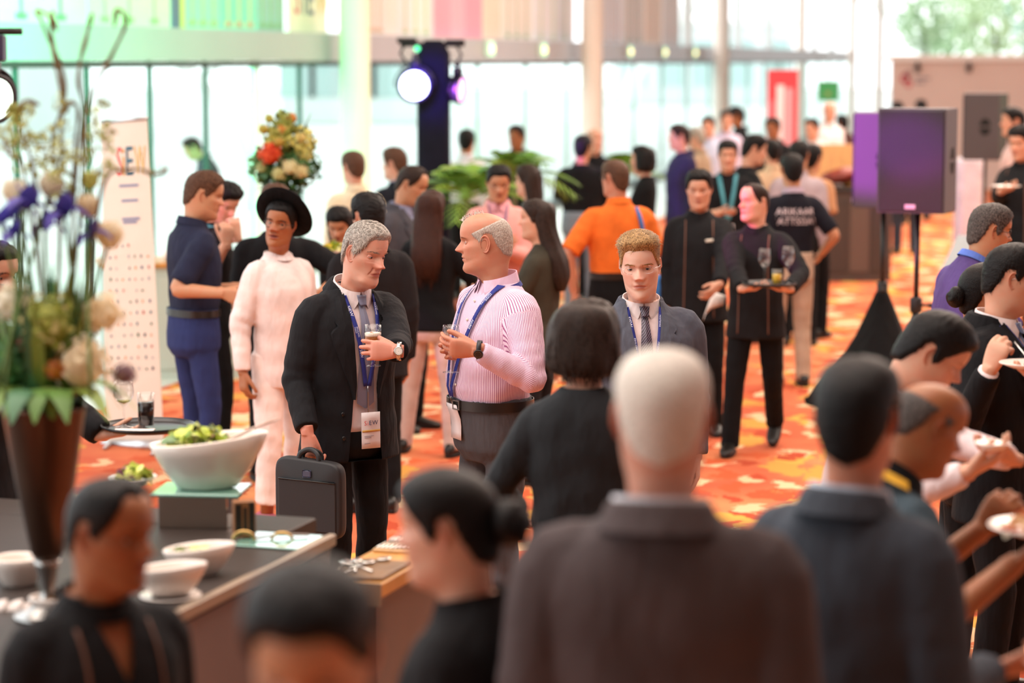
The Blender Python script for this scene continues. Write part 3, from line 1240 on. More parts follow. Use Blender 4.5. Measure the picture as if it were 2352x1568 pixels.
    if cutf:
        # open the front: drop the faces between the two front edges
        zz = [c[0] for c in cutf]
        Lx = [c[1] for c in cutf]
        Rx = [c[2] for c in cutf]
        # invert torso mapping approximately (front half only)
        a = R.lean
        P = V / s
        zl = np.zeros(len(P))
        zg = np.linspace(zt[0] - .03, zt[-1], 90)
        cen = R.T(0 * zg, front(0 * zg, zg), zg) / s
        zl = zg[np.argmin(np.abs(cen[None, :, 2] - P[:, None, 2]) + 0 * P[:, None, 1], axis=1)]
        xl = P[:, 0] - np.interp(zl, R.zs, R.sx)
        mid = R.T(0 * zl, np.interp(zl, zt, ct_), zl) / s
        fsurf = R.T(xl, front(xl, zl), zl) / s
        fr = (P[:, 1] > mid[:, 1] + .02) & (np.abs(P[:, 1] - fsurf[:, 1]) < .030)
        lo, hi = np.interp(zl, zz, Lx), np.interp(zl, zz, Rx)
        inside = fr & (xl > lo) & (xl < hi) & (zl > zz[0] - .03)
        nearl = fr & (np.abs(xl - lo) < vx * .75) & (hi > lo)
        nearh = fr & (np.abs(xl - hi) < vx * .75) & (hi > lo)
        V[nearl, 0] += ((lo - xl) * s)[nearl]
        V[nearh, 0] += ((hi - xl) * s)[nearh]
        inside &= ~(nearl | nearh)
        F = [f for f in F if not all(inside[i] or nearl[i] or nearh[i] for i in f) and not any(inside[i] for i in f)]
        V, F = compact(V, F)
    gt = Geo().add(V, F)
    tname = {'suit': 'jacket', 'blazer': 'jacket', 'tunic': 'uniform_jacket', 'shirt': 'shirt', 'polo': 'polo_shirt', 'tee': 'shirt', 'fshirt': 'blouse', 'dress': 'dress'}[wear]
    topo = gt.build(tname, tmat, rt)
    R.top = topo
    if q.get('stripe'):
        # distance around the nearest bone, for woven stripes that run along torso and sleeves
        P = V
        segs = []
        su = np.zeros(len(P))
        dist = np.full(len(P), 9.0)
        zl = np.clip((P[:, 2] / s - R.pel[2]), -.2, .55)
        c0 = R.T(0 * zl, 0 * zl, zl)
        rel = P - c0
        th = np.arctan2(rel[:, 0], rel[:, 1])
        isarm = np.zeros(len(P), bool)
        su[:] = th * .155 * s
        for nm in ('R', 'L'):
            A = arms[nm]
            for a0, b0, rad in ((A['S'] + (A['E'] - A['S']) * .12, A['E'], .062), (A['E'], A['W'], .050)):
                ab = b0 - a0
                t = np.clip(((P - a0) @ ab) / (ab @ ab), 0, 1)
                q0 = a0 + t[:, None] * ab
                dd = np.linalg.norm(P - q0, axis=1)
                sel = (dd < rad * 1.45 * s) & (dd < dist) & ~((t <= 0) & (rad > .06))
                ax = nrm(ab)
                e1 = nrm(np.cross(ax, (0, 1, .3)))
                e2 = np.cross(ax, e1)
                rr = P - q0
                an = np.arctan2(rr @ e2, rr @ e1)
                su = np.where(sel, an * rad * s, su)
                dist = np.where(sel, dd, dist)
        at2 = topo.data.attributes.new('su', 'FLOAT', 'POINT')
        at2.data.foreach_set('value', su.astype(np.float32))
    # ---------------- shirt under a jacket, collars, tie, lapels
    def band(x0, z0, x1, z1, w, off, m=14, bulge=0.0, back=False, th=.0014, wend=None):
        """Ribbon lying on the chest between two torso-space points."""
        u = np.linspace(0, 1, m)
        x = x0 + (x1 - x0) * u
        z = z0 + (z1 - z0) * u + bulge * np.sin(u * math.pi)
        dx, dz = np.gradient(x), np.gradient(z)
        L = np.hypot(dx, dz)
        nx, nz_ = -dz / L, dx / L
        ww = w if wend is None else w + (wend - w) * u
        A0 = pt(x - nx * ww / 2, z - nz_ * ww / 2, off, back)
        B0 = pt(x + nx * ww / 2, z + nz_ * ww / 2, off, back)
        A1 = pt(x - nx * ww / 2, z - nz_ * ww / 2, off + th, back)
        B1 = pt(x + nx * ww / 2, z + nz_ * ww / 2, off + th, back)
        rings = [np.array([A0[i], B0[i], B1[i], A1[i]]) for i in range(m)]
        return loft(rings)
    R.band = band

    if q.get('under'):
        um = q['under']
        gu = Geo()
        rings = []
        for z in np.linspace(-.08, .515, 26):
            a, b, c = np.interp(z, zt, at_), np.interp(z, zt, bt_), np.interp(z, zt, ct_)
            e = ell((0, c, 0), max(a - .022, .05), max(b - .016, .05), (1, 0, 0), (0, 1, 0), 40, pw)
            k = 1 + .006 * np.sin(70 * z + 2.5 * np.sin(e[:, 0] * 30))
            rings.append(R.T(e[:, 0] * k, e[:, 1] * k, np.full(len(e), z)))
        gu.add(*loft(rings))
        gu.build('shirt', um, rt)

    def collar(mat, r=.068, h=.034, leaf=.046, spread=.55, stand_only=False, name='collar', cy=-.014, z0=.496, gap=.05):
        g = Geo()
        th = np.linspace(gap * .35, 2 * math.pi - gap * .35, 40)
        sx_, cx_ = np.sin(th), np.cos(th)       # th=0 is the front
        fdip = .5 * (1 + cx_)
        rx, ry = r * 1.04, r * 1.02
        near = np.minimum(th, 2 * math.pi - th)
        sgn = np.where(th < math.pi, 1.0, -1.0)

        def ringp(rr, dz, sh=0.0):
            tt = th + sgn * sh * np.exp(-(near / .7) ** 2)
            s2, c2 = np.sin(tt), np.cos(tt)
            x = s2 * (rx + rr)
            y = cy + c2 * (ry + rr + .012 * np.exp(-(near / .6) ** 2) * (dz < -.01))
            z = z0 + h + dz - fdip ** 1.5 * .024 + .010 * (1 - fdip)
            return R.T(x, y, z)
        st0, st1 = ringp(.004, -h * 1.5), ringp(0, 0)
        g.add(*strip(st0, st1))
        if not stand_only:
            lf = leaf * (1 + .45 * np.exp(-((np.minimum(th, 2 * math.pi - th) - gap * .4) / .35) ** 2) * spread * 2)
            o1 = ringp(.0035, .001)
            o2 = ringp(.010, -lf * .5, spread * .35)
            o3 = ringp(.017, -lf, spread * .8)
            g.add(*strip(st1, o1))
            g.add(*strip(o1, o2))
            g.add(*strip(o2, o3))
        else:
            o1 = ringp(.004, 0)
            o2 = ringp(.008, -h * 1.5)
            g.add(*strip(st1, o1))
            g.add(*strip(o1, o2))
        return g.build(name, mat, rt)

    ck = q.get('collar')
    if ck:
        collar(**ck)
    if q.get('tie'):
        tm = q['tie']
        g = Geo()
        o0 = q.get('tie_off', -.008)
        kz = .474
        for (z0, w0, z1, w1, off) in ((kz + .022, .040, kz - .016, .027, o0 + .014),):
            g.add(*band(0, z0, 0, z1, w0, off, 8, th=.012, wend=w1))
        z_e = q.get('tie_end', .06)
        u = np.linspace(0, 1, 20)
        zz = kz - .012 + (z_e - kz) * u
        hw = np.interp(u, [0, .12, .5, .95, 1], [.013, .018, .033, .041, .004])
        A0, B0 = pt(-hw, zz, o0 + .004), pt(hw, zz, o0 + .004)
        C0 = pt(0 * hw, zz, o0 + .010)
        g.add(*strip(A0, C0))
        g.add(*strip(C0, B0))
        g.build('tie', tm, rt)
    if q.get('lapel'):
        lz = q['lapel']
        cutz, cutL, cutR = [c[0] for c in cutf], [c[1] for c in cutf], [c[2] for c in cutf]
        for sd in (-1, 1):
            g = Geo()
            zz = np.linspace(lz, .500, 26)
            inner = np.interp(zz, cutz, cutR if sd > 0 else cutL)
            u = (zz - lz) / (.500 - lz)
            wd = np.interp(u, [0, .25, .55, .70, .715, .73, .80, 1], [.004, .040, .074, .084, .086, .046, .062, .030]) * q.get('lapw', 1)
            A0 = pt(inner - sd * .002, zz, .004)
            B0 = pt(inner + sd * wd, zz - .02 * u, .0125)
            A1 = pt(inner - sd * .002, zz, .012)
            m_ = pt(inner + sd * wd * .5, zz - .01 * u, .0165)
            g.add(*strip(A0, A1))
            g.add(*strip(A1, m_))
            g.add(*strip(m_, B0))
            B2 = pt(inner + sd * wd, zz - .02 * u, -.002)
            g.add(*strip(B0, B2))
            g.build('lapel', tmat, rt)
            # collar of the jacket behind the neck
        g = Geo()
        th = np.linspace(.85, 2 * math.pi - .85, 30)
        x, y = np.sin(th) * .074 * bw ** .5, -.024 + np.cos(th) * .072
        fd_ = .5 * (1 + np.cos(th))
        zt_ = .527 - .022 * fd_
        a0 = R.T(x, y, zt_ - .02)
        a1 = R.T(x * 1.02, y * 1.02, zt_ + .008)
        a2 = R.T(x * 1.14, y * 1.14 - .004, zt_ + .002)
        a3 = R.T(x * 1.38, y * 1.42 - .006, zt_ - .040)
        g.add(*strip(a0, a1))
        g.add(*strip(a1, a2))
        g.add(*strip(a2, a3))
        g.build('jacket_collar', tmat, rt)
    elif wear in ('suit', 'blazer') and not cutf and not hp_.get('long'):
        g = Geo()
        th = np.linspace(.5, 2 * math.pi - .5, 30)
        x, y = np.sin(th) * .074 * bw ** .5, -.024 + np.cos(th) * .072
        zt_ = .527 - .022 * .5 * (1 + np.cos(th))
        a1 = R.T(x * 1.02, y * 1.02, zt_ + .006)
        a0 = R.T(x, y, zt_ - .03)
        a2 = R.T(x * 1.14, y * 1.14 - .004, zt_ + .002)
        a3 = R.T(x * 1.38, y * 1.42 - .006, zt_ - .040)
        g.add(*strip(a0, a1)).add(*strip(a1, a2)).add(*strip(a2, a3))
        g.build('jacket_collar', tmat, rt)
    # cuffs of a shirt showing at the sleeve end
    if q.get('cuffs'):
        for nm in q.get('cuffs_on', ('R', 'L')):
            A = arms[nm]
            dv = nrm(A['W'] - A['E'])
            g = Geo().add(*tube([A['W'] - dv * .05 * s, A['W'] - dv * .002 * s], np.array([.036, .036]) * s, 18, hint=(0, 1, .2)))
            g.build('shirt_cuff', q['cuffs'], rt)
    if q.get('piping'):
        pc = q['piping']
        for sd in (-1, 1):
            g = Geo().add(*band(sd * .088, .455, sd * .098, -.17, .007, .002, 30))
            g.build('piping', M(pc[0], pc[1], .7), rt)
    if q.get('name_tag'):
        x0, z0 = q['name_tag']
        g = Geo().add(*band(x0 - .034, z0, x0 + .034, z0 - .004, .018, .004, 6, th=.003))
        g.build('name_tag', M('name_tag_plate', '#d8cfc0', .4), rt)
    if q.get('belt'):
        g = Geo()
        t = np.linspace(0, 2 * math.pi, 48)
        zb = q.get('beltz', .034)
        a, b = .1655 * bw, .1205 * bw ** .5 + belly * .5 * float(gz(zb - .08, .12))
        cyb = .004 + belly * .5 * float(gz(zb - .08, .12))
        e = np.stack([np.sign(np.cos(t)) * np.abs(np.cos(t)) ** (2 / pw) * a, np.sign(np.sin(t)) * np.abs(np.sin(t)) ** (2 / pw) * b + cyb], 1)
        rg = []
        for dz, o in ((-.019, 0), (-.019, .003), (.019, .003), (.019, 0)):
            rg.append(R.T(e[:, 0] * (1 + o * 6), (e[:, 1] - cyb) * (1 + o * 8) + cyb, np.full(48, zb + dz)))
        for k in range(3):
            g.add(*strip(rg[k], rg[k + 1]))
        bo = g.build('belt', M('belt_leather', '#1b1512', .35), rt)
        g = Geo()
        y0 = cyb + b + .006
        for x0, x1, z0, z1 in ((-.022, .022, .014, .019), (-.022, .022, -.019, -.014), (-.024, -.018, -.019, .019), (.018, .024, -.019, .019), (-.004, .022, -.002, .002)):
            V_, F_ = box(x0, x1, y0, y0 + .004, z0 + zb, z1 + zb)
            V_ = np.array(V_)
            g.add(R.T(V_[:, 0], V_[:, 1], V_[:, 2]), F_)
        g.build('buckle', M('buckle_steel', '#b8b4ac', .25, 1.0), bo, smooth=False)
    # ---------------- lanyard with badge
    ln = q.get('lanyard')
    if ln:
        lm = ln['mat']
        g = Geo()
        x_end, z_end = ln.get('end', (0, .14))
        w = ln.get('w', .019)
        off = ln.get('off', .010)
        for sd in (-1, 1):
            g.add(*band(sd * ln.get('nx', .074), .492, x_end + sd * .008, z_end, w, off, 22))
        th = np.linspace(1.0, 2 * math.pi - 1.0, 26)
        nx = ln.get('nx', .074) + .004
        x, y = np.sin(th) * nx * 1.06, -.020 + np.cos(th) * .080
        z = .506 - .03 * .5 * (1 + np.cos(th)) + ln.get('nz', 0)
        g.add(*strip(R.T(x, y, z), R.T(x * 1.08, y * 1.1, z - .017)))
        lo = g.build('lanyard', lm, rt)
        if ln.get('text'):
            lib = ln['text']
            for sd in (-1, 1):
                g = Geo()
                x0, z0, x1, z1 = sd * ln.get('nx', .074), .492, x_end + sd * .008, z_end
                Lr = math.hypot(x1 - x0, z1 - z0)
                ux, uz = (x1 - x0) / Lr, (z1 - z0) / Lr
                for (s0, txt, size, vo) in lib[sd]:
                    Vx, Fx, wd = text_geo(txt, size)
                    # print runs along the ribbon
                    tt = s0 + Vx[:, 0]
                    vv = (Vx[:, 1] - size * .35 + vo) * (-1)
                    if sd < 0:
                        tt = s0 + (wd - Vx[:, 0])
                        vv = -vv
                    xx = x0 + ux * tt - (-uz) * vv * 0 + (-uz) * vv * 1
                    zz = z0 + uz * tt + ux * vv
                    V3 = pt(xx, zz, off + .0026)
                    g.add(V3, Fx)
                if g.V:
                    g.build('print', M('lanyard_print', '#dfe3f2', .6), lo, smooth=False)['kind'] = 'stuff'
        bd = ln.get('badge')
        if bd:
            bx, bz, bw_, bh = bd[:4]
            bo_ = bd[4] if len(bd) > 4 else .016
            g = Geo().add(*band(bx, bz, bx + .002, bz - bh, bw_, bo_, 6, th=.002))
            bob = g.build('badge', M('badge_card', '#ded5d6', .45), lo)
            g = Geo().add(*band(x_end, z_end, bx, bz - .004, .006, off + .004, 5))
            g.build('clip', M('clip_steel', '#9a9a9e', .3, 1.0), lo)
            if ln.get('badge_print'):
                ln['badge_print'](R, band, pt, bd, bob)
            if ln.get('stripe'):
                g = Geo().add(*band(bx - bw_ * .48, bz - bh * .52, bx + bw_ * .48, bz - bh * .52, .009, bo_ + .0022, 5, th=.0004))
                g.build('stripe', M('badge_gold', '#c79a4a', .5), bob)
    # ---------------- glasses
    if q.get('glasses'):
        gl = q['glasses']
        g = Geo()
        rw, rh, tr = gl.get('rw', .0235), gl.get('rh', .018), gl.get('tr', .0012)
        yb = max(c[1] for c in H['eye_c']) + .021
        gl2 = Geo()
        for sd in (-1, 1):
            t = np.linspace(0, 2 * math.pi, 28, endpoint=True)
            cx = sd * .0325
            pth = np.stack([cx + rw * np.sign(np.cos(t)) * np.abs(np.cos(t)) ** (2 / gl.get('p', 2.4)), yb - .10 * np.abs(cx + rw * np.cos(t)) ** 1.0 * .4 - 0 * t,
                            .1195 + gl.get('dz', 0) + rh * np.sign(np.sin(t)) * np.abs(np.sin(t)) ** (2 / gl.get('p', 2.4))], 1)
            if gl.get('rim', True):
                g.add(*tube(pth, tr, 6))
            V_, F_ = loft([pth[:-1] * np.array([1, 1, 1]), (pth[:-1] - pth[:-1].mean(0)) * .02 + pth[:-1].mean(0)], cap=False)
            gl2.add(V_, F_)
            ox = sd * (.0325 + rw)
            g.add(*tube(np.array([(ox, yb - .004, .122), (ox + sd * .006, yb - .016, .123), (sd * .076, .045, .122), (sd * .0765, -.005, .122), (sd * .075, -.022, .110)]), tr * .9, 6))
        g.add(*tube(np.array([(-.0325 + rw, yb - .001, .122), (0, yb + .003, .126), (.0325 - rw, yb - .001, .122)]), tr, 6))
        go = Geo().add(headmap(g.verts()), g.F).build('glasses', gl['mat'], rt)
        Geo().add(headmap(gl2.verts()), gl2.F).build('lens', glass_mat('spectacle_glass', (.98, .98, .98), fixed=.025), go)
    # ---------------- hat
    if q.get('hat'):
        ht = q['hat']
        g = Geo()
        n = 48
        t = np.linspace(0, 2 * math.pi, n, endpoint=False)
        prof = [(1.02, .0), (1.06, -.003), (1.55, -.004), (1.86, .004), (1.90, .009), (1.86, .012), (1.55, .004), (1.10, .006), (1.04, .014), (1.02, .05), (.96, .085), (.88, .105), (.70, .112), (.42, .104), (.12, .098)]
        rings = []
        for r, z in prof:
            x, y = np.cos(t) * .080 * r, np.sin(t) * .099 * r
            pin = .010 * sstep(np.full(n, z), .07, .11) * gz(np.abs(np.cos(t)) - .7, .3) * (np.sin(t) > 0)
            zz = np.full(n, z) + (.010 * np.cos(2 * t) * -1 if r > 1.5 else 0) - (.012 * gz(np.cos(t), .35) if z > .095 else 0)
            rings.append(np.stack([x * (1 - pin * 6), y, zz], 1))
        V_, F_ = loft(rings)
        Rq = rotx(D2R(ht.get('tilt', 12)))
        V_ = V_ @ Rq.T + np.array([0, -.006 + ht.get('y', 0), ht.get('z', .175)])
        g.add(headmap(V_), F_)
        ho = g.build('hat', cloth('black_felt', '#0c0c0f', .95), rt)
        g = Geo()
        rings = []
        for r, z in ((1.055, .010), (1.065, .012), (1.05, .036), (1.03, .038)):
            rings.append(np.stack([np.cos(t) * .080 * r, np.sin(t) * .099 * r, np.full(n, z)], 1))
        V_, F_ = loft(rings, cap=False)
        V_ = V_ @ Rq.T + np.array([0, -.006 + ht.get('y', 0), ht.get('z', .175)])
        g.add(headmap(V_), F_)
        g.build('hat_band', M('hat_ribbon', '#101014', .5), ho)
    bo = gb.build('body', [skin, M('mouth_dark', '#2a0f0c', .6)], rt)
    nb = len(bo.data.vertices)
    for an in ('lip', 'flush'):
        v = np.zeros(nb, np.float32)
        v[:len(H[an])] = H[an]
        if an == 'flush' and q.get('ruddy_hands'):
            v[len(H[an]):] = q['ruddy_hands']
        bo.data.attributes.new(an, 'FLOAT', 'POINT').data.foreach_set('value', v)
    for ge in (ges if lod >= 2 else []):
        ge.build('eye', [M('eye_white', '#b3a8a0', .3), M('iris_' + q.get('iris', 'brown'), {'brown': '#2d1a10', 'blue': '#46637a', 'grey': '#4c5358'}[q.get('iris', 'brown')], .2), M('pupil', '#040404', .1)], bo)
    if gh.V:
        gh.build('hair', hmat, rt)
    if q.get('watch'):
        nm, kind = q['watch']
        A = arms[nm]
        g = Geo()
        dv = nrm(A['W'] - A['E'])
        c = A['W'] + A['R'] @ np.array([0, -.012, 0]) * s
        bx_, bz_ = A['R'][:, 0], A['R'][:, 2]
        rg = [ell(c + A['R'][:, 1] * o, .0345 * s * k, .0275 * s * k, bx_, bz_, 24, 2.3) for o, k in ((-.009, 1), (-.009, 1.08), (.009, 1.08), (.009, 1))]
        g.add(*loft(rg, cap=False))
        wo = g.build('watch', kind[0], rt)
        fc = c + bz_ * (.030 * s)
        rg = [ell(fc + bz_ * o, r_, r_, bx_, A['R'][:, 1], 24) for o, r_ in ((0, .019), (.007, .019), (.008, .017))]
        Geo().add(*loft(rg)).build('watch_case', kind[1], wo)
        rg = [ell(fc + bz_ * .0086, r_, r_, bx_, A['R'][:, 1], 24) for r_ in (.0155, .001)]
        gd = Geo().add(*loft(rg, cap=False))
        gd.build('dial', kind[2], wo)
        gm = Geo()
        for k in range(12):
            a_ = k * math.pi / 6
            u_ = bx_ * math.cos(a_) + A['R'][:, 1] * math.sin(a_)
            w_ = np.cross(bz_, u_)
            p0, p1 = fc + bz_ * .0092 + u_ * .011, fc + bz_ * .0092 + u_ * .0145
            gm.add([p0 - w_ * .0005, p0 + w_ * .0005, p1 + w_ * .0005, p1 - w_ * .0005], [(0, 1, 2, 3)])
        gm.build('hour_marks', M('watch_marks', '#8c8478', .4), wo, smooth=False)
    return R


SKINS = {'fair': '#cfa38c', 'pink': '#c4947f', 'tan': '#b88a6a', 'asian': '#c89b82', 'brown': '#95613f', 'dark': '#6f442c', 'pale': '#d6b09d', 'red': '#bd866c'}
LIPS = {'fair': '#b4705f', 'pink': '#ad6457', 'tan': '#9c5c4c', 'asian': '#b06a5c', 'brown': '#8a4a40', 'dark': '#6b3a30', 'pale': '#bd7a6c', 'red': '#a85a4a'}
HAIRM = {
    'black': hair_mat('hair_black', '#070607', '#171312', .45),
    'dark': hair_mat('hair_dark_brown', '#150e0b', '#3a2a22', .45),
    'brown': hair_mat('hair_brown', '#2a1a12', '#6b4a36', .5),
    'auburn': hair_mat('hair_auburn', '#1f0f0a', '#4b2a1e', .42),
    'blond': hair_mat('hair_blond', '#5c4127', '#c49c68', .42),
    'grey': hair_mat('hair_grey', '#7d766e', '#b9b2a9', .5),
    'salt': hair_mat('hair_salt', '#9a8d83', '#c6bbb0', .55),
    'white': hair_mat('hair_white', '#b9b2a8', '#ece6dc', .55),
    'iron': hair_mat('hair_iron', '#1c1a1a', '#6a625e', .5),
}
# ------------------------------------------------------------------ the hall
def struct(g, name, mats, parent=None, smooth=False):
    o = g.build(name, mats, parent, smooth)
    if parent is None:
        o['kind'] = 'structure'
    return o


def carpet_mat():
    m, nt, bs = newmat('patterned_carpet')
    bs.inputs['Roughness'].default_value = 0.95
    bs.inputs['Specular IOR Level'].default_value = 0.1
    tc = nt.nodes.new('ShaderNodeTexCoord')
    base = nt.nodes.new('ShaderNodeTexNoise')
    base.inputs['Scale'].default_value = 0.9
    base.inputs['Detail'].default_value = 3
    nt.links.new(tc.outputs['Object'], base.inputs['Vector'])
    src = ramp(nt, base.outputs[0], [(0.36, rgb('#c05c40')), (0.55, rgb('#d07a52')), (0.72, rgb('#d89a68'))])
    # scattered leaf and petal shapes in gold and cream, each with its own direction
    for k, (sc, seed, cols, thr) in enumerate(((2.6, 0.0, ('#d8a24e', '#cf9448'), .30), (3.3, 7.3, ('#e0c49c', '#dcb48c'), .27), (4.6, 3.1, ('#b04a30', '#d0643c'), .30))):
        mp = nt.nodes.new('ShaderNodeMapping')
        mp.inputs['Location'].default_value = (seed, seed * 1.7, 0)
        mp.inputs['Rotation'].default_value = (0, 0, .5 + k * 1.1)
        mp.inputs['Scale'].default_value = (sc * 1.0, sc * .48, 1)
        wn = nt.nodes.new('ShaderNodeTexNoise')
        wn.inputs['Scale'].default_value = 1.6
        wn.inputs['Detail'].default_value = 6
        wn.inputs['Roughness'].default_value = .65
        nt.links.new(tc.outputs['Object'], wn.inputs['Vector'])
        ad = nt.nodes.new('ShaderNodeVectorMath')
        ad.operation = 'MULTIPLY_ADD'
        ad.inputs[1].default_value = (.9, .9, 0)
        nt.links.new(wn.outputs['Color'], ad.inputs[0])
        nt.links.new(tc.outputs['Object'], ad.inputs[2])
        nt.links.new(ad.outputs[0], mp.inputs[0])
        vo = nt.nodes.new('ShaderNodeTexVoronoi')
        vo.voronoi_dimensions = '2D'
        vo.inputs['Scale'].default_value = 1.0
        nt.links.new(mp.outputs[0], vo.inputs['Vector'])
        sel = nt.nodes.new('ShaderNodeSeparateColor')
        nt.links.new(vo.outputs['Color'], sel.inputs[0])
        lt = nt.nodes.new('ShaderNodeMath')
        lt.operation = 'LESS_THAN'
        lt.inputs[1].default_value = thr
        nt.links.new(vo.outputs['Distance'], lt.inputs[0])
        gt = nt.nodes.new('ShaderNodeMath')
        gt.operation = 'GREATER_THAN'
        gt.inputs[1].default_value = .30
        nt.links.new(sel.outputs[0], gt.inputs[0])
        ml = nt.nodes.new('ShaderNodeMath')
        ml.operation = 'MULTIPLY'
        nt.links.new(lt.outputs[0], ml.inputs[0])
        nt.links.new(gt.outputs[0], ml.inputs[1])
        cr = ramp(nt, sel.outputs[1], [(0.2, rgb(cols[0])), (0.8, rgb(cols[1]))])
        mx = nt.nodes.new('ShaderNodeMix')
        mx.data_type = 'RGBA'
        nt.links.new(ml.outputs[0], mx.inputs[0])
        nt.links.new(src, mx.inputs[6])
        nt.links.new(cr, mx.inputs[7])
        src = mx.outputs[2]
    nt.links.new(src, bs.inputs['Base Color'])
    n = noise_to(nt, 260, 2)
    bump(nt, bs, n.outputs[0], .4, .004)
    return m


# the long glazed side of the hall runs back to the right
WO = np.array([-1.95, 30.0])
WE = np.array([.2425, .970])
WN = np.array([.970, -.2425])


def wp(t, o, z):
    q = WO + WE * t + WN * o
    return (q[0], q[1], z)


def wallbox(g, t0, t1, o0, o1, z0, z1, mi=0):
    P = [wp(t, o, z) for z in (z0, z1) for o in (o0, o1) for t in (t0, t1)]
    F = [(0, 2, 3, 1), (4, 5, 7, 6), (0, 1, 5, 4), (2, 6, 7, 3), (0, 4, 6, 2), (1, 3, 7, 5)]
    g.add(P, F, mi)
    return g


def t_of(px, off=0.0):
    k = (px - 1176.0) / FPX
    Y = 9.45 / (.25 - k)
    return (Y - 30) / .970


g = Geo().add([(-10.2, -3, 0), (45, -3, 0), (45, 90, 0), (13.05, 90, 0)], [(0, 1, 2, 3)])
struct(g, 'floor', carpet_mat())
g = Geo()
wallbox(g, -14, 58, 0.0, 2.3, 0.0, 0.006)
struct(g, 'trim_1', M('pale_stone', '#c8d2c9', .25, var=.06, vscale=2))
g = Geo().add([(-120, -20, -.03), (90, -20, -.03), (90, 220, -.03), (-120, 220, -.03)], [(0, 1, 2, 3)])
struct(g, 'ground', M('outdoor_paving', '#cdd3cf', .8, var=.1, vscale=.3))

fascia_m = M('fascia_panel', '#a8a6aa', .45, var=.03, vscale=1)
g = wallbox(Geo(), -14, 58, -.05, .10, 2.42, 2.745)
struct(g, 'wall_left', fascia_m)
g = wallbox(Geo(), -14, 58, -.08, .10, 2.36, 2.418)
struct(g, 'trim_2', M('dark_teal_frame', '#16302e', .5))
g = wallbox(Geo(), -14, 58, -.10, .12, 0, .10)
struct(g, 'baseboard_left', M('dark_teal_frame', '#16302e', .5))

# upper level: printed panels behind the ledge, each hung on its own
PAN = [(-60, 235, '#d8dfc4'), (238, 424, '#d3e0c2'), (427, 446, '#5b6a86'), (446, 456, '#d8d86a'), (456, 536, '#9fdcc4'), (537, 618, '#86d2c0'), (619, 680, '#93b4b4'),
       (690, 776, '#ece0cd'), (854, 905, '#e6e0da'), (907, 935, '#efe4da'), (937, 1014, '#eae6e4'), (1017, 1055, '#efa0b4'), (1057, 1085, '#f0aebf'), (1087, 1126, '#ee9db2'),
       (1128, 1168, '#ecd8c6'), (1170, 1238, '#ebe3dc'), (1240, 1332, '#e6e6ea'), (1386, 1440, '#e3e3ea'), (1442, 1490, '#e4d6d0'), (1492, 1530, '#ecd2bd'), (1532, 1570, '#e6dcd8')]
for k, (p0, p1, c) in enumerate(PAN):
    g = wallbox(Geo(), t_of(p0), t_of(p1), -.16, -.12, 2.745 if p0 != 690 else 2.66, 4.4)
    o = struct(g, 'panel', M('printed_panel_%d' % k, c, .55, var=.05, vscale=.8))
    o['kind'] = 'thing'
    nmc = ['pale green', 'light green', 'slate blue', 'yellow', 'mint', 'turquoise', 'grey teal', 'cream lettered', 'off-white', 'ivory', 'white',
           'rose pink', 'light pink', 'deep pink', 'beige', 'sandy white', 'bluish white', 'cool white', 'dusty white', 'peach', 'greyish white'][k]
    where = ('on the glazed wall, over the dark tower' if 850 < p0 < 1130 else ('between the second and third round columns' if p0 > 1340 else ('between the first two round columns' if p0 > 1127 else 'left of the first round column')))
    tag(o, '%s printed panel above the ledge %s' % (nmc, where.replace('on the glazed wall, over', 'over')), 'panel', kind='thing')
    if p0 == 690:       # letters cut off by the frame above
        for txt, tt, col in (('S', .1, '#e0556b'), ('I', .36, '#38507f'), ('E', .5, '#38507f'), ('W', .78, '#d8b56a')):
            Vx, Fx, w = text_geo(txt, .55)
            t0 = t_of(690) + (t_of(776) - t_of(690)) * (tt * .86 + .04)
            P3 = [wp(t0 + v[0] * .9, -.115, 2.96 + v[1]) for v in Vx]
            Geo().add(P3, Fx).build('letter', M('logo_' + col[1:], col, .6), o, smooth=False)
    elif p1 - p0 > 40:  # drawn outlines on the panel
        g2 = Geo()
        for j in range(3):
            tc_ = t_of(p0 + (p1 - p0) * (.2 + .3 * j))
            wallbox(g2, tc_ - .03, tc_ + .03, -.12, -.115, 2.78, 3.9)
            wallbox(g2, tc_ - .12, tc_ + .12, -.12, -.115, 2.78, 2.84)
            g2.build('drawn_line', M('panel_line_%d' % (k % 3), ['#8fae8a', '#b7c79a', '#d6b79a'][k % 3], .6), o, smooth=False)
            g2 = Geo()

# glazing bars and panes
bar_m = M('dark_teal_frame', '#16302e', .5)
pane_m = glass_mat('facade_glass', (.92, .975, .96), fixed=.05)
wn_ = 0
ts = [(-13.0, 'b')] + [(((20.8 + 1.44 * k) - 30) / .970, 'b') for k in range(-2, 6)] + [((28 - 30) / .970, 'b')]
ts = sorted(set(round(t, 3) for t, _ in ts)) + [0.0] + [2.97 * k for k in range(1, 20)]
for k, t in enumerate(ts[:-1]):
    wn_ += 1
    w = empty('window_%d' % wn_, wp(t, 0, 0))
    w['kind'] = 'structure'
    off = np.array(wp(t, 0, 0))
    post = abs(t - (26.4 - 30) / .970) < .25
    hw = .10 if post else (.013 if t < .5 else .03)
    g = Geo()
    wallbox(g, t - hw, t + hw, -.025, .025, 0, 2.42)
    g.V = [v - off for v in g.V]
    g.build('mullion', M('white_post', '#e4e8e6', .5) if post else (bar_m if t < .5 else M('grey_frame', '#9fb4ae', .4)), w, smooth=False)
    g = Geo()
    wallbox(g, t + hw, ts[k + 1] - .02, -.008, .008, .1, 2.36)
    g.V = [v - off for v in g.V]
    g.build('pane', pane_m, w, smooth=False)
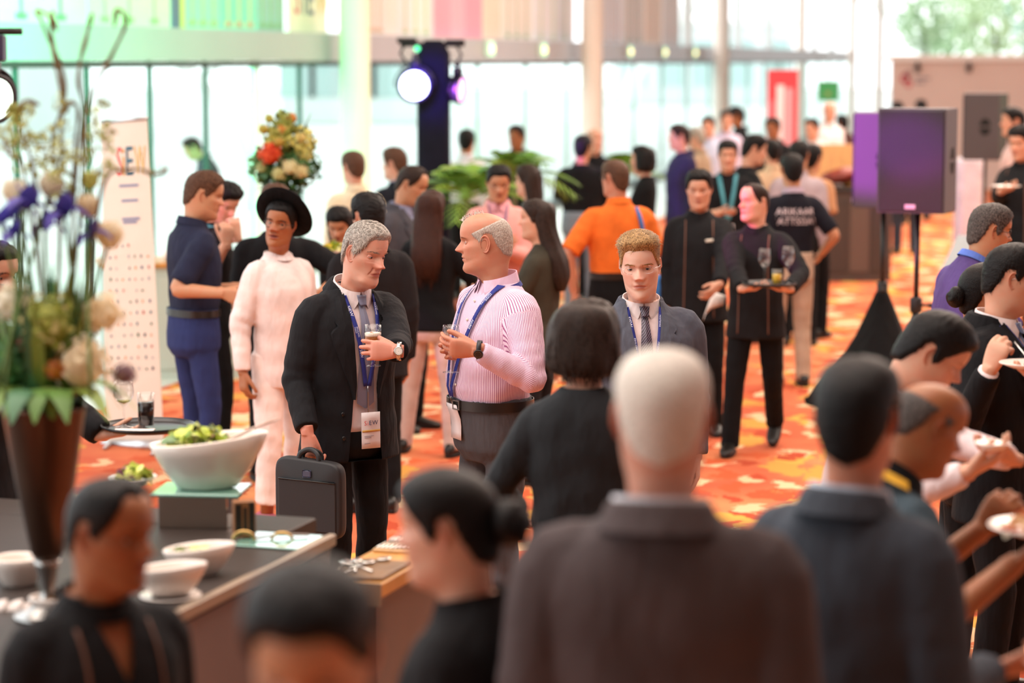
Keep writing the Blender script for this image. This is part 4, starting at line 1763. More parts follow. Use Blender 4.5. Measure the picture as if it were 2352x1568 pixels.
# upper glazing beyond the printed panels
for k, p0 in enumerate((1575, 1690, 1760, 1865, 1905)):
    wn_ += 1
    w = empty('window_%d' % wn_, wp(t_of(p0), 0, 2.75))
    w['kind'] = 'structure'
    off = np.array(wp(t_of(p0), 0, 2.75))
    g = wallbox(Geo(), t_of(p0), t_of(p0) + .12, -.1, .1, 2.75, 4.6)
    g.V = [v - off for v in g.V]
    g.build('mullion', M('white_post', '#e4e8e6', .5), w, smooth=False)

# round columns in front of the glazing
colm = M('column_plaster', '#ead9cb', .55, var=.03, vscale=2)
for k, (px, Y, r) in enumerate(((815, 28.7, .182), (1359, 41.2, .180), (1657, 55.2, .176), (1840, 74, .15), (1957, 78, .12), (2020, 78, .12))):
    c = at(px, 140, Y)
    g = Geo().add(*lathe([(r + .03, 0), (r + .03, .12), (r, .13), (r, 6.2)], 32))
    o = g.build('column', colm, None, True, (c[0], c[1], 0))
    nm = ['thick round white column beside the light tower', 'round white column behind the bald man in the crowd', 'slender round white column beside the far exit lamps',
          'thin round white column behind the red banner', 'thin round column right of the green sign', 'thin pale column at the end of the cream partition'][k]
    tag(o, nm, 'column', kind='thing')

# emergency exit lamps on the ledge
for k, px in enumerate((1105, 1227, 1427, 1507, 1577)):
    t = t_of(px)
    c = np.array(wp(t, .135, 2.60))
    r = empty('exit_lamp', c, -math.atan2(WE[0], WE[1]) + math.pi / 2, ['lit exit lamp on the ledge just right of the light tower', 'lit exit lamp on the ledge left of the second column', 'lit exit lamp on the ledge right after the second column', 'lit exit lamp midway between the second and third columns', 'lit exit lamp on the ledge before the third column'][k], 'exit lamp', 'exit lamps along the ledge')
    s_ = .16
    Geo().add(*box(-s_, s_, -.03, .03, -s_ * .75, s_ * .75, .012)).build('housing', M('lamp_white', '#e8ece8', .5), r, smooth=False)
    Geo().add(*box(-s_ * .86, s_ * .86, -.036, -.029, -s_ * .6, s_ * .6)).build('lit_sign', M('exit_green', '#8fe0b4', .4, emit=1.6), r, smooth=False)
    Geo().add(*sphere((-s_ * .45, -.045, -.005), .05, 12, 8)).build('lamp', M('exit_warm', '#fff0b0', .4, emit=3.0), r)

# cream partition with beam at the far right, glazing with trees above it
PY = 46.0
xA = at(2050, 140, PY)[0]
g = Geo().add(*box(xA, xA + 14, PY, PY + .15, 0, 2.42))
pw_ = struct(g, 'wall_right', M('cream_partition', '#cdbdb6', .6, var=.03, vscale=1))
g = Geo().add(*box(xA - .1, xA + 14, PY - .1, PY + .25, 2.42, 2.53))
struct(g, 'trim_3', M('white_beam', '#e8ecea', .5))
c = at(2078, 185, PY - .01)
for dx, dz, r_, col in ((0, .04, .09, '#b8324a'), (.07, -.06, .07, '#c8465a'), (.05, .12, .06, '#8a3a4e')):
    a_ = np.linspace(0, 2 * math.pi, 20, endpoint=False)
    Geo().add(*loft([np.stack([c[0] + dx + np.cos(a_) * r_ * k, np.full(20, PY - .012), c[2] + dz + np.sin(a_) * r_ * k], 1) for k in (1, .45)], cap=False)).build('logo_ring', M('logo_red_' + col[1:], col, .5), pw_, smooth=False)
for j in range(2):
    Geo().add(*box(c[0] + .2, c[0] + .48 - .1 * j, PY - .012, PY - .004, c[2] + .02 - .08 * j, c[2] + .06 - .08 * j)).build('logo_text', M('logo_grey', '#8a8088', .6), pw_, smooth=False)
for px in (2108, 2226):
    c = at(px, 146, PY - .06)
    c[2] = 2.42 - .12
    o = Geo().add(*lathe([(.0, -.08), (.05, -.08), (.06, .02), (.02, .05), (.02, .12)], 14)).build('spot_lamp', M('black_metal', '#141416', .4), None, True, c)
    tag(o, 'small black spot lamp under the white beam of the partition', 'lamp', 'spot lamps under the beam')

# outside: pale buildings, white arched canopy, trees
for k, (x0, x1, y0, y1, h, c) in enumerate(((-30, -14, 70, 80, 5.5, '#c9d6d2'), (-9, -3, 95, 104, 3.2, '#d5dedb'), (6, 16, 138, 146, 4.4, '#d0d8d8'))):
    r = empty('building', ((x0 + x1) / 2, (y0 + y1) / 2, 0), 0, ['pale green block outside the left windows', 'low white block outside the middle windows', 'pale grey block beyond the far glazing'][k], 'building')
    w2, d2 = (x1 - x0) / 2, (y1 - y0) / 2
    Geo().add(*box(-w2, w2, -d2, d2, 0, h)).build('walls', M('pale_facade_%d' % k, c, .7), r, smooth=False)
    Geo().add(*box(-w2 - .3, w2 + .3, -d2 - .3, d2 + .3, h, h + .3)).build('roof', M('pale_roof', '#e4eae8', .7), r, smooth=False)
    for j in range(5):
        xx = -w2 + (j + .5) * 2 * w2 / 5
        Geo().add(*box(xx - .7, xx + .7, -d2 - .03, -d2 + .02, 1.0, h - .8)).build('window', M('pale_window', '#a9c2bf', .2), r, smooth=False)
for k, (cx, cy, rx, rz) in enumerate(((-7.5, 40, 3.2, 3.1), (-4.2, 52, 3.4, 3.0), (14, 124, 8, 6.5), (33, 128, 9, 6.0))):
    a_ = np.linspace(0, math.pi, 24)
    pts = np.stack([cx + np.cos(a_) * rx, cy + 0 * a_, np.sin(a_) * rz], 1)
    o = Geo().add(*tube(pts, .11 if k < 2 else .4, 10)).build('canopy_arch', M('white_steel', '#eef2f0', .5))
    tag(o, ['white steel arch outside the left windows', 'white steel arch outside beside the light tower', 'tall white arch beyond the far trees', 'second tall white arch behind the trees'][k], 'arch')


def leaf_ball(n, rad, sz, rngl, flat=1.0):
    V, F = [], []
    for k in range(n):
        d = nrm(rngl.normal(0, 1, 3))
        p = d * rad * rngl.uniform(.55, 1.0) * np.array([1, 1, flat])
        u = nrm(np.cross(d, rngl.normal(0, 1, 3)))
        w = np.cross(d, u)
        l, b = sz * rngl.uniform(.7, 1.3), sz * .4
        i = len(V)
        V += [p, p + u * l * .5 + w * b, p + u * l + d * l * .2, p + u * l * .5 - w * b]
        F.append((i, i + 1, i + 2, i + 3))
    return np.array(V), F


rt_ = np.random.default_rng(21)
for k, (px, Y, z, r_) in enumerate(((2120, 96, 4.0, 1.3), (2285, 97, 3.9, 1.8), (2352, 116, 5.0, 2.4), (2180, 106, 3.3, 1.2), (2235, 112, 5.2, 1.3))):
    c = at(px, 140, Y)
    r = empty('tree', (c[0], Y, 0), 0, ['round green tree left of the far white arch', 'loose leafy tree above the white beam', 'dense green tree at the right edge beyond the glazing',
                                         'small bluish green tree low behind the beam', 'tall thin tree between the two arches'][k], 'tree')
    Geo().add(*tube([(0, 0, 0), (.1, 0, z * .5), (0, 0, z)], [.18, .14, .06], 8)).build('trunk', M('tree_bark', '#5b4a3c', .9, bmp=.5, bscale=20), r)
    V_, F_ = leaf_ball(420, r_, .30, rt_)
    o = Geo().add(V_ + np.array([0, 0, z]), F_).build('crown', M('hazed_leaf_%d' % (k % 3), ['#a8c49c', '#b4ca9e', '#9cc0b4'][k % 3], .7), r, smooth=False)  # leaf greens lightened to stand in for outdoor haze
    o['kind'] = 'stuff'

g = Geo().add([(-10.6, -4, 6.9), (45, -4, 6.9), (45, 90, 6.9), (12.9, 90, 6.9)], [(3, 2, 1, 0)])
struct(g, 'ceiling', M('unseen_ceiling_white', '#d8d2cc', .8))  # unseen ceiling, added to keep the sky dome off the hall

g = Geo().add(*box(-10.4, 45, -4.3, -4.0, 0, 6.9))
struct(g, 'wall_back', M('unseen_rear_wall', '#8a7f78', .8))  # unseen wall behind the camera, added to block sky light
# ------------------------------------------------------------------ people
NAVY = cloth('lanyard_navy', '#2c3580', .6)
TEAL = cloth('lanyard_teal', '#4f93a0', .6)
WHITE = cloth('white_shirt', '#e6dcdd')
PINKW = cloth('soft_white_shirt', '#e2cfcf')
GREYSH = cloth('bluegrey_shirt', '#8a90ac')
CHAR = ('charcoal_wool', '#1e1e22')
SLATE = ('slate_wool', '#4f525d')
BLK = ('black_wool', '#151519')
UNI = ('uniform_black', '#1f1f22')
OPENJ = [(-.21, -.075, .085), (.02, -.055, .060), (.12, -.050, .052), (.30, -.066, .066), (.47, -.072, .072), (.53, -.072, .072)]
CLOSEJ = [(-.21, .0, .0), (.09, .0, .0), (.12, -.008, .008), (.30, -.042, .042), (.47, -.070, .070), (.53, -.070, .070)]


def stripe_mat():
    m, nt, bs = newmat('striped_shirt')
    bs.inputs['Roughness'].default_value = .8
    bs.inputs['Specular IOR Level'].default_value = .25
    a = nt.nodes.new('ShaderNodeAttribute')
    a.attribute_name = 'su'
    mu = nt.nodes.new('ShaderNodeMath')
    mu.operation = 'MULTIPLY'
    mu.inputs[1].default_value = 1 / .0062
    nt.links.new(a.outputs['Fac'], mu.inputs[0])
    fr = nt.nodes.new('ShaderNodeMath')
    fr.operation = 'FRACT'
    nt.links.new(mu.outputs[0], fr.inputs[0])
    nt.links.new(ramp(nt, fr.outputs[0], [(0, rgb('#e6d3e2')), (.50, rgb('#e4cfe0')), (.60, rgb('#9c5a86')), (.86, rgb('#9c5a86')), (.96, rgb('#e6d3e2'))]), bs.inputs['Base Color'])
    f = noise_to(nt, 15, 2, stretch=(1.6, 1.6, .6))
    bump(nt, bs, f.outputs[0], .5, .016)
    MATS['striped_shirt'] = m
    return m


def tie_mat(name, a, b, sc):
    m, nt, bs = newmat(name)
    bs.inputs['Roughness'].default_value = .45
    tc = nt.nodes.new('ShaderNodeTexCoord')
    mp = nt.nodes.new('ShaderNodeMapping')
    mp.inputs['Rotation'].default_value = (0, D2R(38), 0)
    nt.links.new(tc.outputs['Object'], mp.inputs[0])
    ck = nt.nodes.new('ShaderNodeTexWave')
    ck.inputs['Scale'].default_value = sc
    ck.inputs['Distortion'].default_value = 3
    ck.inputs['Detail'].default_value = 1
    nt.links.new(mp.outputs[0], ck.inputs['Vector'])
    nt.links.new(ramp(nt, ck.outputs[0], [(.45, rgb(a)), (.6, rgb(b))]), bs.inputs['Base Color'])
    return m


TIE_GREY = tie_mat('tie_grey_blue', '#5d6078', '#85869a', 160)
TIE_DARK = tie_mat('tie_dark_pattern', '#1d1a24', '#6a5f74', 42)
TIE_BLUE = tie_mat('tie_blue_dots', '#2b3a66', '#8490ac', 120)
STRIPE = stripe_mat()
WATCH_STEEL = (M('watch_steel', '#b5b2ad', .22, 1.0), M('watch_steel', '#b5b2ad', .22, 1.0), M('dial_pale', '#d5d2cb', .3))
WATCH_BLACK = (M('watch_strap_grey', '#2b2b30', .5), M('watch_black', '#101012', .3), M('dial_black', '#0b0b0c', .3))
LTXT = {1: [(.035, 'SIEW', .017, 0), (.115, 'PAVILION', .010, .003), (.115, 'ENERGY', .007, -.006), (.215, 'SIEW', .017, 0)],
        -1: [(.03, 'PAVILION', .010, .003), (.03, 'ENERGY', .007, -.006), (.13, 'SIEW', .017, 0), (.22, 'PAVILION', .010, .003), (.22, 'ENERGY', .007, -.006)]}


def badge_print(R, band, pt, bd, bob):
    """Colour letters and grey rules on the badge card."""
    bx, bz, bw_, bh, bo_ = bd
    x = bx + bw_ * .38
    for ch, col, w in (('S', '#d8484f', .017), ('i', '#d8484f', .008), ('E', '#2b3768', .016), ('W', '#2b3768', .020)):
        Vx, Fx, wd = text_geo(ch, .027)
        V3 = pt(x - Vx[:, 0], bz - bh * .36 + Vx[:, 1], bo_ + .0030)
        Geo().add(V3, [f[::-1] for f in Fx]).build('letter', M('badge_' + col[1:], col, .5), bob, smooth=False)
        x -= wd + .003
    for k, (u, w) in enumerate(((.66, .5), (.70, .36), (.86, .3))):
        g = Geo().add(*band(bx + bw_ * .38, bz - bh * u, bx + bw_ * (.38 - w), bz - bh * u, .0022, bo_ + .0022, 4, th=.0004))
        g.build('printed_line', M('badge_ink', '#8d8088', .6), bob)


LONG = [(.222, -.02, .040, .050), (.205, -.028, .074, .074), (.16, -.040, .091, .078), (.08, -.054, .096, .068), (-.03, -.090, .100, .060), (-.13, -.135, .100, .055), (-.23, -.155, .090, .045), (-.31, -.160, .05, .018)]
SHOUL = [(.222, -.02, .040, .050), (.205, -.028, .074, .074), (.15, -.042, .090, .076), (.07, -.055, .094, .064), (-.03, -.070, .094, .052), (-.09, -.080, .07, .035)]
BOB = [(.232, -.02, .045, .055), (.215, -.025, .083, .085), (.17, -.030, .106, .098), (.10, -.034, .116, .098), (.05, -.036, .117, .094), (.02, -.038, .106, .082), (.005, -.04, .07, .05)]
HB = dict(hair='normal')

# -- the three people in focus
suit_man = person(dict(
    px=852, top=502, d=10.0, face=214, hy=13, hp=13, hr=-5, lean=5, hunch=8, bw=1.10, skin='pink', hairc='grey', iris='grey', hs=1.06,
    head=dict(age=1.6, hollow=.0075, jaw=.003, w=.88, d=.95, nose=1.12, hair='normal', top=.018, side=.010, rough=.10, strands=5200, slen=.020, swid=.0008, slift=.10, flow='side', eyeopen=.85, epit=-8, eyaw=8, frown=.9, lips=.5, ear=1.1, browz=.002),
    wear='suit', col=CHAR, under=PINKW, collar=dict(mat=WHITE, r=.071, leaf=.056, spread=.6), tie=TIE_GREY, tie_end=.03, open=OPENJ, lapel=.06, cuffback=.06, ruddy_hands=.7,
    trousers=('black_trousers', '#131316'), legR=(-.02, .02, 0), legL=(.0, -.05, 0),
    R=dict(px=(706, 992, 9.80), wfd=(.05, -.05, -1), wpn=(.7, .7, 0), curl=(45, 62, 45), thumb=(18, 25), pole=(.05, -1, 0)),
    L=dict(px=(910, 806, 9.66), wfd=(-1, .02, .03), wpn=(.02, .98, -.12), per=[(14, 40, 26), (16, 44, 28), (18, 46, 30), (20, 48, 32)], thumb=(30, 4), wpole=(.45, .35, -1)),
    watch=('L', WATCH_STEEL),
    lanyard=dict(mat=NAVY, end=(.0, .115), off=.006, nx=.070, w=.019, badge=(-.004, .005, .088, .150, .030), stripe=True, text=LTXT, badge_print=badge_print),
    label='grey-haired man in an open charcoal suit holding a beer glass'))
striped_man = person(dict(
    px=1117, top=487, d=9.85, face=124, hy=-40, hp=3, hr=0, lean=1, bw=1.12, belly=.05, skin='red', hairc='salt', iris='blue', hs=.99,
    head=dict(age=.6, hair='bald', line='bald', top=.003, side=.003, rough=.10, feather=.018, strands=5200, slen=.009, swid=.0005, slift=.12, wisps=46, nose=1.1, jaw=.005, eyeopen=.8, lips=.7, ear=1.15, d=1.03),
    wear='shirt', col=('x', '#ffffff'), tmat=STRIPE, stripe=True, fold=1.5, collar=dict(mat=cloth('pinstripe_collar', '#d9b9cf'), r=.071, leaf=.052, spread=.75, gap=.5),
    trousers=('grey_wool_trousers', '#4a4a4e'), belt=True, beltz=.03, ruddy_hands=.25, cuffback=.07,
    L=dict(px=(1094, 803, 9.52), wfd=(-1, .12, .05), wpn=(-.05, .9, .35), per=[(22, 30, 18), (26, 36, 22), (30, 40, 26), (34, 44, 28)], thumb=(26, 10), wpole=(.7, -.1, -1)),
    R=dict(px=(1082, 806, 9.80), wfd=(-1, -.25, .10), wpn=(.1, -.95, .2), per=[(26, 40, 26), (30, 46, 30), (32, 48, 32), (34, 50, 34)], thumb=(40, 18), wpole=(.2, .9, -.9)),
    watch=('L', WATCH_BLACK),
    lanyard=dict(mat=NAVY, end=(.035, .06), off=.012, nx=.082, text=LTXT, badge=(.035, .03, .088, .14, .022)),
    label='balding man in a pink striped shirt holding a wine glass'))
blond_man = person(dict(
    px=1466, top=527, d=9.6, face=186, hy=-12, hp=8, hr=3, lean=1, bw=1.16, skin='pale', hairc='blond', iris='blue', hs=1.05,
    head=dict(hair='normal', top=.022, side=.005, quiff=.014, rough=.03, strands=4200, slen=.045, swid=.0008, slift=.02, flow='back', eyeopen=.85, frown=.9, brow=.005, lips=.75, jaw=.002, narrow_chin=.18, w=.95),
    wear='suit', col=SLATE, under=PINKW, collar=dict(mat=WHITE, r=.069, leaf=.062, spread=.75), tie=TIE_DARK, tie_end=.02, open=CLOSEJ, lapel=.12,
    glasses=dict(mat=M('glasses_steel', '#cfcfd4', .2, 1.0), rw=.0235, rh=.0145, tr=.0007, p=2.2), trousers=('slate_trousers', '#33363f'),
    lanyard=dict(mat=NAVY, end=(.0, .10), off=.006, nx=.070, text=LTXT, badge=(0, .05, .088, .13, .03)),
    label='blond man with thin glasses in a slate grey suit'))
# shirt buttons and chest pocket seam on the striped shirt
for k, z in enumerate((.43, .36, .19, .11, .03)):
    Vb, Fb = lathe([(.0055, 0), (.0055, .002), (.003, .0026)], 12)
    o = striped_man.pt(0.0, z, .004)
    nb = Vb @ (rotx(-math.pi / 2)).T
    Geo().add(nb + o, Fb).build('button', M('shirt_button', '#d6cdbb', .4), striped_man.rt)
for z in (.0, -.10):
    Vb, Fb = lathe([(.009, 0), (.009, .003), (.005, .004)], 12)
    Geo().add(Vb @ rotx(-math.pi / 2).T + suit_man.pt(.105, z, .008), Fb).build('button', M('suit_button', '#0c0c0e', .35), suit_man.rt)

# -- around them
hat_man = person(dict(
    px=655, top=437, d=12.5, face=216, hy=-48, hp=-2, hr=-8, lean=-2, bw=.92, skin='brown', hairc='black', hs=1.02,
    head=dict(hair='low', top=.010, side=.008, mouth_open=.0045, lips=1.5, nosew=1.25, hat_h=.062, w=.94, eyaw=10), hat=dict(z=.165, tilt=44, y=-.045),
    glasses=dict(mat=M('glasses_black', '#14110f', .3), rw=.0235, rh=.0205, tr=.0017, p=2.2),
    wear='tee', longsl=True, col=('white_jersey', '#dccdca'), collar=dict(mat=cloth('white_jersey', '#dccdca'), stand_only=True, h=.012, r=.069, z0=.494), fold=1.2, legw=1.05,
    trousers=('pale_trousers', '#e0d0cb'), shoes=('pink_canvas', '#b03a58'), cuff=.05, cut='loose', legR=(.03, .06, 0, 20), legL=(0, -.08, 0),
    R=dict(px=(558, 855, 12.35), wfd=(.05, -.15, -1), wpn=(.8, .5, 0), curl=(30, 40, 25), pole=(.8, -.7, 0)),
    label='young man in white clothes and a wide black hat'))
navy_man = person(dict(
    px=476, top=388, d=13.4, face=-58, hy=-24, hp=12, bw=1.06, skin='tan', hairc='brown', lod=2, lean=3,
    head=dict(hair='normal', top=.022, side=.007, strands=1200, slen=.014, jaw=.006), wear='polo', col=('navy_polo', '#20243a'), collar=dict(mat=cloth('navy_polo', '#20243a'), leaf=.04),
    trousers=('royal_blue_trousers', '#28325f'), belt=True, slim=True,
    R=dict(px=(512, 672, 13.1), wfd=(.9, -.1, -.3), wpn=(-.3, .8, .2), wpole=(-.6, -.3, -.9), curl=(40, 45, 30)),
    L=dict(px=(545, 660, 13.5), wfd=(.9, -.1, -.1), wpn=(.2, -.8, .2)),
    label='brown-haired man in a navy polo shirt and blue trousers'))
eating_man = person(dict(
    px=527, top=410, d=14.3, face=-70, hy=-62, hp=28, lean=6, skin='asian', hairc='black', lod=2, head=dict(hair='low', top=.022, quiff=.01),
    wear='tee', col=('black_tee', '#16161a'), cut='shirt', R=dict(px=(520, 560, 13.95), wfd=(.1, -.1, 1), wpn=(-.3, .6, 0), curl=(60, 60, 40), wpole=(-.4, -.3, -1)),
    L=dict(px=(552, 545, 14.0), wfd=(-.2, 0, 1), wpn=(-.6, .6, 0), curl=(60, 60, 40), wpole=(.6, -.2, -1)),
    lanyard=dict(mat=TEAL, end=(.0, .16), badge=(0, .12, .09, .13)), label='man in black eating with his hands behind the navy polo'))
tee_back = person(dict(
    px=632, top=420, d=13.9, face=8, hy=-5, bw=1.12, lean=4, skin='tan', hairc='brown', lod=2, head=dict(hair='low', top=.02), wear='tee', col=('black_tee', '#16161a'), cut='shirt',
    R=dict(px=(742, 668, 13.6), wpole=(1, -.1, -.4), wfd=(-.6, .5, -.1), wpn=(0, 0, -1)), label='broad man in a black T-shirt with his back turned behind the hat'))
plate_woman = person(dict(
    px=775, top=470, d=14.8, face=172, hp=26, fem=True, lean=4, skin='tan', hairc='black', lod=2, head=dict(hair='low', long=SHOUL), wear='fshirt', col=('black_knit', '#191a1d'),
    R=dict(px=(750, 588, 14.4), wfd=(.8, -.2, .1), wpn=(0, 0, 1), curl=(20, 25, 15)), label='dark-haired woman looking down at a plate of salad'))
black_hair_man = person(dict(
    px=846, top=440, d=12.9, face=12, hy=20, skin='fair', hairc='black', lod=2, bw=1.02, head=dict(hair='low', top=.022, side=.012), wear='suit', col=('dark_suit_brown', '#242124'),
    collar=dict(mat=WHITE), legL=(0, .05, 0), label='black-haired man in a dark suit behind the grey-haired man'))
beige_man = person(dict(px=812, top=346, d=18.3, face=20, hy=10, skin='fair', hairc='brown', lod=2, head=dict(hair='normal', top=.018), wear='shirt', col=('cream_shirt', '#e0d6b8'),
                        collar=dict(mat=cloth('cream_shirt', '#e0d6b8')), label='brown-haired man in a cream shirt by the thick column'))
dark_jacket_man = person(dict(px=908, top=337, d=19.0, face=38, hy=18, skin='fair', hairc='brown', lod=2, head=dict(hair='low', top=.022), wear='suit', col=('navy_wool', '#1c212c'),
                              collar=dict(mat=GREYSH), label='brown-haired man in a navy jacket left of the light tower'))
grey_suit_man = person(dict(
    px=957, top=378, d=15.8, face=-120, hy=12, hp=18, bw=1.02, skin='tan', hairc='dark', lod=2, head=dict(hair='high', top=.018), wear='suit', col=('mid_grey_wool', '#45444a'), under=GREYSH,
    collar=dict(mat=GREYSH), open=CLOSEJ, lapel=.12, label='man in a grey suit and lavender shirt looking down'))
long_hair_woman = person(dict(
    px=990, top=436, d=14.8, face=-12, hy=-8, fem=True, skin='fair', hairc='auburn', lod=2, head=dict(hair='low', top=.014, long=LONG, lstrands=500), wear='blazer', col=('black_blazer', '#131418'),
    trousers=('white_trousers', '#cdb6ae'), slim=False, shoes=('black_shoe_leather', '#15120f'), legL=(-.10, .06, 0), legR=(.05, -.05, 0), lean=-2,
    R=dict(t=(.20, .30, 1.10)), label='woman with long auburn hair in a black blazer and white trousers'))
pink_man = person(dict(
    px=1146, top=375, d=16.5, face=182, hp=16, hy=4, skin='tan', hairc='black', lod=2, head=dict(hair='normal', top=.02), wear='suit', col=('pink_blazer', '#e0a09a'),
    under=cloth('pink_shirt', '#e6a8b2'), collar=dict(mat=cloth('pink_shirt', '#e6a8b2')), open=CLOSEJ, lapel=.12, glasses=dict(mat=M('glasses_black', '#14110f', .3)),
    lanyard=dict(mat=cloth('lanyard_violet', '#6d6a9a'), end=(0, .16)), R=dict(t=(.02, .28, 1.18), fd=(-.8, .3, .2), pn=(0, -1, 0)), L=dict(t=(-.05, .30, 1.15), fd=(.8, .3, .2), pn=(0, -1, 0)),
    label='man with glasses in a salmon pink jacket'))
far_woman = person(dict(px=1214, top=378, d=18.3, face=60, fem=True, skin='fair', hairc='dark', lod=2, head=dict(hair='low', long=SHOUL), wear='blazer', col=('black_blazer', '#131418'), label='dark-haired woman in black beside the pink jacket'))
olive_woman = person(dict(
    px=1236, top=456, d=13.8, face=70, hy=12, fem=True, skin='asian', hairc='dark', lod=2, head=dict(hair='low', top=.012, long=LONG, mouth_open=.003), wear='blazer', col=('olive_jacket', '#3a362c'),
    trousers=('dark_trousers', '#222226'), L=dict(t=(-.12, .30, 1.12), fd=(.3, 1, .3)), R=dict(t=(.1, .32, 1.12), fd=(-.3, 1, .3)), label='smiling woman with long dark hair in an olive jacket'))
orange_man = person(dict(
    px=1415, top=366, d=16.0, face=14, hy=24, bw=1.12, skin='red', hairc='brown', lod=2, head=dict(hair='low', top=.008, side=.006), wear='polo', col=('orange_polo', '#e0702a'), slv=.50,
    collar=dict(mat=cloth('orange_polo', '#e0702a'), leaf=.04), belt=True, beltz=.03, glasses=dict(mat=M('glasses_black', '#14110f', .3)),
    L=dict(px=(1318, 668, 15.9), fd=(0, .15, -1), pn=(1, 0, 0), pole=(-1, -.3, 0)), R=dict(t=(.2, .28, 1.05)), label='stocky man in an orange polo shirt seen from behind'))


VNECK = [(.33, 0, 0), (.345, -.006, .006), (.46, -.040, .040), (.50, -.052, .052), (.53, -.055, .055)]


def waiter_spec(**k):
    q = dict(wear='tunic', col=UNI, collar=dict(mat=cloth(*UNI), stand_only=True, h=.026), piping=('uniform_piping', '#6e4a3a'), lod=2, hairc='black', skin='asian')
    q.update(k)
    return q


waiter_napkin = person(waiter_spec(px=1606, top=386, d=15.6, face=176, hy=-4, hp=8, head=dict(hair='normal', top=.024, side=.010), name_tag=(-.075, .33),
                                   L=dict(px=(1650, 700, 15.1), wfd=(-.5, -.4, -.5), wpn=(-.5, .6, .3), wpole=(1, .2, -.3)), glasses=dict(mat=M('glasses_steel', '#cfcfd4', .2, 1.0), tr=.0008),
                                   label='young waiter with glasses carrying a white napkin'))
tray_waiter = person(waiter_spec(px=1736, top=421, d=14.85, face=166, hy=-42, hp=-2, lean=1, skin='fair', hairc='dark', bw=1.0, head=dict(hair='high', top=.008, side=.005, nose=1.1, age=.5),
                                 R=dict(px=(1706, 664, 14.45), wfd=(.7, -.2, .05), wpn=(.1, -.2, .95), curl=(22, 24, 15), wpole=(-1, .3, -.4)),
                                 L=dict(px=(1812, 664, 14.45), wfd=(-.7, -.2, .05), wpn=(-.1, -.2, .95), curl=(12, 14, 10), wpole=(1, .3, -.4)),
                                 legR=(.04, .10, 0, 0), legL=(.02, -.34, .10, 0, -35), label='waiter walking with a tray of wine glasses'))
print_back = person(dict(
    px=1820, top=352, d=18.0, face=10, hy=-5, skin='tan', hairc='black', lod=2, head=dict(hair='low', top=.014), wear='polo', col=('print_polo', '#1b1c28'), trousers=('beige_shorts', '#b9a28e'),
    collar=dict(mat=cloth('collar_mauve', '#a898a8'), leaf=.04), R=dict(t=(.26, .10, .98)), label='man in a dark shirt with two rows of lettering on the back'))
for row, (txt, z, size) in enumerate((('ARIKAARI', .335, .072), ('SATTSSSAY', .265, .072))):
    Vx, Fx, w = text_geo(txt, size)
    k = (.30 if row == 0 else .34) / w
    V3 = print_back.pt((Vx[:, 0] * k - w * k / 2), z + Vx[:, 1], .006, back=True)
    Geo().add(V3, Fx).build('lettering', M('shirt_lettering', '#d8ccd2', .7), print_back.rt, smooth=False)

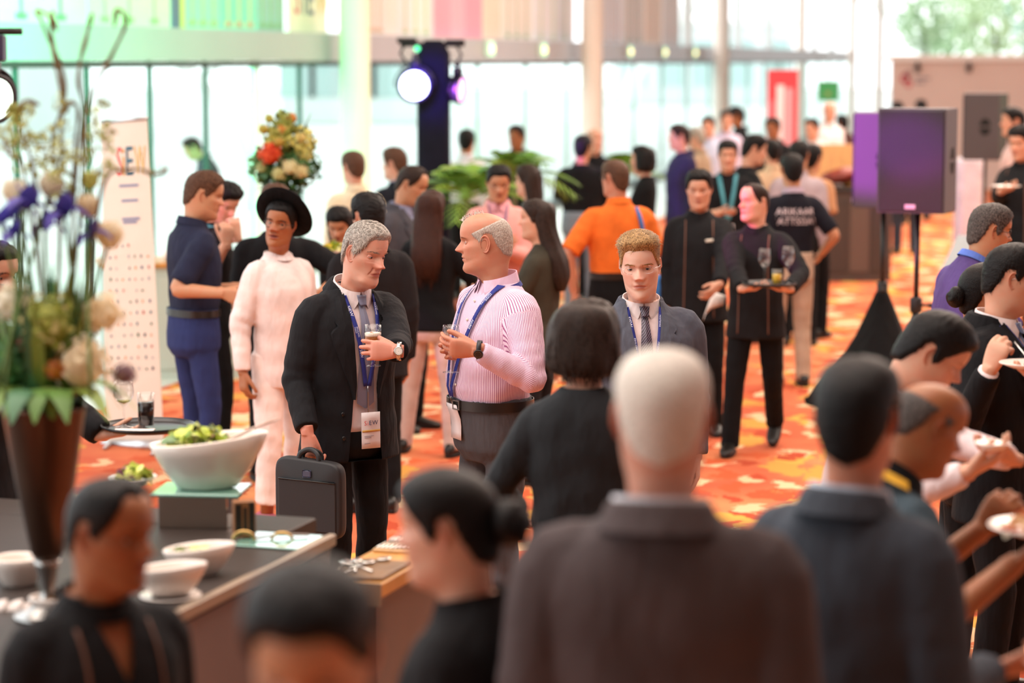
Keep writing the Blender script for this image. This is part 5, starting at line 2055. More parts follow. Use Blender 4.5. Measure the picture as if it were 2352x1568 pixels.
FAR = [
    dict(px=1071, top=296, d=24.5, face=-8, wear='shirt', col=('white_shirt_far', '#dcdfe6'), skin='tan', label='man in a white shirt walking away by the light tower'),
    dict(px=1187, top=286, d=26, face=170, hy=-20, wear='suit', col=BLK, skin='brown', label='man in a dark suit standing behind the palm leaves'),
    dict(px=1338, top=309, d=23, face=5, hy=-25, bw=1.15, wear='polo', col=('black_polo', '#17181c'), trousers=('grey_jeans', '#7a828e'), skin='tan', R=dict(t=(.2, .25, 1.05)), label='heavy man in a black polo with his back turned'),
    dict(px=1366, top=295, d=24.6, face=190, wear='suit', col=BLK, skin='fair', head=dict(hair='bald', side=.005), hairc='brown', label='bald man facing the black polo by the second column'),
    dict(px=1477, top=334, d=21.5, face=75, fem=True, wear='dress', col=('black_dress', '#121215'), bare=True, skin='fair', head=dict(hair='low', long=BOB), label='woman in a sleeveless black dress behind the orange polo'),
    dict(px=1562, top=284, d=24.5, face=110, hy=-20, wear='suit', col=('indigo_suit', '#2a2745'), skin='fair', hairc='dark', lod=2, label='tall man in an indigo suit lit purple'),  # dark suit with the purple stage light mixed into its colour
    dict(px=1601, top=291, d=27, face=60, wear='shirt', col=('tan_shirt', '#a08a74'), skin='fair', hairc='grey', label='grey-haired man in tan behind the indigo suit'),
    dict(px=1672, top=319, d=20.5, face=178, hp=8, wear='tee', col=('black_tee', '#16161a'), cut='shirt', lod=2, lanyard=dict(mat=TEAL, end=(0, .12), w=.03, badge=(0, .08, .1, .15)), R=dict(t=(.05, .3, 1.15)), label='man in black with a wide teal lanyard'),
    dict(px=1738, top=306, d=20.9, face=-80, hp=12, wear='polo', col=('black_polo', '#17181c'), lod=2, label='black-haired man looking right past the teal lanyard'),
    dict(px=1772, top=318, d=23, face=20, wear='shirt', col=('sand_shirt', '#cbb193'), label='man in a sand-coloured shirt in the far crowd'),
    dict(px=1836, top=322, d=20.6, face=-15, bw=1.1, wear='shirt', col=('mauve_shirt', '#a89aa0'), skin='tan', label='man in a mauve shirt beside the lettered shirt'),
    dict(px=1866, top=330, d=21.2, face=-25, wear='tee', col=('peach_tee', '#b98a66'), cut='shirt', skin='tan', label='man in a peach shirt by the carving counter'),
    dict(px=1627, top=266, d=30, face=165, wear='shirt', col=('pale_blue_shirt', '#bcc4dc'), label='man in a pale blue shirt in the far crowd'),
    dict(px=1668, top=252, d=31.5, face=185, wear='shirt', col=('lilac_shirt', '#c6bcd2'), label='man in a lilac shirt near the third column'),
    dict(px=1693, top=243, d=33, face=80, wear='suit', col=BLK, skin='brown', label='tall man in black near the third column'),
    dict(px=1776, top=268, d=28.5, face=150, wear='suit', col=('dark_suit_brown', '#242124'), skin='brown', label='man in dark clothes before the red banner'),
    dict(px=1866, top=270, d=30, face=140, wear='shirt', col=('chef_white', '#d5d3d4'), label='cook in white bending over the carving counter', lean=16),
    dict(px=1905, top=232, d=33, face=200, wear='shirt', col=('chef_white', '#d5d3d4'), label='cook in white behind the wooden board', head=dict(hair='none')),
    dict(px=1935, top=262, d=34, face=30, wear='suit', col=('maroon_suit', '#4a2f30'), skin='brown', label='person in maroon beyond the wooden board'),
    dict(px=2062, top=232, d=36, face=20, wear='suit', col=BLK, label='person in black before the cream partition'),
    dict(px=2116, top=228, d=37, face=0, wear='shirt', col=('rose_shirt', '#b06a80'), label='person in rose before the cream partition'),
    dict(px=2330, top=245, d=24, face=90, wear='shirt', col=('rosy_white', '#d8b8b4'), label='person in pale rose behind the farthest loudspeaker'),
    dict(px=2085, top=262, d=30.5, face=-5, wear='suit', col=('slate_far', '#3a3f4c'), trousers=('slate_jeans', '#2c313c'), label='person in slate trousers walking behind the loudspeakers'),
    dict(px=432, top=312, d=26.4, face=100, hp=25, lean=18, hunch=10, wear='suit', col=('slate_far', '#3a3f4c'), skin='tan', label='stooping man in slate seen through the window'),
]
for q in FAR:
    q.setdefault('head', dict(hair='low', top=.018))
    q.setdefault('hairc', 'black')
    q.setdefault('skin', 'asian')
    if q['wear'] == 'shirt' and 'collar' not in q:
        q['collar'] = dict(mat=cloth(*q['col']), leaf=.04)
    person(q)
tray_woman = person(waiter_spec(px=2342, top=285, d=19.5, face=140, hp=12, fem=True, head=dict(hair='low', bun=((0, -.12, .16), .035)), R=dict(px=(2300, 440, 19.2), wfd=(.5, -.5, .2), wpn=(0, 0, 1)),
                                label='waitress in black holding a plate at the right edge'))

# -- right-hand group
purple_man = person(dict(
    px=2282, top=463, d=11.5, face=-70, hy=-8, hp=10, lean=10, hunch=8, bw=1.08, skin='tan', hairc='iron', lod=2, head=dict(hair='low', top=.018, side=.008, strands=1500, slen=.012, rough=.1), wear='polo', col=('purple_polo', '#54427a'),
    collar=dict(mat=cloth('collar_blue', '#5a76c8'), leaf=.03), glasses=dict(mat=M('glasses_tortoise', '#4a2c1c', .3), tr=.0018), R=dict(t=(.12, .34, 1.10)), label='man in a purple polo shirt with dark-rimmed glasses'))
bun_woman = person(dict(
    px=2258, top=602, d=9.2, face=-62, hy=-10, fem=True, skin='tan', hairc='black', lod=2, head=dict(hair='low', top=.010, side=.010, rough=.04, bun=((0, -.128, .105), .040)), wear='tunic', col=UNI, cut='blazer',
    collar=dict(mat=cloth(*UNI), stand_only=True), label='woman with a black hair bun next to the purple polo'))
edge_suit = person(dict(
    px=2335, top=554, d=8.7, face=-118, hy=22, hp=8, bw=1.02, skin='asian', hairc='black', lod=2, head=dict(hair='high', top=.014, side=.009, rough=.08, strands=1200, slen=.014), wear='suit', col=('black_wool', '#151519'), under=PINKW,
    collar=dict(mat=WHITE, leaf=.054), tie=TIE_BLUE, tie_end=.0, open=OPENJ, lapel=.08, glasses=dict(mat=M('glasses_steel', '#cfcfd4', .2, 1.0), tr=.0008),
    lanyard=dict(mat=NAVY, end=(0, .1), off=.006), R=dict(px=(2272, 850, 8.35), wfd=(.35, -.1, .95), wpn=(.5, .7, -.2), per=[(50, 55, 30), (55, 60, 40), (60, 70, 50), (60, 70, 50)], thumb=(25, 20), pinch=True, wpole=(-.3, .2, -1)),
    L=dict(px=(2415, 868, 8.3), wfd=(-.6, -.3, .1), wpn=(0, 0, 1), curl=(15, 20, 12), wpole=(.5, .2, -1)), cuffs=WHITE, label='man in a black suit and blue tie eating at the right edge'))
white_shirt_man = person(dict(
    px=2200, top=700, d=7.2, face=-108, hy=8, hp=34, lean=14, hunch=14, bw=1.04, skin='asian', hairc='black', lod=2, head=dict(hair='low', top=.024, side=.012, rough=.06), wear='shirt', col=('white_shirt_pink', '#e2d2d4'),
    collar=dict(mat=cloth('white_shirt_pink', '#e2d2d4')), R=dict(px=(2222, 1085, 6.8), wfd=(.8, -.1, .4), wpn=(-.1, .3, .9), wpole=(-.5, -.4, -1)), L=dict(px=(2335, 1058, 6.95), wfd=(-.7, -.4, .2), wpn=(0, 0, 1), curl=(20, 25, 15)), label='hunched man in a white shirt looking down at his food'))
polo_man = person(dict(
    px=2160, top=868, d=5.95, face=-66, hy=-6, hp=22, lean=12, hunch=12, bw=1.08, skin='brown', hairc='iron', lod=2, head=dict(hair='bald', cz=.178, cs=.3, side=.007, top=.004, feather=.04, rough=.06, age=.5), wear='polo', col=('dark_teal_polo', '#323f47'),
    collar=dict(mat=cloth('polo_collar', '#15181c'), leaf=.044, r=.074), slv=.58, R=dict(px=(2332, 1290, 5.6), wfd=(.9, -.1, .35), wpn=(-.1, .2, 1), curl=(25, 30, 20), wpole=(-.6, -.5, -1)),
    L=dict(px=(2255, 1215, 6.0), wfd=(.5, -.3, .8), wpn=(.4, .6, 0), curl=(55, 60, 40)), label='balding man in a dark polo with a yellow collar stripe'))
back_suit = person(dict(
    px=1970, top=818, d=5.0, face=-36, hy=14, hp=0, bw=1.02, skin='red', hairc='black', lod=2, head=dict(hair='low', top=.014, side=.010, rough=.06), wear='suit', col=('blue_black_suit', '#3a4049'), collar=dict(mat=cloth('pale_blue_shirt2', '#b9c6d6'), r=.073),
    R=dict(px=(2270, 1545, 5.05), wfd=(.9, .1, .1), wpole=(.1, -.3, -1), curl=(40, 45, 30)), label='black-haired man in a blue-black suit seen from behind'))
white_hair_man = person(dict(
    px=1522, top=800, d=4.45, face=-8, hy=4, bw=1.14, skin='pink', hairc='white', lod=2, head=dict(hair='normal', top=.006, side=.006, line='normal', rough=.05), wear='suit', col=('brown_black_suit', '#4c4344'),
    collar=dict(mat=cloth('pale_shirt', '#d4d6de'), r=.075), label='white-haired man in a dark brown suit with his back turned'))
bob_woman = person(dict(
    px=1348, top=684, d=7.35, face=-10, hy=-14, fem=True, bw=1.08, skin='fair', hairc='dark', lod=2, head=dict(hair='low', top=.016, side=.016, long=BOB, lstrands=900, lslen=.035), wear='blazer', col=('black_blazer2', '#2f3236'),
    trousers=('grey_trousers', '#8c8488'), slim=True, fold=1.6, R=dict(t=(.24, .26, .98)), L=dict(t=(-.25, .22, 1.02)), label='woman with a dark bob in a black blazer and grey trousers'))
# -- foreground staff
front_woman = person(waiter_spec(px=1022, top=1068, d=4.65, face=66, hy=8, hp=6, fem=True, skin='fair', cut='tunic', bw=.92, open=VNECK, head=dict(hair='low', top=.014, side=.014, rough=.03, bun=((0, -.140, .12), .050)),
                                 name_tag=(.05, .24), label='waitress with hair tied back turning away in the foreground'))
left_waiter = person(waiter_spec(px=258, top=1090, d=4.8, face=218, hy=22, hp=6, skin='brown', bw=1.0, open=VNECK, head=dict(hair='high', top=.014, side=.010, rough=.06, nose=1.15), name_tag=(-.085, .27), label='brown-skinned waiter with a receding hairline in front of the buffet'))
bottom_man = person(waiter_spec(px=700, top=1284, d=3.15, face=172, hp=20, skin='tan', head=dict(hair='normal', top=.022, side=.012, rough=.06), label='waiter with short black hair, only his head top in view'))
edge_woman = person(waiter_spec(px=-22, top=548, d=8.55, face=240, hp=4, lean=5, fem=True, skin='asian', head=dict(hair='low', top=.014, bun=((0, -.12, .12), .04)), glasses=dict(mat=M('glasses_black', '#14110f', .3), tr=.0014),
                                L=dict(px=(270, 1030, 8.5), wfd=(.95, -.1, .12), wpn=(0, 0, 1), curl=(8, 10, 8), thumb=(50, 5), wpole=(-.2, .2, -1)), label='waitress with glasses behind the vase holding out a round tray'))
# ------------------------------------------------------------------ drinks, trays, plates
GLASS = glass_mat('clear_glass', (.97, .98, .98), .10)
CHINA = M('white_china', '#eadfd6', .22, coat=.3)


def liquid(name, col, alpha=.35):
    if name in MATS:
        return MATS[name]
    m, nt, bs = newmat(name)
    bs.inputs['Base Color'].default_value = (*rgb(col), 1)
    bs.inputs['Roughness'].default_value = .08
    bs.inputs['Transmission Weight'].default_value = alpha
    bs.inputs['IOR'].default_value = 1.2
    MATS[name] = m
    return m


def drink(kind, base, label, fill=None, group=None, h=1.0, cat='glass'):
    """A drinking glass standing with its foot at base."""
    r = empty({'beer': 'beer_glass', 'wine': 'wine_glass', 'tumbler': 'tumbler'}[kind], base, 0, label, cat, group)
    if kind == 'beer':
        prof = [(.031, 0), (.032, .002), (.012, .006), (.0075, .012), (.0075, .026), (.014, .034), (.028, .052), (.0345, .075), (.0360, .105), (.0345, .140), (.0335, .168), (.0322, .168), (.0345, .105), (.0325, .075), (.026, .053), (.004, .038)]
        liq = [(.003, .039), (.025, .054), (.0318, .076), (.0336, .105), (.0332, .122)]
    elif kind == 'wine':
        prof = [(.034, 0), (.034, .0015), (.010, .006), (.0045, .014), (.004, .050), (.0045, .082), (.012, .092), (.027, .108), (.0365, .130), (.0375, .148), (.0345, .175), (.0320, .192), (.0308, .192), (.0358, .148), (.0345, .130), (.026, .110), (.003, .096)]
        liq = [(.003, .097), (.020, .106), (.025, .111)]
    else:
        prof = [(.027, 0), (.028, .003), (.0295, .06), (.031, .135), (.0298, .135), (.0282, .06), (.026, .012), (.003, .012)]
        liq = [(.003, .0125), (.0255, .0125), (.0275, .06), (.0288, .098)]
    prof = [(a, z * h) for a, z in prof]
    Geo().add(*lathe(prof, 28)).build('glass', GLASS, r)
    if fill:
        Geo().add(*lathe([(a, z * h) for a, z in liq], 24)).build('drink', fill, r)
    if kind == 'beer':
        Geo().add(*lathe([(.0332, .122), (.0336, .124), (.0336, .134), (.030, .136), (.002, .1355)], 24)).build('foam', M('beer_foam', '#efe2d2', .8), r)
    return r


drink('beer', at(857, 840, 9.715), 'stemmed beer glass, half full, in the suited man\'s hand', liquid('beer', '#b8641a', .35))
drink('wine', at(1036, 855, 9.66), 'nearly empty wine glass in the striped man\'s hands')


def tray(c, rad, label):
    o = Geo().add(*lathe([(.001, 0), (rad * .9, 0), (rad * .97, .006), (rad, .018), (rad * .985, .019), (rad * .955, .008), (rad * .88, .004), (.001, .004)], 40)).build('serving_tray', M('black_tray', '#1b1a1c', .35), None, True, c)
    return tag(o, label, 'tray')


c = at(340, 985, 8.5)
tray(c, .168, 'round black serving tray with a dark cola glass')
drink('tumbler', c + np.array([-.005, -.01, .0045]), 'tall tumbler of dark cola on the tray', liquid('cola', '#1a0a08', 0), h=.94)
drink('wine', c + np.array([-.088, .02, .0045]), 'stemmed glass with a little white wine on the tray', liquid('white_wine', '#d8c060', .3), h=.86)
o = Geo().add(*box(-.07, .07, -.05, .04, 0, .002)).build('paper_napkin', M('paper', '#e8ded8', .8), None, False, c + np.array([-.04, -.07, .0045]))
tag(o, 'white paper napkin lying on the black tray', 'napkin')
c = at(1766, 655, 14.38)
tray(c, .165, 'black tray carried by the walking waiter')
drink('wine', c + np.array([-.03, -.02, .0045]), 'empty wine glass on the waiter\'s tray left of the juice', h=1.12)
drink('wine', c + np.array([.115, .02, .0045]), 'empty wine glass on the waiter\'s tray right of the juice', h=1.18)
drink('tumbler', c + np.array([.042, -.05, .0045]), 'tumbler with a little orange juice on the waiter\'s tray', liquid('juice', '#f0c040', .1), h=.7)


def dish(c, rad, label, name='plate', depth=.018, cat='plate', tilt=0.0):
    prof = [(.001, 0), (rad * .55, 0), (rad * .62, .003), (rad, depth), (rad * .99, depth + .003), (rad * .6, .007), (.001, .006)]
    o = Geo().add(*lathe(prof, 36)).build(name, CHINA, None, True, c)
    o.rotation_euler = (tilt, 0, 0)
    return tag(o, label, cat)


def food(c, spread, n, cols, sz, label, cat='food', name='salad', lift=.3, flat=.5):
    g = Geo()
    rl = np.random.default_rng(int(abs(c[0] * 1000)) + n)
    for k in range(n):
        a, rr = rl.uniform(0, 6.28), spread * math.sqrt(rl.uniform(0, 1))
        p = np.array([math.cos(a) * rr, math.sin(a) * rr * .8, lift * sz * rl.uniform(0, 1.6) + spread * .35 * (1 - (rr / spread) ** 2)])
        m = 6
        V = []
        d = nrm(rl.normal(0, 1, 3) * np.array([1, 1, .45]))
        u = nrm(np.cross(d, rl.normal(0, 1, 3)))
        w = np.cross(d, u)
        L = sz * rl.uniform(.6, 1.3)
        for i in range(m):
            t = i / (m - 1)
            wd = L * .42 * math.sin(math.pi * (t * .9 + .06)) * (1 + .3 * math.sin(9 * t + k))
            cc = p + d * L * (t - .5) + u * L * .25 * math.sin(3 * t + k)
            V += [cc - w * wd, cc + u * .1 * L, cc + w * wd]
        F = []
        for i in range(m - 1):
            F += [(3 * i, 3 * i + 1, 3 * i + 4, 3 * i + 3), (3 * i + 1, 3 * i + 2, 3 * i + 5, 3 * i + 4)]
        g.add(V, F, k % len(cols))
    o = g.build(name, [M('food_' + q[1:], q, .5) for q in cols], None, True, c)
    o['kind'] = 'stuff'
    return tag(o, label, cat)


GREENS = ['#a9bd3c', '#c6d05a', '#7f9d3a', '#d8d878', '#6b8a5a', '#7a3a4a', '#dfe39a']
c = at(766, 582, 14.38)
dish(c, .11, 'white plate of salad held by the dark-haired woman')
food(c + np.array([0, 0, .012]), .075, 40, GREENS + ['#e0c23c'], .05, 'green and yellow salad on the woman\'s plate')
c = at(2393, 1225, 5.55)
dish(c, .125, 'round white plate held by the balding man in the polo')
food(c + np.array([-.02, 0, .010]), .07, 30, ['#d88a4a', '#e8c9a0', '#c85a34', '#e8ddc0'], .04, 'orange and cream food on the balding man\'s plate')
dish(at(2180, 1392, 5.65), .046, 'small white dish beside the forearm of the polo man', depth=.012)
dish(at(2280, 1032, 6.75), .05, 'small white plate under the hunched man\'s chin')
dish(at(2362, 845, 8.2), .10, 'white plate held by the man in the black suit')
dish(at(2310, 432, 19.0), .12, 'white plate held by the waitress at the right edge')
o = Geo().add(*tube([at(2330, 785, 8.28), at(2352, 812, 8.25), at(2372, 835, 8.22)], [.002, .0025, .005], 8)).build('fork', M('cutlery_steel', '#c9c6c0', .2, 1.0))
tag(o, 'steel fork held by the man eating in the black suit', 'fork')
# napkin of the waiter
g = Geo()
rg = []
for k, (px, py, w) in enumerate(((1664, 690, .03), (1640, 690, .05), (1625, 705, .05), (1618, 725, .035))):
    cc = at(px, py, 15.0)
    rg.append(ell(cc, w, .02, (0.3, 0, 1), (0, 1, 0), 14, 2))
g.add(*loft(rg))
o = g.build('napkin', cloth('napkin_white', '#e6e0da'))
tag(o, 'white cloth napkin in the young waiter\'s hand', 'napkin')
# yellow stripe on the polo collar
th = np.linspace(1.7, 4.6, 24)
R_ = polo_man
g = Geo()
for (r1, z1), (r2, z2) in (((.098, .498), (.112, .476)),):
    g.add(*strip(R_.T(np.sin(th) * r1 * 1.05, -.02 + np.cos(th) * r1, z1 - .012 * np.cos(th)), R_.T(np.sin(th) * r2 * 1.1, -.02 + np.cos(th) * r2, z2 - .012 * np.cos(th))))
g.build('collar_stripe', cloth('yellow_trim', '#d8a83a'), R_.rt)
# shoulder bag of the man in orange
R_ = orange_man
rb_ = empty('shoulder_bag', R_.root, math.degrees(0) + R_.face, 'blue shoulder bag hanging from the man in orange', 'bag')
Vb, Fb = R_.band(.105, .475, .20, .02, .030, .006, 20, back=True)
Geo().add(Vb, Fb).build('strap', cloth('blue_strap', '#3f6fae'), rb_)
Vb, Fb = box(-.05, .07, -.13, .13, 0, .30, .03)
Geo().add(np.array(Vb) + R_.T(.235, -.03, -.26), Fb).build('pouch', cloth('blue_bag', '#3f74b4'), rb_)

# ------------------------------------------------------------------ briefcase
bc = at(714, 1142, 9.74)
r = empty('briefcase', bc, D2R(-24), 'soft black briefcase hanging from the suited man\'s hand', 'briefcase')
nyl = M('black_nylon', '#17171a', .6, bmp=.25, bscale=220, bdist=.001)
g = Geo()
w2, h2 = .152, .160
rg = []
for y, k in ((-.030, .94), (-.026, .985), (-.012, 1.0), (.012, 1.0), (.026, .985), (.030, .94)):
    e = ell((0, y, 0), w2 * k, h2 * k, (1, 0, 0), (0, 0, 1), 48, 7)
    e[:, 2] += -.010 * (e[:, 0] / w2)
    rg.append(e)
g.add(*loft(rg))
g.build('body', nyl, r)
Geo().add(*box(-.132, .132, -.036, -.030, -.135, .075, .003)).build('front_pocket', nyl, r, smooth=False)
Geo().add(*tube([(-.13, -.038, .078), (0, -.039, .075), (.13, -.038, .070)], .003, 6)).build('zip', M('zip_black', '#0a0a0b', .3), r)
Geo().add(*box(-.020, .020, -.036, -.031, .088, .118, .004)).build('label_patch', M('patch_grey', '#3c4258', .4), r, smooth=False)
for y in (-.014, .014):
    hp = catmull(np.array([(-.045, y, .148), (-.042, y, .178), (-.015, y * .4, .196), (.015, y * .4, .196), (.042, y, .178), (.045, y, .146)]), 16)
    Geo().add(*tube(hp, [(.006, .011)] * 16, 8)).build('handle', M('handle_black', '#121214', .55), r)

# ------------------------------------------------------------------ buffet
E1 = np.array([.305, .952, 0])
E2 = np.array([-.952, .305, 0])
C0 = np.array([-.54, 7.06, 0])
ANG = math.atan2(E1[1], E1[0]) - math.pi / 2
top_m = M('counter_top', '#2c231f', .5, spec=.3, var=.15, vscale=6, stretch=(1, 6, 1))
side_m = M('counter_side', '#6a5a55', .5, var=.06, vscale=4)
TZ = 1.02


def tb(u, v, z=TZ):
    """Buffet space: u back from the near right corner line, v to the left."""
    return C0 + E1 * u + E2 * v + np.array([0, 0, z])


r = empty('buffet_counter', C0, ANG, 'dark-topped buffet counter with taupe sides', 'counter')
Geo().add(*box(-1.9, -.004, -2.1, .01, .0, TZ - .045)).add(*box(-1.9, -.17, .01, .24, .0, TZ - .045)).build('base', side_m, r, smooth=False)
Geo().add(*box(-1.92, .0, -2.12, .02, TZ - .045, TZ, .004)).build('top', top_m, r, smooth=False)
Geo().add(*box(-1.92, -.15, .0201, .26, TZ - .045, TZ, .004)).build('back_top', top_m, r, smooth=False)
Geo().add(*box(-.012, .012, -2.1, .02, TZ - .03, TZ + .004, .003)).build('edge_strip', M('edge_brass', '#93806c', .4), r, smooth=False)
r = empty('cutlery_table', C0 + E1 * -.10, ANG, 'low wooden side table holding the cutlery', 'table')
wood_m = M('honey_wood', '#c08a4a', .35, var=.22, vscale=5, stretch=(8, 1, 1))
Geo().add(*box(.014, .19, -.01, .62, 0, .87)).build('base', side_m, r, smooth=False)
Geo().add(*box(.006, .208, -.03, .64, .87, .915, .004)).build('top', wood_m, r, smooth=False)
Geo().add(*box(.006, .212, -.036, -.029, .85, .918)).build('edge_strip', M('edge_brass', '#93806c', .4), r, smooth=False)


def tw(x, y, z):
    return C0 + E1 * -.10 + rotz(ANG) @ np.array([x, y, z])


steel = M('cutlery_steel', '#c9c6c0', .2, 1.0)


def fork_geo():
    g = Geo()
    g.add(*tube([(0, 0, .002), (0, .06, .004), (0, .11, .003)], [(.005, .0018), (.0026, .0018), (.003, .0018)], 8))
    g.add(*tube([(0, .11, .003), (0, .125, .002), (0, .14, .001)], [(.004, .0015), (.010, .0015), (.011, .0012)], 8))
    for k in range(4):
        x = -.0085 + k * .0057
        g.add(*tube([(x, .138, .001), (x, .165, .003), (x, .185, .006)], [.0018, .0016, .0010], 6))
    return g


def spoon_geo():
    g = Geo()
    g.add(*tube([(0, 0, .002), (0, .07, .004), (0, .125, .003)], [(.005, .0018), (.0026, .0018), (.004, .0018)], 8))
    rg = [ell((0, .125 + .055 * t, .002), .020 * math.sin(math.pi * (t * .92 + .06)), .004, (1, 0, 0), (0, 0, 1), 10) for t in np.linspace(0, 1, 9)]
    g.add(*loft(rg))
    return g


o = Geo().add(*box(-.090, .085, -.10, .10, 0, .010, .003)).build('cutlery_tray', M('pale_wood_tray', '#d9b17c', .4, var=.15, vscale=6, stretch=(8, 1, 1)), None, False, tw(.108, .50, .915))
o.rotation_euler = (0, 0, ANG)
tag(o, 'pale wooden tray with a row of forks', 'tray')
fme = None
for k in range(12):
    if fme is None:
        o = fork_geo().build('fork', steel)
        fme = o.data
    else:
        o = bpy.data.objects.new('fork', fme)
        COL.objects.link(o)
    o.location = tw(.030 + k * .0138, .41, .9265)
    o.rotation_euler = (0, 0, ANG)
    tag(o, 'steel fork lying in the row on the pale tray', 'fork', 'forks laid in a row')
o = Geo().add(*box(-.092, .09, -.11, .13, 0, .012, .003)).build('spoon_tray', M('dark_rim_tray', '#7a5a3a', .35, var=.2, vscale=6), None, False, tw(.108, .12, .915))
o.rotation_euler = (0, 0, ANG)
tag(o, 'brown tray with serving spoons by the table corner', 'tray')
sme = None
for k, (x, y, a) in enumerate(((.05, .02, .2), (.075, .03, -.1), (.10, .05, .35), (.06, .10, -.4), (.15, .06, .9))):
    if sme is None:
        o = spoon_geo().build('spoon', steel)
        sme = o.data
    else:
        o = bpy.data.objects.new('spoon', sme)
        COL.objects.link(o)
    o.location = tw(x, y, .930)
    o.rotation_euler = (0, 0, ANG + a)
    tag(o, 'steel spoon scattered on the brown tray', 'spoon', 'spoons on the brown tray')


def bowl(c, w, d, h, rim_tilt, yaw, label, name='salad_bowl', th=.008):
    """Boat-shaped bowl: pointed at one end, rim rising towards it."""
    n = 44
    t = np.linspace(0, 2 * math.pi, n, endpoint=False)

    def rg(k, z, ins=0.0, tilt=0.0):
        pt_ = 1 + .18 * np.cos(t) * (np.cos(t) > 0) ** 1
        x = np.cos(t) * (w * k - ins) * pt_
        y = np.sin(t) * (d * k - ins) * (1 - .25 * np.clip(np.cos(t), 0, 1) ** 2)
        return np.stack([x, y, z + tilt * np.cos(t) * k * .5 + 0 * t], 1)
    rings = [rg(.42, 0), rg(.50, .004), rg(.72, h * .35, 0, rim_tilt * .3), rg(.90, h * .72, 0, rim_tilt * .7), rg(1.0, h, 0, rim_tilt), rg(1.0, h + .004, th * .5, rim_tilt), rg(1.0, h - .002, th, rim_tilt),
             rg(.88, h * .70, th, rim_tilt * .7), rg(.68, h * .35, th, rim_tilt * .3), rg(.40, .014, th)]
    o = Geo().add(*loft(rings)).build(name, CHINA, None, True, c)
    o.rotation_euler = (0, 0, yaw)
    return tag(o, label, 'bowl')


# glass-topped riser carrying the big salad bowl
rc = tb(.06, .43)
r = empty('mirror_riser', rc, ANG * .3, 'mirrored riser box with a glass top under the salad bowl', 'riser')
Geo().add(*box(-.130, .082, -.075, .10, 0, .098, .002)).build('box', M('mirror_panel', '#cfc6bd', .06, 1.0), r, smooth=False)
Geo().add(*box(-.150, .120, -.090, .12, .098, .108, .003)).build('glass_top', M('teal_glass', '#7fb8a6', .05, coat=1.0), r, smooth=False)
bc_ = rc + np.array([-.005, .02, .1085])
bowl(bc_, .165, .115, .150, .035, .12, 'large white boat-shaped bowl heaped with green salad')
food(bc_ + np.array([-.015, 0, .128]), .090, 150, GREENS, .050, 'lettuce salad heaped in the large white bowl', lift=.25)
for k, (dx, dy, a) in enumerate(((.06, -.03, .5), (.075, .0, .62))):
    o = Geo().add(*tube([bc_ + np.array([dx - .03, dy, .13]), bc_ + np.array([dx + .08, dy - .01, .185]), bc_ + np.array([dx + .155, dy - .02, .215])], [(.016, .004), (.008, .003), (.009, .003)], 10)).build('serving_spoon', M('pale_ladle', '#cbb2a4', .3))
    tag(o, ['pale serving spoon stuck in the salad, front one', 'pale serving spoon stuck in the salad, rear one'][k], 'spoon')
# printed card box beside the riser
cb = at(561, 1232, 7.00)
r = empty('picture_box', cb, .25, 'small box printed in brown and black next to the riser', 'box')
Geo().add(*box(-.032, .032, -.02, .02, 0, .108, .002)).build('carton', M('carton_brown', '#8a5a34', .5), r, smooth=False)
for k, (x0, x1, z0, z1) in enumerate(((-.028, -.010, .01, .10), (-.004, .006, .02, .09), (.012, .028, .01, .104))):
    Geo().add(*box(x0, x1, -.0212, -.0196, z0, z1)).build('printed_shape', M('carton_black', '#1a120d', .5), r, smooth=False)
# golden wire stands
for k, (px, py, Y) in enumerate(((560, 1240, 6.93), (648, 1243, 6.98))):
    c = at(px, py, Y)
    a_ = np.linspace(0, math.pi, 16)
    pts = np.stack([np.cos(a_) * .032, 0 * a_, np.sin(a_) * .026], 1)
    o = Geo().add(*tube(pts, .0045, 8)).build('wire_loop', M('brass_wire', '#caa468', .3, 1.0), None, True, c)
    tag(o, ['brass wire loop beside the printed box', 'brass wire loop at the back of the glass plate'][k], 'stand')
# glass plate with tongs at the corner
gp = tb(-.13, .115)
o = Geo().add(*box(-.105, .105, -.10, .10, 0, .006, .002)).build('glass_plate', M('teal_glass', '#7fb8a6', .05, coat=1.0), None, False, gp + np.array([0, 0, .001]))
o.rotation_euler = (0, 0, ANG)
tag(o, 'teal glass plate at the counter corner', 'plate')
o = Geo().add(*tube([gp + np.array([-.07, -.01, .012]), gp + np.array([.0, .02, .018]), gp + np.array([.09, .04, .014])], [(.010, .003), (.005, .003), (.012, .003)], 10)).build('tongs', M('tongs_brown', '#6a5648', .3))
tag(o, 'brown serving tongs lying across the glass plate', 'tongs')
o = Geo().add(*box(-.035, .035, -.025, .025, 0, .02, .006)).build('butter_dish', CHINA, None, False, at(552, 1322, 6.66))
tag(o, 'small square white dish on the dark counter', 'dish')
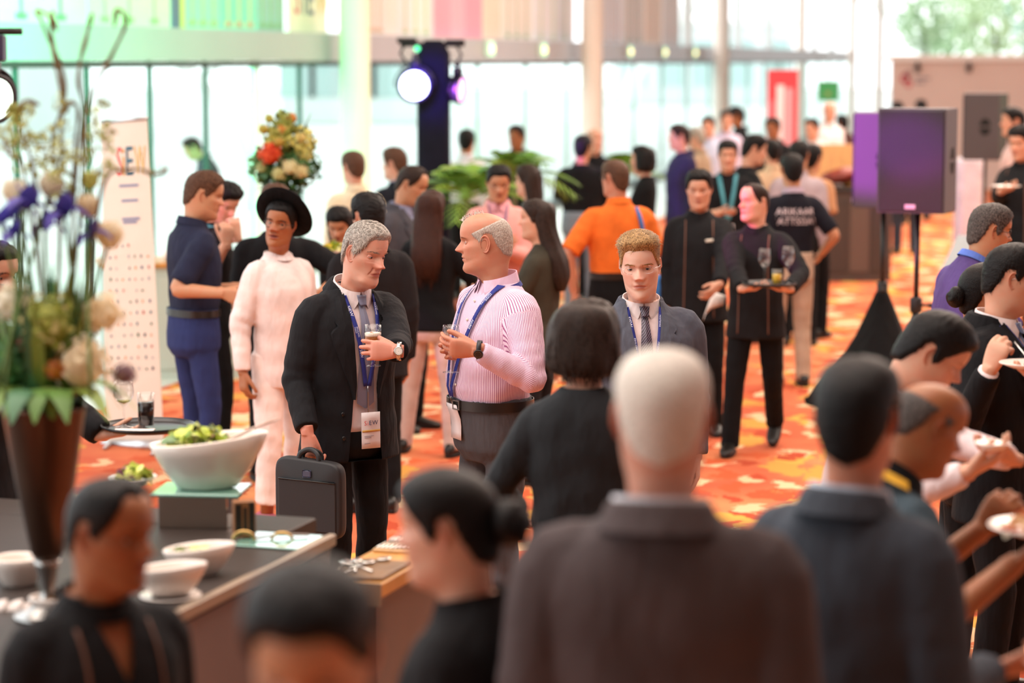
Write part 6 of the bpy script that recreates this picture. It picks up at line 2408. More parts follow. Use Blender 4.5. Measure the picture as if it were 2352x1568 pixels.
# smaller bowls
b2 = at(455, 1330, 6.52)
dish(b2, .085, 'white saucer under the cucumber bowl', name='saucer', depth=.010)
bowl(b2 + np.array([-.005, .005, .0085]), .092, .062, .080, .018, .1, 'white boat-shaped bowl of sliced cucumber')
c = b2 + np.array([-.01, .005, .065])
for k in range(9):
    a_ = rng.uniform(0, 6.28)
    p = c + np.array([math.cos(a_) * .045 * rng.uniform(.1, 1), math.sin(a_) * .03 * rng.uniform(.1, 1), rng.uniform(0, .022)])
    Vc, Fc = lathe([(.001, 0), (.0155, 0), (.017, .002), (.0155, .004), (.001, .004)], 14)
    mi = [1 if abs(np.mean([math.hypot(Vc[i][0], Vc[i][1]) for i in f]) - .0163) < .0008 else 0 for f in Fc]
    Rq = rotx(rng.uniform(-.7, .7)) @ roty(rng.uniform(-.7, .7))
    o = Geo().add(Vc @ Rq.T, Fc, mi).build('cucumber_slice', [M('cucumber_flesh', '#c3cf84', .4), M('cucumber_skin', '#3f6a34', .4)], None, True, p)
    tag(o, 'slice of cucumber in the small white bowl', 'cucumber', 'cucumber slices in the bowl')
b3 = at(392, 1375, 6.25)
dish(b3, .082, 'white saucer under the bowl behind the brown-skinned waiter', name='saucer', depth=.010)
bowl(b3 + np.array([-.005, .0, .0085]), .088, .062, .078, .018, 0, 'empty white bowl behind the brown-skinned waiter')
b4 = at(42, 1352, 6.4)
bowl(b4, .068, .068, .085, .0, 0, 'deep white bowl beside the vase foot')
b5 = at(130, 1425, 6.0)
bowl(b5, .07, .05, .06, .0, 0, 'low white dish of dark snacks before the vase')
food(b5 + np.array([0, 0, .045]), .04, 16, ['#4a3424', '#2a1c14', '#8a6a44'], .03, 'dark snacks in the low white dish')
b6 = at(20, 1415, 6.1)
g = Geo()
for k in range(5):
    g.add(*tube([(-.05 + .02 * k, -.03, .004), (-.04 + .02 * k, .0, .03 + .008 * (k % 2)), (-.05 + .02 * k, .04, .006)], [(.02, .004)] * 3, 8))
o = g.build('napkins', M('paper', '#e8ded8', .8), None, True, b6)
o.name = 'napkin_pile'
tag(o, 'crumpled white napkin pile left of the vase', 'napkin', kind='stuff')
sp_ = tb(.03, .66, TZ + .12)
o = Geo().add(*lathe([(.05, 0), (.05, .006), (.02, .012), (.018, .108), (.045, .117), (.045, .12)], 24)).build('plate_stand', M('brushed_steel', '#9a9690', .35, 1.0), None, True, tb(.03, .66))
tag(o, 'steel plate stand under the leaf salad', 'stand')
dish(sp_, .075, 'white salad plate left of the mirrored riser')
food(sp_ + np.array([0, 0, .012]), .05, 40, GREENS, .04, 'leaf salad on the plate left of the riser')


# ------------------------------------------------------------------ flowers
def bloom(kind, rad, rl, cols):
    """One flower head."""
    g = Geo()
    if kind == 'ball':       # hydrangea or peony: many small petals on a ball
        for k in range(150):
            d = nrm(rl.normal(0, 1, 3))
            if d[2] < -.6:
                continue
            u = nrm(np.cross(d, rl.normal(0, 1, 3)))
            w = np.cross(d, u)
            s_ = rad * rl.uniform(.22, .36)
            p = d * rad * rl.uniform(.78, 1.0)
            V = [p - d * .02 * s_, p + u * s_ * .6 + w * s_ * .5 + d * s_ * .1, p + u * s_ + d * s_ * .35, p + u * s_ * .6 - w * s_ * .5 + d * s_ * .1]
            g.add(V, [(0, 1, 2, 3)], k % len(cols))
        g.add(*sphere((0, 0, 0), rad * .75, 12, 8), 0)
    elif kind == 'iris':
        for k in range(6):
            a = k * math.pi / 3 + rl.uniform(-.2, .2)
            up = k % 2
            V = []
            for i in range(6):
                t = i / 5
                rr = rad * (t if not up else t * .5)
                z = rad * ((.5 * math.sin(t * 2.2) - .7 * t * t) if not up else 1.1 * t - .2 * t * t)
                wd = rad * .36 * math.sin(math.pi * (t * .85 + .1))
                c_ = np.array([math.cos(a) * rr, math.sin(a) * rr, z])
                w = np.array([-math.sin(a), math.cos(a), 0]) * wd
                V += [c_ - w, c_ + np.array([0, 0, .1 * rad]), c_ + w]
            g.add(V, [f for i in range(5) for f in ((3 * i, 3 * i + 1, 3 * i + 4, 3 * i + 3), (3 * i + 1, 3 * i + 2, 3 * i + 5, 3 * i + 4))], k % len(cols))
    else:                    # tulip or rose: overlapping cupped petals
        for k in range(8):
            a = k * math.pi / 4
            rr0 = rad * (1 if k % 2 else .8)
            V = []
            for i in range(6):
                t = i / 5
                rr = rr0 * math.sin(math.pi * (.12 + .62 * t)) * .8
                z = rad * 1.7 * t - rad * .6
                wd = rad * .62 * math.sin(math.pi * (t * .8 + .15))
                c_ = np.array([math.cos(a) * rr, math.sin(a) * rr, z])
                w = np.array([-math.sin(a), math.cos(a), 0]) * wd
                V += [c_ - w * .9 - c_ * .1, c_ * 1.05, c_ + w * .9 - c_ * .1]
            g.add(V, [f for i in range(5) for f in ((3 * i, 3 * i + 1, 3 * i + 4, 3 * i + 3), (3 * i + 1, 3 * i + 2, 3 * i + 5, 3 * i + 4))], k % len(cols))
    return g


def petal_mat(c):
    name = 'petal_' + c[1:]
    if name in MATS:
        return MATS[name]
    m, nt, bs = newmat(name)
    bs.inputs['Base Color'].default_value = (*rgb(c), 1)
    bs.inputs['Roughness'].default_value = .6
    tr = nt.nodes.new('ShaderNodeBsdfTranslucent')
    tr.inputs[0].default_value = (*rgb(c), 1)
    mx = nt.nodes.new('ShaderNodeMixShader')
    mx.inputs[0].default_value = .45
    nt.links.new(bs.outputs[0], mx.inputs[1])
    nt.links.new(tr.outputs[0], mx.inputs[2])
    nt.links.new(mx.outputs[0], nt.nodes['Material Output'].inputs[0])
    MATS[name] = m
    return m


def petal(cols):
    return [petal_mat(c) for c in cols]


VY = 6.0
vb = at(112, 1436, VY)
vb[2] = TZ
rv = empty('flower_vase', vb, 0, 'tall bronze vase of cream, violet and green flowers with curly twigs', 'flower vase')
zt_ = at(122, 930, VY)[2] - TZ
zb_ = at(112, 1285, VY)[2] - TZ
Geo().add(*lathe([(.085, 0), (.088, .010), (.055, .020), (.022, .045), (.018, .075), (.030, zb_ - .015), (.034, zb_)], 36)).build('foot', M('silver_foot', '#a9a7a4', .25, 1.0), rv)
Geo().add(*lathe([(.030, zb_), (.042, zb_ + .02), (.075, zb_ + .20), (.103, zt_ - .01), (.106, zt_), (.100, zt_), (.095, zt_ - .03), (.02, zt_ - .04)], 40)).build('vase', M('bronze_metal', '#5a4438', .28, .85, var=.2, vscale=5, stretch=(5, 5, .6)), rv)
rl = np.random.default_rng(3)


def vloc(px, py, dy=0.0):
    return at(px, py, VY + dy) - vb


mouth = np.array([0, 0, zt_])
stem_m = M('flower_stem', '#5d7a3a', .6)
CREAM, PURP, HYG, WHT = ['#f4e4c2', '#f6ecd2', '#eed9b0'], ['#5a54b0', '#6b62c2', '#4a469c'], ['#b6bd5c', '#c9cc7a', '#9aa84a', '#d3c98c'], ['#f0ead8', '#f4efe2', '#e6dcc2']
FL = [('ball', 188, 838, .072, CREAM, -.07), ('ball', 118, 745, .075, HYG, -.06), ('ball', 238, 720, .052, CREAM, -.02), ('ball', 30, 700, .055, WHT, -.02), ('ball', 20, 840, .07, ['#4f8a4a', '#3f7444', '#6a9a58'], -.03),
      ('iris', 58, 480, .064, PURP, -.04), ('iris', 150, 500, .066, PURP, -.03), ('iris', 212, 545, .050, PURP, .0), ('iris', 4, 515, .056, PURP, .02), ('iris', 104, 530, .055, PURP, .03), ('iris', 30, 545, .045, PURP, -.02),
      ('cup', 116, 432, .036, WHT, 0), ('cup', 34, 448, .036, WHT, .02), ('cup', 204, 480, .034, CREAM, 0), ('cup', 252, 548, .040, CREAM, .03), ('cup', 205, 420, .026, ['#d8d890', '#c8cc78'], .05),
      ('ball', 130, 850, .030, ['#d89a3a', '#c8783a', '#b85a44'], -.09), ('ball', 285, 860, .030, ['#9a7a8a', '#a88a7a'], .02), ('ball', 70, 790, .035, ['#5f8a58', '#a04a4a'], -.05)]
for kind, px, py, rad, cols, dy in FL:
    p = vloc(px, py, dy)
    fo = bloom(kind, rad, rl, cols).build('flower', petal(cols), rv, True, p)
    if rl.uniform() < 2:
        fo.rotation_euler = (rl.uniform(-.4, .3), rl.uniform(-.3, .3), 0)
    m1 = mouth + np.array([p[0] * .25, p[1] * .3, .02])
    q_ = np.array([m1, m1 * .45 + p * .55 + np.array([0, 0, .03]), p]) - p
    Geo().add(*tube(catmull(q_, 8), .0045, 7)).build('stem', stem_m, fo)
for k in range(120):          # blade leaves among the stems
    a = rl.uniform(0, 6.28)
    L = rl.uniform(.10, .36)
    out = rl.uniform(.02, .14)
    b0 = mouth + np.array([math.cos(a) * .05, math.sin(a) * .05, -.01])
    low = k > 88
    V = []
    for i in range(6):
        t = i / 5
        cc = b0 + np.array([math.cos(a), math.sin(a), 0]) * (out * t * (1.4 if low else .7)) + np.array([0, 0, (L * t if not low else .10 * math.sin(t * 2.6) - .06 * t)])
        w = np.array([-math.sin(a), math.cos(a), 0]) * ((.017 if not low else .035) * math.sin(math.pi * (t * .9 + .08)))
        V += [cc - w, cc + np.array([0, 0, .004]), cc + w]
    F_ = [f for i in range(5) for f in ((3 * i, 3 * i + 1, 3 * i + 4, 3 * i + 3), (3 * i + 1, 3 * i + 2, 3 * i + 5, 3 * i + 4))]
    Geo().add(V, F_).build('leaf', M('leaf_' + 'abc'[k % 3], ['#5f8a3c', '#8aa84c', '#4a7a54'][k % 3], .5), rv)
for pts in ([(122, 900), (140, 480), (120, 330), (150, 200), (100, 60), (85, 25), (118, 40), (130, 70)], [(130, 900), (138, 420), (142, 230), (128, 150), (118, 70), (122, 25)],
            [(150, 900), (175, 420), (205, 230), (255, 130), (290, 50), (270, 22), (262, 60)], [(110, 900), (80, 420), (45, 300), (52, 235), (90, 240)], [(160, 880), (170, 380), (180, 260), (160, 235), (150, 260)],
            [(190, 880), (230, 450), (300, 390), (360, 400), (385, 385)], [(150, 880), (195, 330), (180, 180), (200, 80), (212, 30)], [(120, 880), (60, 420), (20, 350), (12, 320)]):
    P_ = catmull(np.array([vloc(px, py, .02 * math.sin(k + px)) for k, (px, py) in enumerate(pts)]), 40)
    Geo().add(*tube(P_, np.linspace(.0035, .0058, 40) * (1 + .25 * np.sin(np.linspace(0, 30, 40))), 8)).build('twig', M('twig_bark', '#77603c', .8, bmp=.4, bscale=60), rv)
for k in range(40):          # small pale sprigs
    px, py = rl.uniform(10, 250), rl.uniform(230, 480)
    p = vloc(px, py, rl.uniform(-.06, .08))
    V_, F_ = leaf_ball(14, .022, .018, rl)
    Geo().add(V_ + p, F_).build('sprig', M('sprig_green', '#b4b868', .6), rv, smooth=False)

# orange arrangement on a tall stand
OY = 17.0
ob = at(650, 430, OY)
ro = empty('flower_stand', (ob[0], OY, 0), 0, 'tall stand of orange flowers and green foliage by the windows', 'flower stand')
zc_ = ob[2]
Geo().add(*lathe([(.16, 0), (.16, .02), (.03, .04), (.022, .6), (.022, zc_ - .25), (.06, zc_ - .2), (.12, zc_ - .02), (.115, zc_ - .01), (.05, zc_ - .06)], 28)).build('stand', M('dark_metal_stand', '#2a2c2a', .4, .6), ro)


def oloc(px, py, dy=0.0):
    return at(px, py, OY + dy) - np.array([ob[0], OY, 0])


for kind, px, py, rad, cols, dy in [('ball', 620, 355, .085, ['#e0562c', '#ee6a3a', '#d84a26'], -.12), ('ball', 665, 385, .06, ['#e8e0b0', '#f0ecc8'], -.15), ('ball', 690, 395, .055, ['#e6dcae', '#d8d098'], -.13), ('ball', 640, 400, .05, ['#d6d69a', '#e0dca8'], -.16),
                                    ('ball', 600, 385, .04, ['#cfd29a', '#9ab070'], -.12), ('cup', 648, 300, .04, ['#e09a44', '#e8b060'], -.05), ('cup', 668, 275, .045, ['#dd8038', '#e8a050'], 0), ('cup', 618, 275, .035, ['#b6bc54', '#cfc86a'], -.03), ('cup', 690, 320, .045, ['#d8c878', '#e8d890'], -.06),
                                    ('cup', 640, 330, .04, ['#d8b860', '#c8a850'], -.1), ('ball', 700, 360, .05, ['#c8c06a', '#d8cc84'], -.06), ('cup', 605, 300, .04, ['#c0c060', '#d0b858'], -.05)]:
    bloom(kind, rad, rl, cols).build('flower', petal(cols), ro, True, oloc(px, py, dy))
for k in range(60):
    a = rl.uniform(0, 6.28)
    e = rl.uniform(-.4, 1.5)
    d = np.array([math.cos(a) * math.cos(e), math.sin(a) * math.cos(e), math.sin(e)])
    L = rl.uniform(.14, .27) * (1.6 if e > 1.1 else 1)
    b0 = np.array([0, 0, zc_ + .03])
    w = nrm(np.cross(d, (0.2, .1, 1))) * rl.uniform(.015, .035)
    V = [b0, b0 + d * L * .5 + w, b0 + d * L, b0 + d * L * .5 - w]
    Geo().add(V, [(0, 1, 2, 3)]).build('leaf', M('dark_leaf_' + 'ab'[k % 2], ['#2f5a2c', '#4f7a34'][k % 2], .5), ro, smooth=False)


for k, (px, py, r_, cm, nn) in enumerate(((650, 405, .17, '#35602e', 260), (610, 380, .12, '#4a7234', 160), (695, 385, .13, '#3c6a34', 180), (640, 320, .11, '#a9a84c', 150), (690, 330, .11, '#b9b45c', 150), (655, 285, .08, '#8f9a44', 90))):
    V_, F_ = leaf_ball(nn, r_, .06, rl, 1.1)
    o = Geo().add(V_ + oloc(px, py, .02), F_).build('foliage', M('foliage_' + cm[1:], cm, .55), ro, smooth=False)
    o['kind'] = 'stuff'
for k, a in enumerate((-.12, .05, .2)):
    Geo().add(*tube([(0, 0, zc_), (a * .4, 0, zc_ + .25), (a, .02, zc_ + .52)], [.006, .012, .002], 6)).build('spike_leaf', M('dark_leaf_a', '#2f5a2c', .5), ro)


def palm(px, py, Y, n, L, label, seed):
    b = at(px, py, Y)
    rp = empty('potted_palm', (b[0], Y, 0), 0, label, 'potted plant')
    rq = np.random.default_rng(seed)
    Geo().add(*lathe([(.14, 0), (.15, .02), (.19, .36), (.20, .38), (.18, .38), (.16, .33), (.02, .33)], 28)).build('pot', M('terracotta_pot', '#8a4a34', .6), rp)
    Geo().add(*tube([(0, 0, .3), (.01, 0, b[2] * .5), (0, 0, b[2] - .2)], [.03, .025, .02], 8)).build('trunk', M('palm_trunk', '#6a5a3c', .8), rp)
    for k in range(n):
        a = k * 2.4 + rq.uniform(-.3, .3)
        e = rq.uniform(.25, 1.35)
        g = Geo()
        c0 = np.array([0, 0, b[2] - .25])
        mid = []
        for i in range(12):
            t = i / 11
            mid.append(c0 + np.array([math.cos(a), math.sin(a), 0]) * L * t * math.cos(e) + np.array([0, 0, L * (t * math.sin(e) - .55 * t * t)]))
        mid = np.array(mid)
        g.add(*tube(mid, np.linspace(.006, .002, 12), 5))
        sd = np.array([-math.sin(a), math.cos(a), 0])
        for i in range(2, 12):
            for s_ in (-1, 1):
                ll = L * .34 * math.sin(math.pi * (i / 12 * .85 + .12))
                tip = mid[i] + sd * s_ * ll * .8 + (mid[min(i + 1, 11)] - mid[i - 1]) * 1.2 + np.array([0, 0, -.2 * ll])
                w = nrm(mid[i] - mid[i - 1]) * .018
                g.add([mid[i] - w, mid[i] + w, tip], [(0, 1, 2)])
        g.build('frond', M('palm_leaf_' + 'ab'[k % 2], ['#5d8a2c', '#7ea43c'][k % 2], .5), rp, smooth=False)
    return rp


palm(1072, 392, 20.6, 26, .70, 'leafy potted palm behind the long-haired woman', 1)
palm(1180, 350, 21.5, 20, .66, 'potted palm before the man in the dark suit', 2)
palm(1430, 352, 26.0, 16, .60, 'potted palm beside the sleeveless black dress', 3)

# ------------------------------------------------------------------ loudspeakers
blackbox = M('speaker_paint', '#4a4448', .55, bmp=.3, bscale=180, bdist=.001)


def grille_mat():
    m, nt, bs = newmat('speaker_grille')
    bs.inputs['Roughness'].default_value = .5
    bs.inputs['Metallic'].default_value = .3
    tc = nt.nodes.new('ShaderNodeTexCoord')
    vo = nt.nodes.new('ShaderNodeTexVoronoi')
    vo.inputs['Scale'].default_value = 95
    vo.inputs['Randomness'].default_value = 0
    nt.links.new(tc.outputs['Object'], vo.inputs['Vector'])
    nt.links.new(ramp(nt, vo.outputs['Distance'], [(.25, rgb('#0c0a0c')), (.5, rgb('#3b343a'))]), bs.inputs['Base Color'])
    bump(nt, bs, vo.outputs['Distance'], .6, .003)
    return m


GRILLE = grille_mat()


def speaker(px, ybot, Y, w, dep, h, yaw, label, stand_label, skirt=False, base_tilt=0):
    b = at(px, ybot, Y)
    r = empty('loudspeaker', b, yaw, label, 'loudspeaker')
    t = .72     # back narrower than front
    rg = []
    for z, k in ((0, .985), (.008, 1), (h - .008, 1), (h, .985)):
        rg.append(np.array([(-w / 2 * k, -dep / 2, z), (w / 2 * k, -dep / 2, z), (w / 2 * k, dep * .3, z), (w / 2 * t * k, dep / 2, z), (-w / 2 * t * k, dep / 2, z), (-w / 2 * k, dep * .3, z)]))
    Geo().add(*loft(rg)).build('cabinet', blackbox, r, smooth=False)
    Geo().add(*box(-w / 2 + .012, w / 2 - .012, -dep / 2 - .012, -dep / 2 - .001, .012, h - .012, .004)).build('grille', GRILLE, r, smooth=False)
    lb = Geo().add(*box(-.035, .035, -dep / 2 - .017, -dep / 2 - .0125, .028, .058, .002)).build('maker_plate', M('plate_pinkish', '#d9b8d4', .4), r, smooth=False)
    for sd in (-1, 1):
        for dz in (-1, 1):
            a_ = np.linspace(0, math.pi, 14)
            V = [(sd * (w / 2 * .93 + .0), 0, h * .5 + dz * .012)]
            yv = np.cos(a_) * .055 - dep * .02
            zv = h * .5 + dz * (.012 + np.sin(a_) * .075)
            xs = sd * (w / 2 + .0025) + 0 * yv
            P_ = np.stack([xs, yv, zv], 1)
            P2 = P_ - np.array([sd * .006, 0, 0])
            Geo().add(*loft([P_, P2], cap=True)).build('handle_recess', M('recess_black', '#060607', .8), r, smooth=False)
    s_ = empty('speaker_stand', (b[0], b[1], 0), yaw, stand_label, 'speaker stand')
    Geo().add(*tube([(0, 0, .25), (0, 0, b[2] * .55)], .025, 14)).build('lower_tube', M('black_metal', '#141416', .4), s_)
    Geo().add(*tube([(0, 0, b[2] * .5), (0, 0, b[2])], .018, 14)).build('upper_tube', M('black_metal', '#141416', .4), s_)
    col = Geo().add(*lathe([(.036, 0), (.040, .01), (.040, .09), (.034, .10)], 16)).build('collar', M('black_plastic', '#1a1a1c', .5), s_, True, (0, 0, b[2] * .55))
    Geo().add(*tube([(.03, 0, .05), (.085, 0, .05)], .009, 8)).add(*sphere((.095, 0, .05), .018, 10, 8)).build('clamp_knob', M('black_plastic', '#1a1a1c', .5), col)
    for k in range(3):
        a = k * 2.094 + .5
        d = np.array([math.cos(a), math.sin(a), 0])
        lg = Geo().add(*tube([np.array([0, 0, .55]) + d * .03, d * .52 + np.array([0, 0, .02])], .013, 8)).build('leg', M('black_metal', '#141416', .4), s_)
        Geo().add(*sphere(d * .52 + np.array([0, 0, .022]), .022, 10, 8)).build('rubber_foot', M('rubber', '#0c0c0c', .8), lg)
        Geo().add(*tube([np.array([0, 0, .28]) + d * .02, d * .28 + np.array([0, 0, .28])], .008, 6)).build('brace', M('black_metal', '#141416', .4), s_)
    if skirt:
        n = 30
        t_ = np.linspace(0, 2 * math.pi, n, endpoint=False)
        rg = []
        for z, rr in ((.80, .045), (.76, .06), (.5, .17), (.2, .34), (.0, .50)):
            k = 1 + .08 * np.sin(3 * t_ + .6) + .03 * np.sin(8 * t_)
            rg.append(np.stack([np.cos(t_) * rr * k, np.sin(t_) * rr * k, np.full(n, z)], 1))
        Geo().add(*loft(rg)).build('cloth_skirt', cloth('black_skirt', '#121214'), s_)
    return r


speaker(2108, 486, 15.6, .44, .40, .665, D2R(-23), 'large loudspeaker with a perforated purple-lit grille', 'black stand under the grille loudspeaker')
speaker(2030, 474, 17.0, .46, .42, .66, D2R(-98), 'loudspeaker with a purple-lit side and half-moon handle', 'skirted black stand under the purple loudspeaker', skirt=True)
speaker(2262, 366, 25.0, .46, .44, .68, D2R(-100), 'dark loudspeaker before the cream partition', 'thin black stand of the farthest loudspeaker')

# ------------------------------------------------------------------ light towers
TY = 22.0
tc_ = at(997, 440, TY)
rt2 = empty('light_tower', (tc_[0], TY, 0), 0, 'black cloth-covered light tower with two stage lamps', 'light tower')
ttop = at(997, 92, TY)[2]
black_cl = cloth('tower_cloth', '#17172a')
n = 28
Geo().add(*loft([ell((0, 0, z), .15 * k, .15 * k, (1, 0, 0), (0, 1, 0), n, 5) for z, k in ((0, 1.05), (.3, 1.0), (ttop - .12, 1.0), (ttop - .02, .62), (ttop, .5))])).build('column', black_cl, rt2)
Geo().add(*tube([(-.30, 0, ttop - .04), (.28, 0, ttop - .04)], .022, 10)).build('crossbar', M('black_metal', '#141416', .4), rt2)
Geo().add(*box(-.45, .45, -.45, .45, 0, .02, .004)).build('base_plate', M('black_metal', '#141416', .4), rt2, smooth=False)


def par(parent, c, aim, lens_m, rad=.175, body_m=None):
    """LED stage lamp: yoke, drum and lens made of small cells."""
    body_m = body_m or M('lamp_body', '#18141f', .4)
    d = nrm(aim)
    u = nrm(np.cross(d, (0, 0, 1)))
    w = np.cross(u, d)
    c = np.asarray(c, float)
    rg = [ell(c + d * z, rad * k, rad * k, u, w, 32) for z, k in ((-.20, .35), (-.18, .55), (-.10, .80), (.02, .98), (.04, 1.02), (.06, 1.02), (.06, .86), (.045, .85))]
    p = Geo().add(*loft(rg)).build('lamp_head', body_m, parent)
    rg = [ell(c + d * .050, rad * k, rad * k, u, w, 32) for k in (.84, .5, .01)]
    Geo().add(*loft(rg, cap=False)).build('lens', lens_m, p)
    rg = [ell(c + d * z, rad * k, rad * k, u, w, 32) for z, k in ((-.02, 1.22), (.02, 1.24), (.02, 1.16), (-.02, 1.16), (-.02, 1.22))]
    a_ = np.linspace(-.1, math.pi + .1, 18)
    yk = np.array([c + u * math.cos(q) * rad * 1.15 + w * math.sin(q) * rad * 1.15 for q in a_])
    Geo().add(*tube(yk, [(.022, .006)] * 18, 8)).build('yoke', body_m, p)
    cl = c + w * rad * 1.15
    Geo().add(*tube([cl, cl + np.array([0, 0, .10])], .02, 8)).add(*box(*sum([[float(cl[i]) - .045, float(cl[i]) + .045] for i in range(3)], []))).build('clamp', body_m, p)
    return p


LENS_W = M('lens_white_hot', '#cfd4ff', .2, emit=9.0)
LENS_P = M('lens_pink', '#f0b0f0', .2, emit=2.5)
l1 = at(952, 195, TY - .28) - np.array([tc_[0], TY, 0])
par(rt2, l1, (0.02, -1, -.10), LENS_W, .155, M('lamp_body_blue', '#1d1638', .35))
l2 = at(1048, 205, TY - .05) - np.array([tc_[0], TY, 0])
par(rt2, l2, (.9, -.35, -.1), LENS_P, .13)
for k, (px, py) in enumerate(((935, 92), (1045, 96))):
    q_ = at(px, py, TY) - np.array([tc_[0], TY, 0])
    g = Geo()
    g.add(*box(q_[0] - .09, q_[0] + .09, -.05, .05, q_[2] - .03, q_[2] + .02, .01))
    g.add(*tube([(q_[0], 0, q_[2]), (q_[0] + (-.06 if k == 0 else .06), -.03, q_[2] - .12), (q_[0], 0, q_[2] - .22)], .012, 6))
    g.build('cable_box', M('black_plastic', '#1a1a1c', .5), rt2, smooth=False)
Geo().add(*sphere(at(958, 112, TY - .12) - np.array([tc_[0], TY, 0]), .028, 12, 8)).build('green_lamp', M('led_green', '#4fe09a', .3, emit=2.5), rt2)
LY = 14.0
lb_ = at(-60, 440, LY)
rt3 = empty('light_tower', (lb_[0], LY, 0), 0, 'black light tower at the left edge with a green-tinted lamp', 'light tower')
lt_ = at(-60, 60, LY)[2]
Geo().add(*loft([ell((0, 0, z), .10, .10, (1, 0, 0), (0, 1, 0), n, 5) for z in (0, lt_)])).build('column', black_cl, rt3)
Geo().add(*tube([(-.1, 0, lt_ - .03), (.30, 0, lt_ - .03)], .02, 10)).build('crossbar', M('black_metal', '#141416', .4), rt3)
Geo().add(*box(-.3, .3, -.3, .3, 0, .02, .004)).build('base_plate', M('black_metal', '#141416', .4), rt3, smooth=False)
par(rt3, at(-22, 225, LY - .2) - np.array([lb_[0], LY, 0]), (.75, -.65, -.12), M('lens_soft', '#e8fff0', .2, emit=4.0), .14)
Geo().add(*box(.10, .20, -.06, .06, lt_ - .20, lt_ - .05, .01)).build('driver_box', M('violet_metal', '#2a1a3a', .4), rt3, smooth=False)


def spot(name, loc, target, energy, color, angle, blend=.4, size=.08):
    d = bpy.data.lights.new(name, 'SPOT')
    d.energy, d.color, d.spot_size, d.spot_blend, d.shadow_soft_size = energy, color, D2R(angle), blend, size
    o = bpy.data.objects.new(name, d)
    COL.objects.link(o)
    o.location = loc
    o.rotation_euler = (Vector(target) - Vector(loc)).to_track_quat('-Z', 'Y').to_euler()
    return o


lamp_w = l1 + np.array([tc_[0], TY, 0]) + np.array([0, -.1, 0])
left_w = at(10, 225, LY - .4)
spot('stage_spot_magenta', left_w + np.array([.15, 0, .1]), at(1735, 470, 14.8), 1700, (1.0, .08, .55), 12)
spot('stage_spot_purple', left_w + np.array([.15, -.2, .15]), at(1996, 330, 16.8), 13000, (.62, .05, 1.0), 7.5, .5)
spot('stage_spot_purple', left_w + np.array([.17, -.25, .15]), at(2028, 330, 15.35), 3000, (.62, .05, 1.0), 5.5, .8)
spot('stage_spot_pink', left_w + np.array([.12, .05, .05]), at(525, 505, 14.2), 110, (1.0, .1, .6), 14)
spot('stage_spot_violet', lamp_w + np.array([.15, -.1, 0]), at(1560, 350, 24.0), 700, (.5, .1, 1.0), 22)
spot('stage_spot_green', left_w + np.array([0, .4, .5]), at(280, 95, 23.2), 22000, (.05, 1.0, .45), 30, .7)
spot('stage_spot_blue', lamp_w + np.array([0.05, -.35, .10]), at(1000, 200, TY), 60, (.12, .03, 1.0), 70, .8)
spot('stage_spot_green_far', (8.5, 23.6, 2.5), at(2318, 290, 25.0), 160, (.05, 1.0, .4), 26)

# ------------------------------------------------------------------ banners, signs and far stall
BY = 15.3
p00, p10, p01, p11 = at(243, 1035, BY - .05), at(377, 1035, BY - .35), at(234, 280, BY), at(337, 272, BY - .30)
rb2 = empty('roll_up_banner', (p00 + p10) / 2 * np.array([1, 1, 0]), 0, 'leaning cream roll-up banner with colour letters and rows of tiny logos', 'banner')
bo_ = np.array(rb2.location[:])


def bp(u, v, off=0.0):
    a = p00 + (p10 - p00) * u
    b = p01 + (p11 - p01) * u
    nn = nrm(np.cross(p10 - p00, p01 - p00))
    return a + (b - a) * v + nn * off - bo_


N_ = 8
Vs = np.array([bp(u, v, .0) for v in np.linspace(.02, 1, 10) for u in (0, 1)])
Vs2 = np.array([bp(u, v, -.004) for v in np.linspace(.02, 1, 10) for u in (0, 1)])
rgs = [np.array([Vs[2 * i], Vs[2 * i + 1], Vs2[2 * i + 1], Vs2[2 * i]]) for i in range(10)]
Geo().add(*loft(rgs)).build('sheet', M('banner_print', '#e6d5c4', .6), rb2, smooth=False)
Geo().add(*tube([bp(0, 1, 0), bp(1, 1, 0)], .012, 8)).build('top_rail', M('rail_silver', '#c9c9cc', .3, .9), rb2)
Geo().add(*tube([bp(-.02, .015, 0), bp(1.02, .015, 0)], .04, 10)).build('base_case', M('rail_silver', '#c9c9cc', .3, .9), rb2)
for dx in (.1, .9):
    q0 = bp(dx, 0, 0)
    Geo().add(*tube([q0 * np.array([1, 1, 0]) + np.array([0, -.25, .012]), q0 * np.array([1, 1, 0]) + np.array([0, .2, .012])], .012, 6)).build('foot', M('rail_silver', '#c9c9cc', .3, .9), rb2)
for ch, u0, col in (('S', .30, '#e0605a'), ('i', .42, '#e0a050'), ('E', .50, '#2f5f74'), ('W', .70, '#e8c070')):
    Vx, Fx, w = text_geo(ch, 1.0)
    k = {'S': .14, 'i': .07, 'E': .17, 'W': .24}[ch] / max(w, .01)
    V3 = [bp(u0 + v[0] * k, .835 + v[1] * .125, .004) for v in Vx]
    Geo().add(V3, Fx).build('letter', M('logo_' + col[1:], col, .6), rb2, smooth=False)
for (u0, u1, v0) in ((.36, .76, .80), (.40, .74, .755), (.40, .76, .70), (.42, .70, .69)):
    V3 = [bp(u0, v0, .003), bp(u1, v0, .003), bp(u1, v0 + .008, .003), bp(u0, v0 + .008, .003)]
    Geo().add(V3, [(0, 1, 2, 3)]).build('text_line', M('banner_ink', '#8a86a0', .6), rb2, smooth=False)
LC = ['#3a3a48', '#b85040', '#2f5a3a', '#33406a', '#9a9aa2', '#d08a4a', '#57707a']
lgm = {}
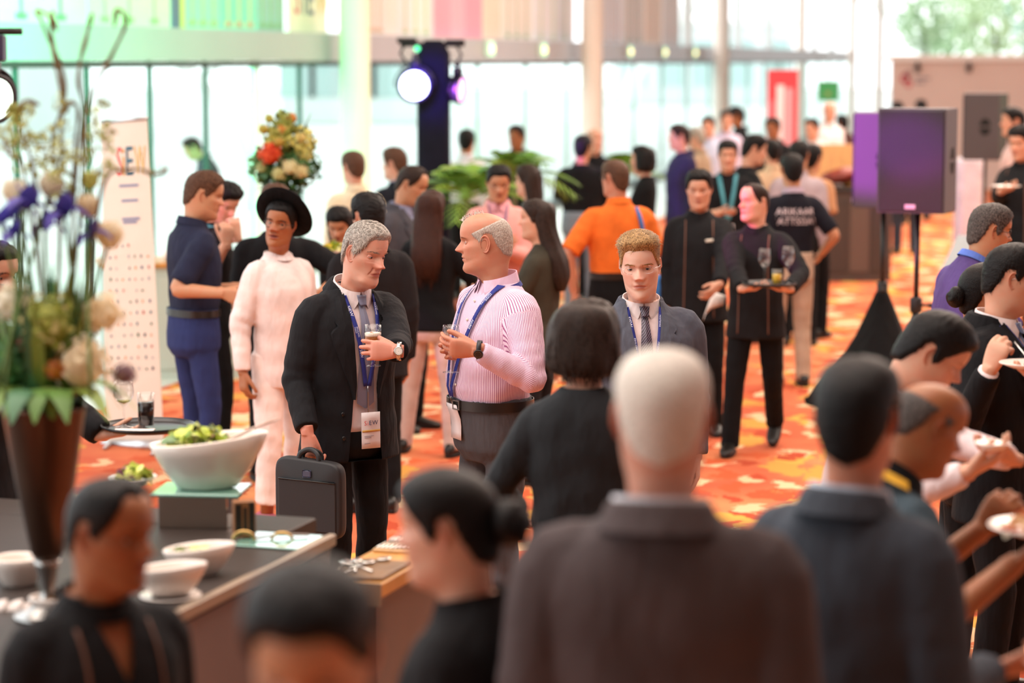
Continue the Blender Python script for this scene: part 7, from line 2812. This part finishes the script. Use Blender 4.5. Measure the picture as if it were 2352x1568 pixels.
for i in range(12):
    for j in range(7):
        if rl.uniform() < .12:
            continue
        u, v = .12 + j * .125 + rl.uniform(-.01, .01), .62 - i * .034
        du, dv = rl.uniform(.02, .035), rl.uniform(.006, .011)
        V3 = [bp(u, v, .003), bp(u + du, v, .003), bp(u + du, v + dv, .003), bp(u, v + dv, .003)]
        Geo().add(V3, [(0, 1, 2, 3)]).build('logo', M('logo_' + LC[(i * 3 + j * 5) % 7][1:], LC[(i * 3 + j * 5) % 7], .6), rb2, smooth=False)
# red banner and green sign far away
c = at(1797, 300, 40)
r = empty('red_banner', (c[0], 40, 0), 0, 'red roll-up banner with pale streaks in the far crowd', 'banner')
hb = at(1797, 160, 40)[2]
Geo().add(*box(-.255, .255, -.01, .01, .05, hb)).build('sheet', M('banner_red', '#c83a44', .6), r, smooth=False)
Geo().add(*box(-.28, .28, -.06, .06, 0, .06, .01)).build('base', M('rail_silver', '#c9c9cc', .3, .9), r, smooth=False)
for k, (x0, x1, z0, z1) in enumerate(((-.10, .02, .4, hb - .25), (.05, .16, .5, hb - .3), (-.24, -.12, .4, hb - .5))):
    Geo().add(*box(x0, x1, -.014, -.0105, z0, z1)).build('pale_streak', M('streak_pink_%d' % k, ['#eadfe2', '#e0a0a8', '#dd6a74'][k], .6), r, smooth=False)
c = at(1902, 230, 42)
r = empty('green_sign', (c[0], 42, 0), 0, 'small green sign on a post left of the cream partition', 'sign')
z0, z1 = at(1902, 232, 42)[2], at(1902, 186, 42)[2]
Geo().add(*box(-.18, .18, -.012, .012, z0, z1, .004)).build('board', M('sign_green', '#2f9a58', .5), r, smooth=False)
Geo().add(*tube([(0, .02, 0), (0, .02, z1)], .015, 8)).build('post', M('grey_frame', '#9fb4ae', .4), r)
Geo().add(*box(-.05, .04, -.016, -.0125, z0 + .08, z0 + .17)).build('mark', M('sign_mark', '#7a9a52', .5), r, smooth=False)
# carving counter with slanted board and roast
CY = 27.0
c = at(1935, 430, CY)
r = empty('carving_counter', (c[0], CY, 0), 0, 'dark carving counter behind the crowd', 'counter')
cz = c[2]
Geo().add(*box(-.45, .50, -.35, .35, 0, cz - .04)).build('base', M('counter_dark', '#4b3f3c', .5), r, smooth=False)
Geo().add(*box(-.48, .53, -.38, .38, cz - .04, cz, .006)).build('top', M('counter_top', '#3a302b', .3), r, smooth=False)
for k in range(4):
    Geo().add(*box(-.43 + k * .235, -.215 + k * .235, -.362, -.35, .10, cz - .12, .006)).build('front_panel', M('counter_panel_%d' % (k % 2), ['#5e4d47', '#3f3431'][k % 2], .5), r, smooth=False)
o = Geo().add(*box(-.32, .42, -.02, .02, 0, .50, .008)).build('wooden_board', wood_m, None, False, (c[0] - .02, CY + .12, cz))
o.rotation_euler = (D2R(-22), 0, 0)
tag(o, 'slanted honey-coloured wooden board on the carving counter', 'board')
rg = [ell((x, 0, .02 * math.sin(x * 9)), ra, ra * .8, (0, 1, 0), (0, 0, 1), 18) for x, ra in ((-.22, .03), (-.18, .07), (-.05, .115), (.08, .12), (.16, .08), (.26, .035), (.36, .025))]
o = Geo().add(*loft(rg)).build('roast_ham', M('ham_skin', '#8a3a30', .3, var=.35, vscale=9), None, True, (c[0] - .02, CY + .0, cz + .125))
tag(o, 'glossy red roast ham before the wooden board', 'ham')
o = Geo().add(*box(-.22, .22, -.14, .14, 0, .05, .02)).build('meat_platter', M('dark_meat', '#3a2018', .4, var=.4, vscale=20), None, False, (c[0] - .25, CY - .16, cz))
tag(o, 'platter of dark sliced meat beside the ham', 'platter')
cd = (c[0] + .33, CY - .22, cz)
r = empty('chafing_dish', cd, 0, 'steel chafing dish on the carving counter', 'chafing dish')
Geo().add(*box(-.18, .18, -.13, .13, .06, .15, .02)).build('pan', M('brushed_steel', '#9a9690', .35, 1.0), r, smooth=False)
Geo().add(*loft([ell((0, 0, .15 + z), .18 * k, .13 * k, (1, 0, 0), (0, 1, 0), 24, 4) for z, k in ((0, 1), (.06, .9), (.10, .6), (.115, .2))])).build('lid', M('brushed_steel', '#9a9690', .35, 1.0), r)
for sx in (-.15, .15):
    Geo().add(*box(sx - .012, sx + .012, -.10, .10, 0, .06)).build('leg', M('black_metal', '#141416', .4), r, smooth=False)
# white draped plinth and grey ramp right of the loudspeakers
b0, b1 = at(2195, 545, 26.5), at(2262, 365, 26.5)
r = empty('draped_plinth', ((b0[0] + b1[0]) / 2, 26.5, 0), 0, 'tall plinth draped in white cloth under the far loudspeaker', 'plinth')
w_ = (b1[0] - b0[0]) / 2
n = 40
t_ = np.linspace(0, 2 * math.pi, n, endpoint=False)
rg = []
for z, k in ((0, 1.15), (.4, 1.08), (b1[2] - .03, 1.0), (b1[2], .96)):
    e = ell((0, 0, z), w_ * k, w_ * k, (1, 0, 0), (0, 1, 0), n, 5)
    f_ = 1 + (.05 if z < .5 else .01) * np.sin(12 * t_)
    rg.append(e * np.stack([f_, f_, np.ones(n)], 1))
Geo().add(*loft(rg)).build('drape', cloth('white_drape', '#d8d2d0'), r)
Geo().add(*box(-w_ * .8, w_ * .8, -w_ * .8, w_ * .8, b1[2], b1[2] + .015)).build('top_board', M('white_board', '#dedad8', .5), r, smooth=False)
q = [at(2150, 640, 18.0), at(2200, 540, 19.5), at(2272, 540, 19.5), at(2268, 650, 18.0)]
g = Geo()
V_ = [*q] + [np.array([v[0], v[1], 0]) for v in q]
g.add(V_, [(0, 1, 2, 3), (7, 6, 5, 4), (0, 3, 7, 4), (1, 5, 6, 2), (0, 4, 5, 1), (3, 2, 6, 7)])
o = g.build('stage_wedge', M('stage_grey', '#6f7a80', .6), None, False)
tag(o, 'grey slanted stage block behind the purple polo', 'stage block')

# sideboard by the windows
c = at(400, 600, 18.6)
r = empty('sideboard', (c[0], 18.6, 0), D2R(14), 'low sideboard with a wooden top behind the navy polo', 'sideboard')
Geo().add(*box(-.55, .55, -.28, .28, 0, .86)).build('body', M('sideboard_pale', '#b7c8bd', .5), r, smooth=False)
Geo().add(*box(-.58, .58, -.31, .31, .86, .90, .006)).build('top', wood_m, r, smooth=False)
for k in range(3):
    Geo().add(*box(-.53 + k * .36, -.20 + k * .36, -.292, -.28, .08, .80, .004)).build('door', M('sideboard_pale', '#b7c8bd', .5), r, smooth=False)
for k in range(4):
    o = Geo().add(*lathe([(.02, 0), (.036, .01), (.042, .07), (.039, .07), (.033, .014), (.001, .012)], 18)).build('cup', CHINA, None, True, (c[0] - .35 + k * .16, 18.5, .9005))
    tag(o, 'white cup on the wooden sideboard', 'cup', 'cups on the sideboard')
